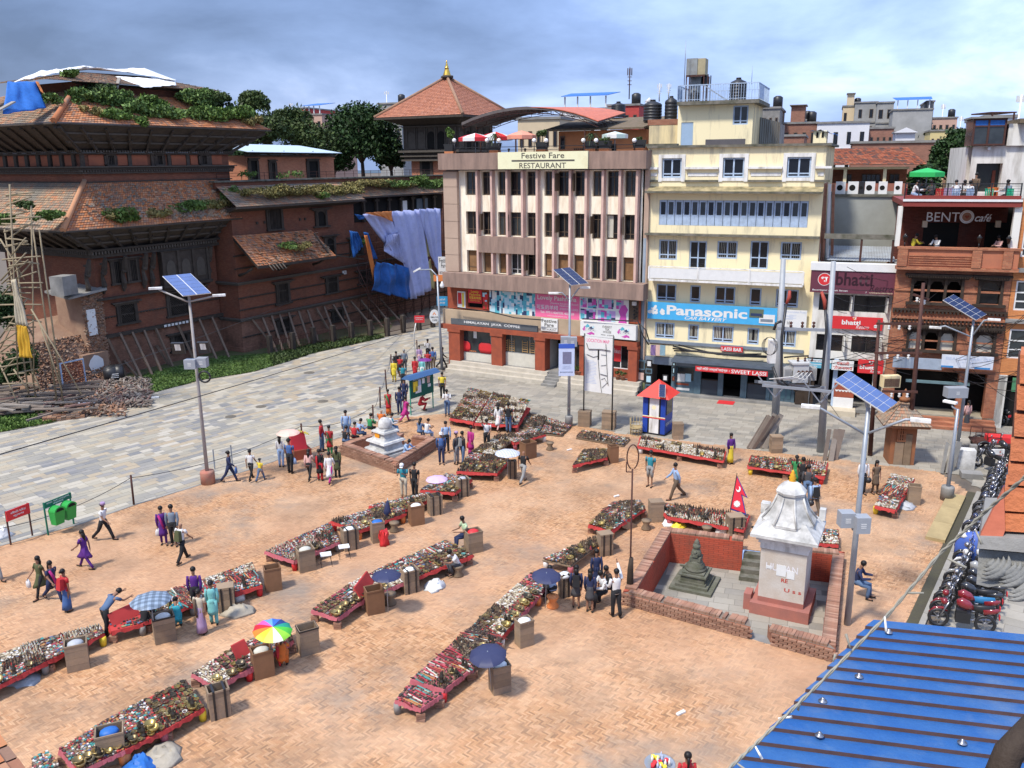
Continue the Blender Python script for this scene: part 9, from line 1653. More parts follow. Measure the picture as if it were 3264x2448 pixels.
def prs(x,y,h,face,pose,top,tt,bot,bt,hair,ex,lab,z=0,at=None,grp=None):
 g=V3(at)if at is not None else V3(G(x,y,z));s=h/1.7;fem=hair in 'lbn';J=skel(pose,s,fem,0);
 t=em('person',g,mt_.radians(face),lab,'person',grp);b=skinmesh(J);PT.append((b,t));H=J['head'];hd=J['hd']
 R_=Matrix.Rotation(hd,4,'X')
 mb=MB();mb.T=Matrix.Translation(H)@R_
 if hair=='c':mb.ball((0,.005*s,.045*s),.108*s,10,6,az=.85).cbox((0,-.11*s,.03*s),(.14*s,.1*s,.015));mb.go('cap',cm(ex.get('c','w')),t)
 elif hair=='h':mb.lathe([(.1*s,.03*s),(.1*s,.12*s),(.07*s,.14*s)],10);mb.go('topi_cap',cm('v'),t)
 if hair!='x':
  mb=MB();mb.T=Matrix.Translation(H)@R_;mb.ball((0,.022*s,.03*s),.1*s,10,7,az=1.02 if hair not in 'ch' else.8)
  if hair=='l':mb.tube([(0,.05*s,.0),(0,.085*s,-.15*s),(0,.09*s,-.34*s)],[.085*s,.085*s,.04*s],8,el=.7)
  if hair=='b':mb.ball((0,.115*s,.02*s),.05*s,8,5)
  if hair=='n':mb.tube([(0,.09*s,.02),(0,.13*s,-.1*s),(0,.1*s,-.3*s)],[.04*s,.035*s,.02*s],7)
  mb.go('hair',Ha if hair!='g' else cm('e'),t)
 mb=MB();mb.T=Matrix.Translation(H)@R_;mb.ball((-.033*s,-.085*s,.0),.012*s,6,4).ball((.033*s,-.085*s,0),.012*s,6,4).cbox((0,-.088*s,-.055*s),(.04*s,.01,.008*s));mb.go('eyes_and_mouth',M_eye,t)
 mt=cm(top);parts='ta'+('A' if tt in 'LK' else '');
 if tt=='K' or tt=='k':cloth(J,0,0,parts,1,'kurta',mt,t,skirt={'K':.45,'k':.5}[tt]if pose not in 'TQC' else None)
 else:cloth(J,0,0,parts,1,'shirt',mt,t)
 mbm=cm(bot)
 if bt=='s' and pose not in 'TQC':cloth(J,0,0,'',1,'skirt',mbm,t,skirt=ex.get('z',.12))
 else:cloth(J,0,0,'l'+('' if bt=='h' else 'L'),1.0+(.12 if bt in 's' else-.18 if bt=='i' else 0),'trousers' if bt!='h' else 'shorts',mbm,t)
 for sd in 'LR':a,b_=J['an'+sd],J['to'+sd];MB().tube([a+Ve((0,.05*s,-.045*s)),a+Ve((0,-.02*s,-.04*s)),b_+Ve((0,-.02*s,-.01*s))],[.038*s,.05*s,.035*s],7,el=.8).go('shoe',So,t)
 if 'B' in ex:c_=J['chest'];MB().hexa([(-.13,c_.y+.1,c_.z-.25),(.13,c_.y+.1,c_.z-.25),(.12,c_.y+.27,c_.z-.25),(-.12,c_.y+.27,c_.z-.25)],[(-.12,c_.y+.09,c_.z+.12),(.12,c_.y+.09,c_.z+.12),(.09,c_.y+.2,c_.z+.14),(-.09,c_.y+.2,c_.z+.14)]).go('backpack',cm(ex['B']),None,loc=g,rot=mt_.radians(face),label=cmn(ex['B'])+' backpack worn by the '+cut(lab,10),cat='backpack')
 if 'D' in ex:c_=J['chest'];MB().tube([c_+Ve((-.1,-.12,.12)),c_+Ve((-.02,-.15,-.1)),c_+Ve((.05,-.13,-.45))],[.04,.05,.03],6).tube([c_+Ve((.1,.1,.12)),c_+Ve((.1,.14,-.15)),c_+Ve((.06,.12,-.5))],[.04,.05,.03],6).go('scarf',cm(ex['D']),t)
 if 'b' in ex:w=J['haR'];MB().lathe([(.03,0),(.11,-.12),(.12,-.3),(.04,-.34)],8,tpx(w),ax=1,ay=.5).go('bag',cm(ex['b']),None,loc=g,rot=mt_.radians(face),label=cmn(ex['b'])+' bag carried by the '+cut(lab,10),cat='bag')
 if 'H' in ex:w=J['haL'];MB().ball(tpx(w+Ve((0,0,-.1))),.14,10,6).go('helmet',Bk,None,loc=g,rot=mt_.radians(face),label='black motorbike helmet held by the '+cut(lab,10),cat='helmet')
 return t
NM=dict(w='white',k='black',n='navy',b='blue',s='light blue',j='denim',r='red',o='orange',y='yellow',g='green',t='teal',q='turquoise',p='purple',m='pink',i='pale pink',e='grey',d='dark grey',c='cream',l='pale green',u='brown',z='olive',v='lilac',a='slate',G='emerald',T='turquoise')
def cmn(c):return NM[c]
PL="""336 1722 165 80 W ws kL h - |man in white shirt and patterned cap striding along the street edge
278 1811 158 -100 V pk pi l - |woman in short purple dress hurrying left below the bins
524 1735 158 20 S pK pi b D:m,b:w |woman in long purple dress and pink scarf facing us
557 1738 168 10 S aL kL s - |man in grey blue shirt behind the bald man
584 1790 168 160 W ws kL x B:z |bald man in white shirt seen from behind
137 1902 155 -30 W zk ki l b:w |girl in olive tunic with hand at her mouth
174 1916 156 60 W ns nL l D:m |woman in blue vest and purple trousers
220 1947 152 150 S rs bs b B:r |woman in blue sari walking away with a red backpack
343 2023 165 150 B js kL s - |man in patterned blue shirt bending over the left stall
629 1950 160 10 S pL kL s - |man in purple shirt behind the trinket stall
646 2020 155 175 S cs vs b D:u |woman in cream top and brown scarf with her back to us
684 1990 155 195 S qK qL b - |woman in turquoise kurta by the trinket stall
568 2008 150 200 C TL TL b - |woman in bright turquoise crouched by the taped box
463 2016 150 170 C kL kL b - |seller in black sitting under the blue plaid umbrella
901 2136 150 185 C os os n D:r |seller in orange patterned dress under the rainbow umbrella
734 1536 157 90 W nL nL b b:b |woman in checked navy shirt walking right past the white board
803 1530 155 170 W ws ki b - |girl in white tee and black dungarees beside the small boy
832 1533 115 160 V ys jL c c:d |small boy in yellow shirt and grey cap
898 1488 160 180 S wL sL l - |woman in plaid white shirt under a peach umbrella
927 1508 172 170 S bs kL c c:k,b:s |tall man in blue tee and dark trousers with plastic bag
988 1530 155 175 W iL ki l - |woman in pale pink top, leftmost of four walking away
1022 1532 155 180 S kK rL b D:r |woman in black dress with red scarf, second of four walking away
1053 1540 157 175 W wK mi b - |woman in long white kurta and pink trousers
1077 1522 155 180 S zK kL l - |woman in black and yellow patterned dress
1028 1438 168 90 S rL jL s - |man in red shirt and blue jeans standing by the low wall
1053 1450 155 0 S rk gL b D:z |woman in red kurta facing us by the low wall
1106 1406 170 10 S sL jL s - |man in light blue shirt behind the seated men
1100 1436 165 150 T ks jL s - |young man in black tee sitting at the corner of the low wall
1130 1424 165 170 T rs kL s - |young man in red shirt sitting on the low wall
1144 1410 165 140 T sL jL s - |young man in pale blue shirt sitting on the low wall
1180 1393 165 160 T gL kL s - |man in green shirt sitting on the far end of the low wall
1216 1376 165 170 T oL kL x - |man in orange shirt sitting behind the white stupa
1243 1388 165 90 T wL jL s D:t |man in white and teal sitting with crossed legs behind the stupa
1338 1404 155 160 T jL jL l - |girl in denim jacket sitting at the back of the low wall
1360 1407 155 140 T ws sL b - |girl in white tee sitting at the back of the low wall
1292 1466 165 60 C sL sL s - |man in blue shirt sitting inside the wall with his phone
1408 1479 163 5 A bL nL c c:w |old man in blue shirt and white cap facing us
1423 1442 165 20 S sL kL s - |man in pale shirt behind the old man in white cap
1456 1479 165 60 S dL eL h - |man in dark shirt and patterned cap watching the stall
1476 1477 165 120 S kL jL s B:e |man with long hair and grey backpack
1502 1453 155 -40 S mK ms b b:r |woman in pink sari with red handbag
1552 1435 168 0 H ws kL s - |man in white tee holding two sticks
1288 1588 168 -10 P ts cL c c:w |man in teal flowered shirt and white cap looking down
1324 1590 168 -20 S ks kL s - |man in black tee leaning towards the stall goods
1462 1830 165 -60 Q ws dL s - |man in white shirt squatting at the gold bowl stall
1668 1540 170 150 W ks eL x - |man in black tee and grey jeans walking away
2071 1551 172 -30 S ts eh s - |man in teal tee and grey shorts
2153 1591 172 -80 W sL uL s - |man in pale blue shirt striding left
1900 1884 155 15 S nL ns l z:.52 |smiling schoolgirl in navy blazer and white socks
1836 1938 155 175 S nL ds l z:.52,B:k |schoolgirl with black backpack turned away
1880 1949 153 170 S nL ds l z:.52,b:k |schoolgirl with long hair and black shoulder bag
1962 1965 168 200 H wL kL s - |schoolboy in white shirt reaching up to the trident pole
2327 1478 155 20 S pL ys n - |woman in purple blouse and yellow skirt behind the kiosk stall
2533 1557 157 160 S gk Gs n - |woman in green and gold dress at the right stall
2553 1572 168 150 S ks kL s - |man in black tee beside the woman in green
2570 1601 170 165 S dL jL s - |man in dark grey hoodie and jeans
2592 1644 172 -170 W sL uL c c:k,B:k,H:1 |man in pale blue tee holding a helmet
2745 1575 170 10 S wL kL s H:1 |man in pale jacket with stripes by the thick lamp pole
2787 1574 155 15 S uk ui l - |woman in patterned brown dress beside the man in jacket
1589 1373 158 160 W wK ii l - |woman in short white dress in front of the steep display
1621 1380 170 175 A ks jL s B:k |man in black tee and jeans photographing the stall
1426 1326 165 0 P wL jL s - |man in white shirt and jeans with folded hands
1411 1268 165 0 S ys kL s B:k |young man in yellow shirt at the street corner
1239 1323 155 5 S rk os b D:g |woman in red and green shawl left of the green notice board
1275 1320 165 0 S nL nL s - |man in navy vest left of the notice board
1293 1345 155 130 W mk mL n D:e |woman in bright pink and grey walking to the notice board
1290 1290 165 0 S nL nL s - |man in navy with white face mask behind the board
1286 1237 168 180 S ts kL s - |man in teal vest seen from behind in the crowd
1257 1216 157 0 S yK yL b - |woman in yellow dress in the crowd
1265 1190 157 20 S kK kL b - |woman in black behind the one in yellow
1290 1186 165 200 S aL dL g - |grey haired man in the crowd
1277 1200 150 0 S rs kL b - |girl in red top in the middle of the crowd
1324 1208 155 0 S rK rL b - |woman in red sari in the far crowd
1347 1210 155 10 S qK wL b - |woman in pale green under the violet umbrella
1365 1188 165 180 S rs dL s - |man in red shirt under the violet umbrella
1381 1180 168 180 S bL uL s - |man in blue shirt in the far crowd
1365 1150 165 0 K wL kL s - |man in white shirt farthest up the crowd
1338 1168 155 0 S vK iL b - |woman in lilac shawl in the far crowd
1409 1172 158 90 W kL kL l - |woman in black and white beside the corner pole
1338 1308 160 90 C rL rL b - |person in red crouched under the notice board
3078 1363 155 190 S iL ds n - |woman in pink with tied hair by the brick cafe steps
-14 1852 168 60 W eL eL s - |man in grey trousers cut off by the left edge"""
for ln in PL.split('\n'):
 a,lab=ln.split('|');a=a.split();ex={}if a[8]=='-' else{k.split(':')[0]:k.split(':')[1]for k in a[8].split(',')}
 if 'z' in ex:ex['z']=fl2(ex['z'])
 z=.0;x,y=fl2(a[0]),fl2(a[1])
 prs(x,y,fl2(a[2])/100,fl2(a[3]),a[4],a[5][0],a[5][1],a[6][0],a[6][1],a[7],ex,lab)
def man_at(g,*a):return prs(0,0,*a,at=g)
man_at(G(1487,1745),1.68,-60,'T','l','s','n','L','s',{},'man in pale green shirt sitting on a tall plank box')
man_at(G(1763,1922),1.65,-150,'T','s','s','k','L','s',{},'man in pale blue shirt sitting on an orange bucket under an umbrella')
man_at(G(1925,1930),1.66,-60,'T','w','L','k','L','s',{},'schoolboy in white shirt seated on the wall end, legs out')
man_at(G(1945,1915),1.66,-70,'T','k','L','k','L','s',{},'schoolboy in black blazer seated farther along the wall end')
man_at(G(2725,1900),1.7,60,'T','n','L','j','L','s',{},'man in dark patterned shirt sitting behind the thick lamp pole')
g=G(2192,2412,1.48);g[2]=0;man_at(g,1.58,180,'S','r','L','p','L','n',{'D':'r'},'woman in red hood at the bottom edge beside a tray of bottles')
def onf(F,c,x,y,v,zf,h,face,pose,a,b,hair,lab):u,_=F.px(c(x,y),v);return prs(0,0,h,face,pose,*a,*b,hair,{},lab,at=F.w(u,v,zf))
for(x,v,f,p,a,b,hr,lab)in((1030,1.3,70,'T','wL','sL','s','man in white sitting under the green parasol'),(1095,1.8,20,'T','dL','kL','s','man in dark grey under the green parasol'),(1230,1.3,-60,'T','dL','kL','s','man in grey tee right of the green parasol pole'),(1490,1.2,170,'T','ws','kL','s','man in white tee with his back to us on the cafe terrace'),(1570,1.9,-30,'T','wL','kL','l','woman in white beside the standing man on the cafe terrace'),(1680,2.4,-60,'S','uL','kL','s','man in brown standing on the cafe terrace'),(1665,1.1,-120,'T','ws','kL','s','man in white sleeveless top on the blue chair'),(2050,1.5,-80,'T','aL','kL','b','woman in grey blue at the right end of the cafe terrace')):onf(FN,c5,x,1200,v,zc0+.02,1.66,f,p,a,b,hr,lab)
for(x,v,f,p,a,hr,lab)in((1020,.9,90,'T','yL','s','young man in yellow tee at the cafe balcony table'),(1285,.9,-60,'T','wL','s','man in white leaning on the cafe balcony'),(1950,.9,-70,'T','iL','b','woman at the right end of the cafe balcony')):onf(FN,d5,x,280,v,zb0+.45,1.66,f,p,a,'kL',hr,lab)
onf(FR,c3,748,360,.4,zT+.2,1.5,10,'T','sL','kL','s','man in pale blue sitting behind the roof edge sign');onf(FR,c3,898,360,.4,zT+.2,1.5,-10,'T','iL','kL','s','person in pink sitting under the salmon parasol');
bpy.context.view_layer.update();dg=bpy.context.evaluated_depsgraph_get()
res=[(bpy.data.meshes.new_from_object(b.evaluated_get(dg)),b,t)for b,t in PT]
for me,b,t in res:
 ks=list(b.data.vertices);J=[v.co.copy()for v in ks];bpy.data.objects.remove(b);me.materials.clear();me.materials.append(Sk);me.shade_smooth();link('body',me,None,t);mb=MB()
 for w,hnd in((J[8],J[9]),(J[12],J[13])):
  d=(hnd-w).normalized();sx=d.orthogonal().normalized();sy=d.cross(sx)
  for i,(o_,L_)in en(((-.03,.055),(-.01,.07),(.01,.072),(.03,.06))):a=hnd+sx*o_;mid=a+d*L_*.6;mb.tube([a,mid,mid+d*L_*.4+sy*.015],[.009,.008,.006],4)
  mb.tube([w+d*.03+sx*.025,w+d*.06+sx*.05,w+d*.09+sx*.055],[.011,.01,.008],4)
 mb.go('fingers',Sk,t)
# ---------------- terrace furniture ----------------
def pchair(F,c,x,v,zf,rot,m_,lab):
 u,_=F.px(c(x,1200),v);o=em('plastic_chair',F.w(u,v,zf),F.a+rot,lab,'chair');bx('seat',m_,o,-.22,.22,-.22,.22,.42,.45)
 for i in rgx(5):bx('back_slat',m_,o,-.2+.085*i,-.14+.085*i,.2,.23,.46,.86)
 bx('back_top',m_,o,-.22,.22,.2,.24,.861,.9)
 for a in(-.2,.2):
  for b in(-.2,.2):MB().beam((a,b,0),(a*.95,b*.95,.42),.04).go('leg',m_,o)
for x,v,r_,k,lab in((1000,.9,1.3,'r','red plastic chair at the left end of the cafe terrace'),(1330,.8,2.6,'r','red plastic chair right of the parasol pole'),(1400,1.5,3,'v','purple plastic chair behind the first blue one'),(1480,.7,3.1,'s','first pale blue plastic chair from the left'),(1660,.7,2.4,'s','second pale blue plastic chair, turned sideways'),(1830,.7,3.1,'G','first bright green plastic chair from the left'),(2080,.8,2.4,'G','last bright green plastic chair by the terrace corner'),(1870,1.8,0,'o','orange plastic chair behind the green one'),(1930,2.1,.6,'o','second orange plastic chair near the white table')):pchair(FN,c5,x,v,zc0+.02,r_,cm(k),lab)
for x,v,lab in((1150,1.7,'dark round table under the green parasol'),(1900,1.4,'white round table between the green and orange chairs')):u,_=FN.px(c5(x,1200),v);o=em('cafe_table',FN.w(u,v,zc0+.02),0,lab,'table');MB().lathe([(.45,.7),(.45,.74)],16).go('table_top',Bk if x<1500 else Wh,o);MB().cyl((0,0,0),(0,0,.7),.04).go('leg',Bk,o);MB().lathe([(.25,0),(.25,.03)],12).go('foot',Bk,o)
# ---------------- trident, flag, posts ----------------
g=V3(G(2007,1905));H_=hz(g,1480);td=em('trident_pole',g,0,'tall thin iron trident staff rising beside the sunken courtyard','staff');q=V3(RD(2010,1480,fl2(np.linalg.norm(np.array(g)-O3))-1.5))-g;q.y=0;MB().tube([(0,0,0),q*.4,q],[.045,.03,.03],8).go('staff',Ru,td);MB().tube([(0,0,0),(0,0,1.1),(.02,0,1.5)],[.14,.10,.07],8).go('wooden_foot',Wo,td);MB().tube([q+Ve((.19*mt_.sin(t),0,.42-.42*mt_.cos(t)))for t in np.linspace(.3,5.98,20)],.022,6).tube([q+Ve((-.2,0,-.1)),q+Ve((-.2,0,.25))],.02,5).tube([q+Ve((-.2,0,-.1)),q+Ve((0,0,-.1))],.02,5).go('oval_ring',Ru,td)
Df=fl2(np.linalg.norm(G(2370,1660)-O3))-1;fp=lambda x,y,d=0:V3(RD(*e4(x,y),Df+d));o_=fp(965,320);fl_=em('national_flag',o_,0,'crimson double pennant flag with white moon and sun and blue border above the statue stall','flag')
def poly(pts,m_,nm,d):return MB().add([fp(x,y,-d)-o_ for x,y in pts],[tpx(rgx(len(pts)))]).go(nm,m_,fl_)
poly([(962,312),(1060,520),(1012,494),(1048,668),(903,618)],pm((.03,.03,.2)),'border',0);poly([(966,335),(1044,505),(1000,484),(1036,652),(914,608)],pm((.6,.02,.04)),'field',.03)
poly([(965+33*mt_.cos(t)*(1 if k%2 else.68),570+33*mt_.sin(t)*(1 if k%2 else.68))for k,t in en(np.linspace(0,6.28,25)[:-1])],Wh,'sun',.06);poly([(978+20*mt_.cos(t),440+26*mt_.sin(t))for t in np.linspace(-1.2,3.4,12)]+[(972+13*mt_.cos(t),432+18*mt_.sin(t))for t in np.linspace(3.0,-.8,9)],Wh,'moon',.06);MB().tube([(0,0,.1),fp(895,700)-o_],.015,6).go('pole',Wo,fl_)
pts_=[(-60,1770,1690),(427,1609,1517),(966,1439,1352),(1190,1350,1293),(1212,1300,1235),(1232,1241,1180),(1247,1195,1131),(1330,1125,1089)];pv=None
for i,(x,y,yt)in en(pts_):
 g=V3(G(x,y));h_=hz(g,yt);MB().cyl((0,0,0),(0,0,h_),.045).ball((0,0,h_),.05,8,4).go('bollard_post',Ru,None,loc=g,rot=(0,rn.uniform(-.03,.03),0),label='thin rusty chain post number %s from the left along the paving edge'%('one two three four five six seven eight'.split()[i]),cat='post',group='chain posts');t_=g+Ve((0,0,h_*.93))
 if pv is not None:MB().tube([(pv+(t_-pv)*(k/10)-Ve((0,0,1.6*(k/10)*(1-k/10))))-pv for k in rgx(11)],.014,5).go('chain',Bk,None,loc=pv,label='slack chain hanging between two thin posts along the paving edge',cat='chain',group='chains along the paving')
 pv=t_
def bo2(c,pts,m_,nm,lab,txt,legs,cat='sign',thick=.04,zg=0):
 """pts: bottom-left & bottom-right ground px of the legs, top y of board, bottom y"""
 a,b=V3(G(*c(*pts[0]))),V3(G(*c(*pts[1])));th_=mt_.atan2(b.y-a.y,b.x-a.x);w=(b-a).length;z1=hz(a,c(0,pts[2])[1]);z0=hz(a,c(0,pts[3])[1]);o=em(nm,a,th_,lab,cat);bd=bx('panel',m_,o,-.03,w+.03,-thick,0,z0,z1)
 for s_,r_,mm in txt:text(bd,s_,(w*r_[0],w*r_[1],z0+(z1-z0)*r_[2],z0+(z1-z0)*r_[3]),-thick-.004,mm,.01)
 for x in(0,w):bx('leg',legs,o,x-.025,x+.025,.001,.05,0,z1)
 return o,w,z0,z1,th_
bo2(e1,[(100,1070),(290,990),775,920],Rb,'red_notice','red notice board in Nepali on two rusty legs at the left edge of the plaza',[('निषेधित क्षेत्र',(.15,.85,.5,.8),Wh),('सूचना',(.25,.75,.2,.4),Wh)],Ru)
o,w,z0,z1,_=bo2(e1,[(430,985),(655,885),700,750],pm('bottle_green',(.01,.14,.09)),'litter_bin_stand','pair of green litter bins hanging under a dark green Nepali sign',[('फोहर यहाँ हाल्नुहोस्',(.05,.95,.55,.9),Wh),('धन्यवाद',(.3,.7,.1,.45),Wh)],MC['bottle_green'],'litter bin')
gb_m=pm((.03,.32,.06),.4)
for k in rgx(2):x=w*(.27+.46*k);bn=MB().hexa([(x-.19,-.36,.42),(x+.19,-.36,.42),(x+.19,-.06,.42),(x-.19,-.06,.42)],[(x-.24,-.42,.98),(x+.24,-.42,.98),(x+.24,-.05,.98),(x-.24,-.05,.98)]).go('bin',gb_m,o);MB().prism([(x+.25*mt_.cos(t),.985+.2*mt_.sin(t))for t in np.linspace(0,3.14,10)],-.44,-.05).go('hood',gb_m,bn);MB().prism([(x+.18*mt_.cos(t),1.0+.13*mt_.sin(t))for t in np.linspace(0,3.14,8)],-.45,-.441).go('opening',Dk,bn)
bo2(e1,[(1895,400),(2050,360),255,395],Wt,'white_board','small white board on a pipe frame beside the tall lamp pole',[('L',(.4,.6,.4,.7),Ik)],Sl)
o,w,z0,z1,_=bo2(d2,[(1690,1585),(1885,1520),1265,1475],pm((.01,.10,.07)),'notice_board','green roofed community notice board with posters at the plaza corner',[],pm((.03,.30,.20)),'notice board');MB().hexa([(-.35,-.35,z1+.0),(w+.35,-.35,z1),(w+.35,.4,z1+.0),(-.35,.4,z1)],[(-.3,-.1,z1+.22),(w+.3,-.1,z1+.22),(w+.3,.1,z1+.22),(-.3,.1,z1+.22)]).go('roof',pm((.05,.12,.26)),o);text(o,'INFORMATION  BOARD',(.2,w-.2,z1-.2,z1-.08),-.046,Wh)
for a,b,c_,d_,m_ in((.1,.3,.3,.8,Ye),(.2,.45,.2,.55,Wt),(.33,.45,.55,.85,MC['pale_print']),(.5,.62,.6,.85,Wt),(.72,.85,.55,.9,Fn_),(.75,.88,.35,.5,Wt)):bx('poster',m_,o,w*a,w*b,-.055,-.045,z0+(z1-z0)*c_,z0+(z1-z0)*d_)
a,b=V3(G(*d3(1410,1400))),V3(G(*d3(1655,1430)));b.y=a.y-.9;z1=hz(a,d3(0,612)[1]);z0=hz(a,d3(0,1090)[1]);w=(b-a).length;o=em('location_map',a,mt_.atan2(b.y-a.y,b.x-a.x),'tall white location map board with thick black streets on two dark posts','map board');bx('panel',Wh,o,.04,w-.04,-.03,.03,z0,z1);rect_=(0.08,w-.08,z0,z1)
for x in(0,w):MB().cyl((x,0,0),(x,0,z1+.15),.04).go('post',Bk,o)
text(o,'LOCATION MAP',sbr(rect_,.05,.9,.91,.97),-.036,Pk,.01)
for p_,w_ in(([(.05,.88),(.12,.78),(.6,.80),(.95,.79)],.07),([(.78,.9),(.82,.6),(.86,.3),(.9,.15)],.06),([(.5,.78),(.5,.6),(.55,.35),(.62,.1),(.66,.0)],.06),([(.05,.68),(.3,.64),(.48,.67)],.04),([(.6,.5),(.8,.52)],.03),([(.6,.7),(.8,.7)],.03),([(.58,.35),(.85,.33)],.05),([(.62,.25),(.75,.28),(.88,.18)],.03),([(.66,.1),(.85,.2)],.03)):
 q_=[(rect_[0]+(rect_[1]-rect_[0])*x,-.037,z0+(z1-z0)*y)for x,y in p_];mb=MB();[mb.beam(q_[k],q_[k+1],(rect_[1]-rect_[0])*w_,.006)for k in rgx(len(q_)-1)];mb.go('street_mark',Bk,o)
for k in rgx(16):r_=sbr(rect_,.03,.33+.12*rn.random(),.56-.027*k,.565-.027*k);bx('text_line',MC['pale_print'],o,r_[0],r_[1],-.037,-.031,r_[2],r_[3]+.01)
crt(d3,1355,1492,1420,1262,'dark slatted crate round the left map post',0,-.3,0,0,None,None);crt(d3,1563,1712,1445,1255,'tall plank box round the right map post',0,-.3,0,0,None,None);crt(d4,1252,1380,1655,1490,'tall wooden stand below the left transformer pole',0,0,0,0,None,None)
def stackb(c,x,y,n,L_,rot,lab,m_=Db,tilt=.9):
 g=V3(G(*c(x,y)));o=em('leaning_boards',g,rot,lab,'boards');r_=rn.Random(n)
 for k in rgx(n):MB().cbox((0,0,L_/2),(.14+.2*r_.random(),.05,L_)).go('board',m_,o,loc=(k*.13+r_.uniform(-.1,.1),r_.uniform(-.1,.2),0),rot=(r_.uniform(-.25,0),tilt*r_.uniform(.8,1.1),0))
stackb(d4,1080,1610,7,2.,0,'grey slatted pallets leaning beside the left transformer pole',tilt=.6);stackb(e5,110,1060,4,1.6,0,'broken boards leaning on the right transformer pole foot',tilt=.2);stackb(e5,1350,1190,4,1.5,.2,'stone and plywood slabs leaning near the slim lamp post',Ke,.3)
g=V3(G(*d3(1872,1478)));wc=em('wicker_chair',g,.3,'round backed wicker chair left of the blue kiosk','chair');
for z,r_ in((.0,.3),(.2,.27),(.42,.33),(.62,.34)):MB().tube([(r_*mt_.cos(t),r_*mt_.sin(t),z)for t in np.linspace(0,6.28,16)],.02,5).go('cane_ring',Yk,wc)
for k in rgx(12):t=k*.52;MB().tube([(.3*mt_.cos(t),.3*mt_.sin(t),0),(.33*mt_.cos(t),.33*mt_.sin(t),.42),(.34*mt_.cos(t),.34*mt_.sin(t)+.02,.95 if mt_.sin(t)>0 else.42)],.014,4).go('cane',Yk,wc)
MB().lathe([(.3,0),(.3,.04)],12,(0,0,.4)).go('seat',Yk,wc)
g=V3(G(*e2(425,300)));mbx=em('red_plinth_box',g,.5,'dark red stone plinth with sloping inscription and a yellow cloth on top','plinth');bx('base',Rp,mbx,-.55,.55,-.4,.4,0,.5);MB().hexa([(-.4,-.25,.5),(.4,-.25,.5),(.4,.3,.5),(-.4,.3,.5)],[(-.35,.0,1.3),(.35,0,1.3),(.35,.28,1.3),(-.35,.28,1.3)]).go('tablet',Rb,mbx);cloth_sheet(MB(),lambda a,b:(.1+a*.5,-.1+.4*b,1.4-.25*a),.04,seed=3).go('yellow_cloth',Ye,mbx)
a=V3(G(*e5(770,1092)));b=V3(G(*e5(1035,1105)));w=(b-a).length;th_=mt_.atan2(b.y-a.y,b.x-a.x);bt=em('tiled_brick_booth',a,th_,'small square brick booth with pyramid tile roof and wooden lattice window','booth');Bo_=mat((.30,.12,.05),.9,col2=(.2,.09,.05),scale=2);hb=hz(a,e5(0,660)[1])
bx('body',Bo_,bt,0,w,0,w,0,hb);bx('door',Bx_,bt,.2,w-.55,-.04,-.002,.0,hb*.55);bx('door_board',Pl,bt,w-.53,w-.2,-.06,-.002,0,hb*.75);lf=frame_mb(MB(),.25,w-.5,hb*.57,hb*.93,-.08,.06,.07,(.25,.5,.75),(.25,.5,.75)).go('lattice_window',Bo_,bt);bx('void',Dk,lf,.3,w-.55,-.02,-.005,hb*.6,hb*.9)
for(p0,p1)in(((-.5,-.5,hb),(w+.5,-.5,hb)),((w+.5,-.5,hb),(w+.5,w+.5,hb)),((w+.5,w+.5,hb),(-.5,w+.5,hb)),((-.5,w+.5,hb),(-.5,-.5,hb))):tr2(bt,'roof_tiles',p0,p1,(w/2,w/2,hb+1.1),(w/2,w/2,hb+1.1),14,9,Pu,lift=.04)
bx('eave',Bo_,bt,-.45,w+.45,-.45,w+.45,hb-.12,hb-.02);MB().lathe([(.25,0),(.25,.15),(.12,.2),(.14,.35),(.02,.6)],8,(w/2,w/2,hb+1.)).go('finial',Bo_,bt)
for x,y,s_,lab in((1575,1130,(.75,.5,.95),'white mossy concrete block beside the slim lamp post'),(1650,1040,(.32,.3,.75),'small banded stone post behind the concrete block'),(1640,1230,(.9,.6,.25),'grey stone slab lying by the gutter head')):bx('stone_block',Sw if x==1575 else Cn,None,-s_[0]/2,s_[0]/2,-s_[1]/2,s_[1]/2,0,s_[2],loc=V3(G(*e5(x,y))),rot=-.3,label=lab,cat='stone block')
g=V3(G(*e5(1900,960)));ct_=em('hand_cart',g,-.25,'rusty flat cart with red crates on two wheels by the brick cafe','cart');bx('bed',Ru,ct_,-1.2,1.4,-.5,.5,.5,.58);bx('red_crate',Rb,ct_,-.5,1.3,-.35,.35,.581,.85)
for s_ in(-.55,.55):MB().tube([(-.7+.32*mt_.cos(t),s_,.33+.32*mt_.sin(t))for t in np.linspace(0,6.28,14)],.06,6).lathe([(.2,-.02),(.2,.02)],8,(-.7,s_,.33)).go('wheel',Bk,ct_)
for y in(-.5,.47):
 bx('side_rail',Ru,ct_,-1.15,.03,y,y+.03,1.1,1.13);[bx('stake',Ru,ct_,x,x+.03,y,y+.03,.58,1.1)for x in(-1.15,-.6,0)]
o=sgp(e5,1845,940,2060,1075,fl2(np.linalg.norm(G(*e5(1850,1100))-O3))-.5,Wt,'no_parking_sign','white NO PARKING sign standing among the motorbikes',[('NO PARKING',(.08,.98,.1,.45),Rt),('R',(.66,.78,.62,.82),Rt)])
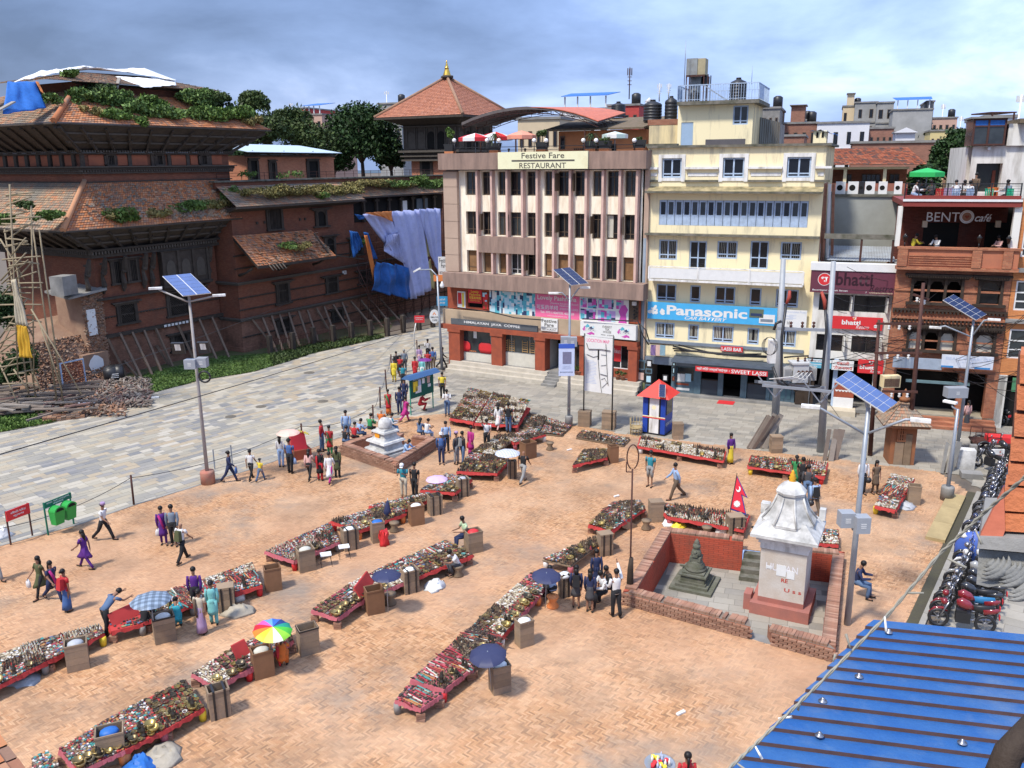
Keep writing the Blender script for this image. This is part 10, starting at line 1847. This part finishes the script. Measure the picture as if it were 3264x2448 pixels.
# ---------------- motorbikes ----------------
Ch_=mat((.35,.35,.37),.35,.9,var=.1,bump=0)
def bike(g,rz,c,seat,lab):
 o=em('motorbike',g,rz,lab,'motorbike','motorbikes parked along the gutter');mc=mat('bike_paint_'+c,(.2,.01,.015)if c=='r' else CC[c],.25,var=.1,bump=0,coat=.6,spec=.6)
 for x,nm in((-.65,'rear_wheel'),(.68,'front_wheel')):
  wh=MB().tube([(x+.27*mt_.cos(t),0,.3+.27*mt_.sin(t))for t in np.linspace(0,6.2832,17)],.055,7,cap=False).go('wheel',Bk,o);mb=MB().cyl((x,-.05,.3),(x,.05,.3),.07);[mb.beam((x,0,.3),(x+.25*mt_.cos(k*.785),0,.3+.25*mt_.sin(k*.785)),.02)for k in rgx(8)];mb.go('hub_and_spokes',Ch_,wh)
 MB().tube([(.22,0,.92),(.1,0,.93),(-.1,0,.85),(-.28,0,.78)],[.08,.17,.16,.06],9,el=.8).go('fuel_tank',mc,o);MB().tube([(-.2,0,.80),(-.5,0,.80),(-.85,0,.88)],[.1,.13,.08],8,el=.45).go('seat',seat,o);MB().tube([(-.55,0,.72),(-.85,0,.78),(-1.0,0,.84)],[.12,.1,.04],8,el=.7).go('tail_cowl',mc,o)
 MB().cbox((-.0,0,.45),(.42,.26,.34)).cbox((.05,0,.62),(.3,.2,.12)).go('engine',Bk,o);MB().tube([(.1,-.12,.35),(-.3,-.16,.28),(-.85,-.18,.38)],[.03,.04,.05],7).go('exhaust',Ch_,o)
 for s_ in(-.07,.07):MB().cyl((.68,s_,.3),(.42,s_,.95),.025).go('fork',Ch_,o)
 MB().tube([(.38,-.36,1.02),(.46,-.15,1.0),(.46,.15,1.0),(.38,.36,1.02)],.018,6).go('handlebar',Bk,o);MB().ball((.56,0,.88),.11,9,6).go('headlight',Ch_ if c=='k' else mc,o);MB().tube([(.95,0,.42),(.8,0,.6),(.6,0,.64),(.45,0,.55)],[.05,.06,.06,.03],6,el=.5).go('front_mudguard',mc,o)
 for s_ in(-.3,.3):MB().tube([(.42,s_,1.02),(.4,s_*1.1,1.18)],.008,4).ball((.4,s_*1.15,1.22),.06,7,4,ax=.3).go('mirror',Ch_,o)
 bx('number_plate',Rb,o,-1.02,-1.0,-.1,.1,.55,.68);return o
kdir=mt_.atan2(-kn[1],-kn[0]);b0_=np.array(k1)+kn*1.9
seatb=pm((.03,.17,.35))
D0=np.array(xy((3062,2005)))
bk=[('r','nearest dark red motorbike at the lower end of the row'),('r','red motorbike with blue saddle patch, second from the blue roof'),('k','black motorbike next above the red ones'),('k','black motorbike with two part saddle above the first black one'),('k','black motorbike with silver tank stripe, fifth in the row'),('e','silver grey tank motorbike in the middle of the row'),('k','black motorbike above the silver grey one'),('w','white fronted motorbike just below the blue covered one'),('k','black motorbike with chrome headlamp near the white one'),None,('k','black motorbike directly above the blue covered one'),('d','dark grey motorbike in the upper cluster'),('k','black motorbike third above the blue cover'),('n','navy motorbike in the upper cluster'),('k','black motorbike fifth above the blue cover'),('k','black motorbike by the NO PARKING sign'),('d','grey scooter like motorbike at the end of the visible row')]+[('kdnk'[i%4],'dark motorbike packed in the farthest part of the row beside the gutter')for i in rgx(9)]
for i,b in en(bk):
 p=D0-kd*(.62*i)+kn*rn.uniform(-.1,.1)
 if b:bike((p[0],p[1],0),kdir+.25+rn.uniform(-.08,.08),b[0],seatb if i==1 else Bk,b[1])
 else:
  o=em('covered_motorbike',(p[0],p[1],0),kdir+.2,'motorbike under a bright blue fabric cover with white top','motorbike');n=16;R_=[]
  for t,(rx_,ry_,z)in en(((1.0,.45,.05),(1.0,.42,.5),(.85,.33,.85),(.6,.2,1.02),(.2,.08,1.1))):R_.append([(rx_*mt_.cos(a)*(1+.05*mt_.sin(5*a)),ry_*mt_.sin(a)*(1+.08*mt_.sin(7*a)),z+.12*max(0,mt_.cos(a))*(z>.4))for a in[6.283*k/n for k in rgx(n)]])
  MB().loft(R_).go('cover',mat((.06,.12,.42),.5,var=.3,scale=3,bump=.3,bscale=6),o);MB().ball((.75,0,.98),.2,8,5,az=.5).go('white_hood',Wt,o)
for i,(x,y)in en(((3165,1345),(3215,1350),(3150,1500),(3190,1470))):q=G(x,y);bike(tpx(q),1.9,'k',Bk,'black motorbike parked before the brick cafe, %s'%('left one','right one','lower one near the sign','beside the cart')[i])
# ---------------- foreground: blue roof, brick pier, carved bracket, light string ----------------
ZR=11.6;rf=em('blue_corrugated_roof',G(2785,1975,ZR),0,'blue ribbed metal sheet roof with rusty ridges and screws in the near right corner','roof');o_=V3(G(2785,1975,ZR));pB=V3(G(2318,2470,ZR))-o_;rd_=(V3(G(3300,2025,ZR))-o_).normalized();Bl_=stained(mat((.012,.085,.28),.5,col2=(.035,.12,.29),scale=5,thr=.55,bump=.2,bscale=50,spec=.35),[((.16,.21,.27),1.6,.52,.72,.55,5),((.10,.075,.07),3,.64,.74,.7,9)]);Ri=mat((.10,.055,.05),.85,var=.4,scale=6);n=13;
for i in rgx(n+3):
 a=pB*(i/n);b=pB*((i+1)/n);f_=lambda t,h:a+(b-a)*t+Ve((0,0,h));e_=Ve((rd_*3.2));L1=a
 hh=.02;MB().add([f_(0,.0),f_(1,hh),f_(1,hh)+e_,f_(0,0)+e_],[(0,1,2,3)]).go('sheet_pan',Bl_,rf);MB().add([f_(1,hh+.001),f_(1.03,0),f_(1.03,0)+e_,f_(1,hh+.001)+e_],[(0,1,2,3)]).go('rib_side',Ri,rf)
for x,y in((1005,590),(740,770),(715,1020),(1222,265),(1760,1075)):p=V3(G(*f4(x,y),ZR+.02));s_=MB().lathe([(.024,0),(.024,.004),(.01,.008),(.01,.02),(0,.024)],10).go('screw',Ch_,rf,loc=p-o_)
def nearq(pts,D,dep,m_,nm,par):mb=MB();P_=[V3(RD(*p,D))-par.location for p in pts];k=P_[0]+par.location;k=Ve((k.x,k.y,0)).normalized()*dep;n=len(P_);return mb.add(P_+[p+k for p in P_],[tpx(rgx(n)),tpx(rgx(2*n-1,n-1,-1))]+[(i,i+n,(i+1)%n+n,(i+1)%n)for i in rgx(n)]).go(nm,m_,par)
Nb=mat((.50,.16,.06),.9,col2=(.36,.12,.06),scale=9,bump=.5,bscale=50);pi_=em('brick_pier',V3(RD(3205,1500,2.5)),0,'close orange brick pier edge cut by the right edge of the picture','pier')
for x,y0,y1 in((3250,1130,1222),(3240,1232,1306),(3232,1322,1390),(3220,1400,1468),(3212,1480,1545),(3200,1555,1628),(3186,1638,1692)):nearq([(x,y1),(x+2,y0),(3340,y0+8),(3340,y1+10)],2.5,.11,Nb,'brick',pi_)
nearq([(3200,1690),(3246,1130),(3350,1130),(3350,1700)],2.53,.05,Ru,'mortar_core',pi_);nearq([(3124,1708),(3200,1556),(3204,1690),(3196,1712)],2.49,.03,mat((.48,.14,.08),.9,var=.2,scale=6),'plaster_flank',pi_)
cb_=em('carved_stone_bracket',V3(RD(3130,1760,2.5)),0,'grey carved stone scroll bracket with overlapping feather lobes below the brick pier','bracket');nearq([(3114,1748),(3124,1712),(3340,1722),(3340,1768)],2.48,.3,Cn,'slab',cb_);gs_=mat((.27,.265,.25),.9,col2=(.17,.17,.155),scale=6,bump=.5,bscale=40)
nearq([(3112,1862),(3120,1752),(3340,1770),(3340,1930),(3268,1898),(3210,1862),(3150,1872)],2.51,.12,gs_,'block',cb_)
for cx,cy_,r0,k in((3140,1785,26,4),(3196,1800,40,4),(3225,1850,50,3)):
 for j in rgx(k):R_=r0+17*j;MB().tube([V3(RD(cx+R_*mt_.cos(a),cy_+R_*.75*mt_.sin(a),2.495))-cb_.location for a in np.linspace(-.25,1.75,10)],[.001,.004,.007,.009,.01,.01,.009,.007,.004,.001],7,el=.7).go('feather_lobe',gs_,cb_)
lg=[V3(RD(*q,2.2))for q in((3170,2520),(3215,2400),(3300,2310))];MB().tube([p-lg[0]for p in lg],[.03,.028,.026],8).go('wooden_rail',Wo,None,loc=lg[0],label='dark brown rail end in the bottom right corner',cat='rail')
ws=[(2290,2480,2.2),(2420,2360,2.25),(2600,2190,2.3),(2830,1960,2.35),(3000,1760,2.35),(3130,1640,2.3),(3290,1500,2.2)];wp=[V3(RD(*q))for q in ws];Lw_=mat((.33,.31,.25),.7,var=.3,scale=20);ls=em('light_string',wp[0],0,'twisted pale wire of small string lights crossing the near blue roof','string lights')
for ph in(0,3.14):
 pts=[]
 for i in rgx(len(wp)-1):
  for k in rgx(14):t=k/14;c_=wp[i].lerp(wp[i+1],t)-wp[0];a=(i*14+k)*1.1+ph;pts.append(c_+Ve((mt_.cos(a),0,mt_.sin(a)))*.0025)
 MB().tube(pts,.0028,5).go('twisted_strand',Lw_,ls)
for x,y,dx,dy in((2405,2375,25,45),(2480,2290,45,-5),(2555,2225,-12,40),(2655,2110,8,-25),(2710,2065,-14,-45),(2820,1965,5,48),(2945,1890,-50,0),(3020,1780,60,30),(3110,1690,20,45),(2345,2430,40,30)):a=V3(RD(x,y,2.3));b=V3(RD(x+dx,y+dy,2.3));MB().tube([a-wp[0],a.lerp(b,.6)-wp[0],b-wp[0]],[.0022,.003,.0035],6).go('bulb',Wt if dx%2 else Lw_,ls)
tr2(em('near_tile_roof',(0,0,0),0,'corner of an orange tiled roof at the bottom left corner','roof'),'roof_tiles',tpx(G(190,2600,6)),tpx(G(-60,2270,6)),tpx(G(-300,2350,6.6)),tpx(G(-100,2700,6.6)),8,6,Pt,lift=.03)
def sack(c,x,y,r_,m_,lab,h=.5,cat='sack'):
 g=V3(G(*c(x,y)));rr=rn.Random(x);n=14;R_=[]
 ta=.7 if h<1.5 else.15
 for t in(0,.25,.5,.75,.92,1):R_.append([(r_*(1.05-t*ta)*mt_.cos(a)*(.75+.5*rr.random()),r_*.8*(1.05-t*ta)*mt_.sin(a)*(.75+.5*rr.random()),h*r_*min(t,.8+.2*rr.random())*(.6+.6*rr.random()))for a in[6.283*k/n for k in rgx(n)]])
 MB().loft(R_).go(cat.replace(' ','_'),m_,None,loc=g,rot=rr.random()*3,label=lab,cat=cat)
Ju=mat((.42,.37,.29),.95,var=.3,scale=3,bump=.5,bscale=15)
for a in((f1,1430,1560,.62,Ju,'pile of folded pale sacks under the bottom left stall',.35),(f1,2100,290,.5,Ju,'crumpled pale sack heap near the lone open box',.6),(f1,2100,180,.2,Wh,'white plastic sack standing on the trinket stall box',2.8),(f1,200,880,.5,Gg,'grey and white plastic under the left stall',.3),(f1,1240,1659,.45,Ta,'blue plastic bag at the bottom edge',.7),(e2,1620,1440,.45,Wh,'white crumpled sheet on red cloth beside the squatting man',.6),(e2,1175,1070,.2,Rb,'red and white printed rice sack leaning on a slatted box',3.2),(e3,1740,890,.3,Wh,'white bag beside the yellow one below the statue stall',.9),(e3,1830,905,.38,Ye,'yellow printed bag lying below the statue stall',.6),(e3,2060,900,.35,Ju,'pale sack with black cloth below the statue stall',.9),(e4,835,830,.25,Wh,'white bucket bag next to the strapped box',1.8),(e5,950,1540,.5,Gg,'crumpled clear plastic below the narrow right stall',.4),(e1,20,1000,.4,Wh,'white sack heap cut by the left edge beside the red notice',1.2)):sack(*a)
for c,x,y,lab in((e2,1230,1590,'round cane stool under the centre navy umbrella'),(e2,1265,950,'blue topped cane stool among the boxes'),(e2,1825,1340,'low round cane stool of the squatting man'),(e3,1548,930,'grey cane stool left of the yellow bag'),(e3,2080,990,'dark cane stool right of the jute sack'),(e3,700,230,'blue topped cane stool right of the leaning boards'),(e3,725,1615,'orange bucket seat under the navy umbrella man')):
 MB().lathe([(.2,0),(.21,.05),(.11,.2),(.2,.36),(.21,.4),(0,.4)],12).go('cane_stool',Og if 'orange' in lab else Pl,None,loc=V3(G(*c(x,y))),label=lab,cat='stool')
for x,y,lab in((665,1250,'white square folding stool on wire legs, left one'),(825,1180,'white square folding stool on wire legs, right one')):
 o=em('wire_stool',G(*e2(x,y)),.3,lab,'stool');bx('seat',Wh,o,-.2,.2,-.17,.17,.44,.47);[MB().cyl((a,b,0),(a*.8,b*.8,.44),.01,n=5).go('leg',Bk,o)for a in(-.2,.2)for b in(-.17,.17)]
tr=em('bottle_tray',G(2103,2440,1.0),0,'round tray of bottles and snack packets at the bottom edge','tray');MB().lathe([(.3,0),(.36,.06),(.34,.06),(.28,.02),(0,.02)],18).go('tray',Sl,tr)
for k in rgx(16):a=k*2.4;r_=.06*mt_.sqrt(k);MB().lathe([(.03,0),(.03,.12),(.012,.15),(.012,.19)]if k%2 else[(.05,0),(.05,.1)],7).go('bottle' if k%2 else 'packet',[Rb,Wt,Ye,MC['pale_print']][k%4],tr,loc=(r_*mt_.cos(a),r_*mt_.sin(a),.03))
for x,y,lab in((2300-130,2275,'crushed clear plastic bottle lying on the bare bricks'),(1965,1583,'scrap of white paper on the plaza left of the man in teal'),(1815,1435,'paper scrap near the lone middle stall')):MB().cbox((0,0,.03),(.28,.09,.05),rz=.6).go('litter',Wt,None,loc=V3(G(x,y)),label=lab,cat='litter')
pg=V3(RD(*e4(1112,790),fl2(np.linalg.norm(np.array(ct)-O3))-1.2));o=em('pigeon',pg,.4,'dark pigeon perched on the left horn of the white shrine roof','pigeon');MB().tube([(0,.14,.0),(0,.05,.05),(0,-.06,.08),(0,-.1,.15)],[.015,.05,.045,.03],8).ball((0,-.11,.17),.03,8,5).go('body',Db_,o)
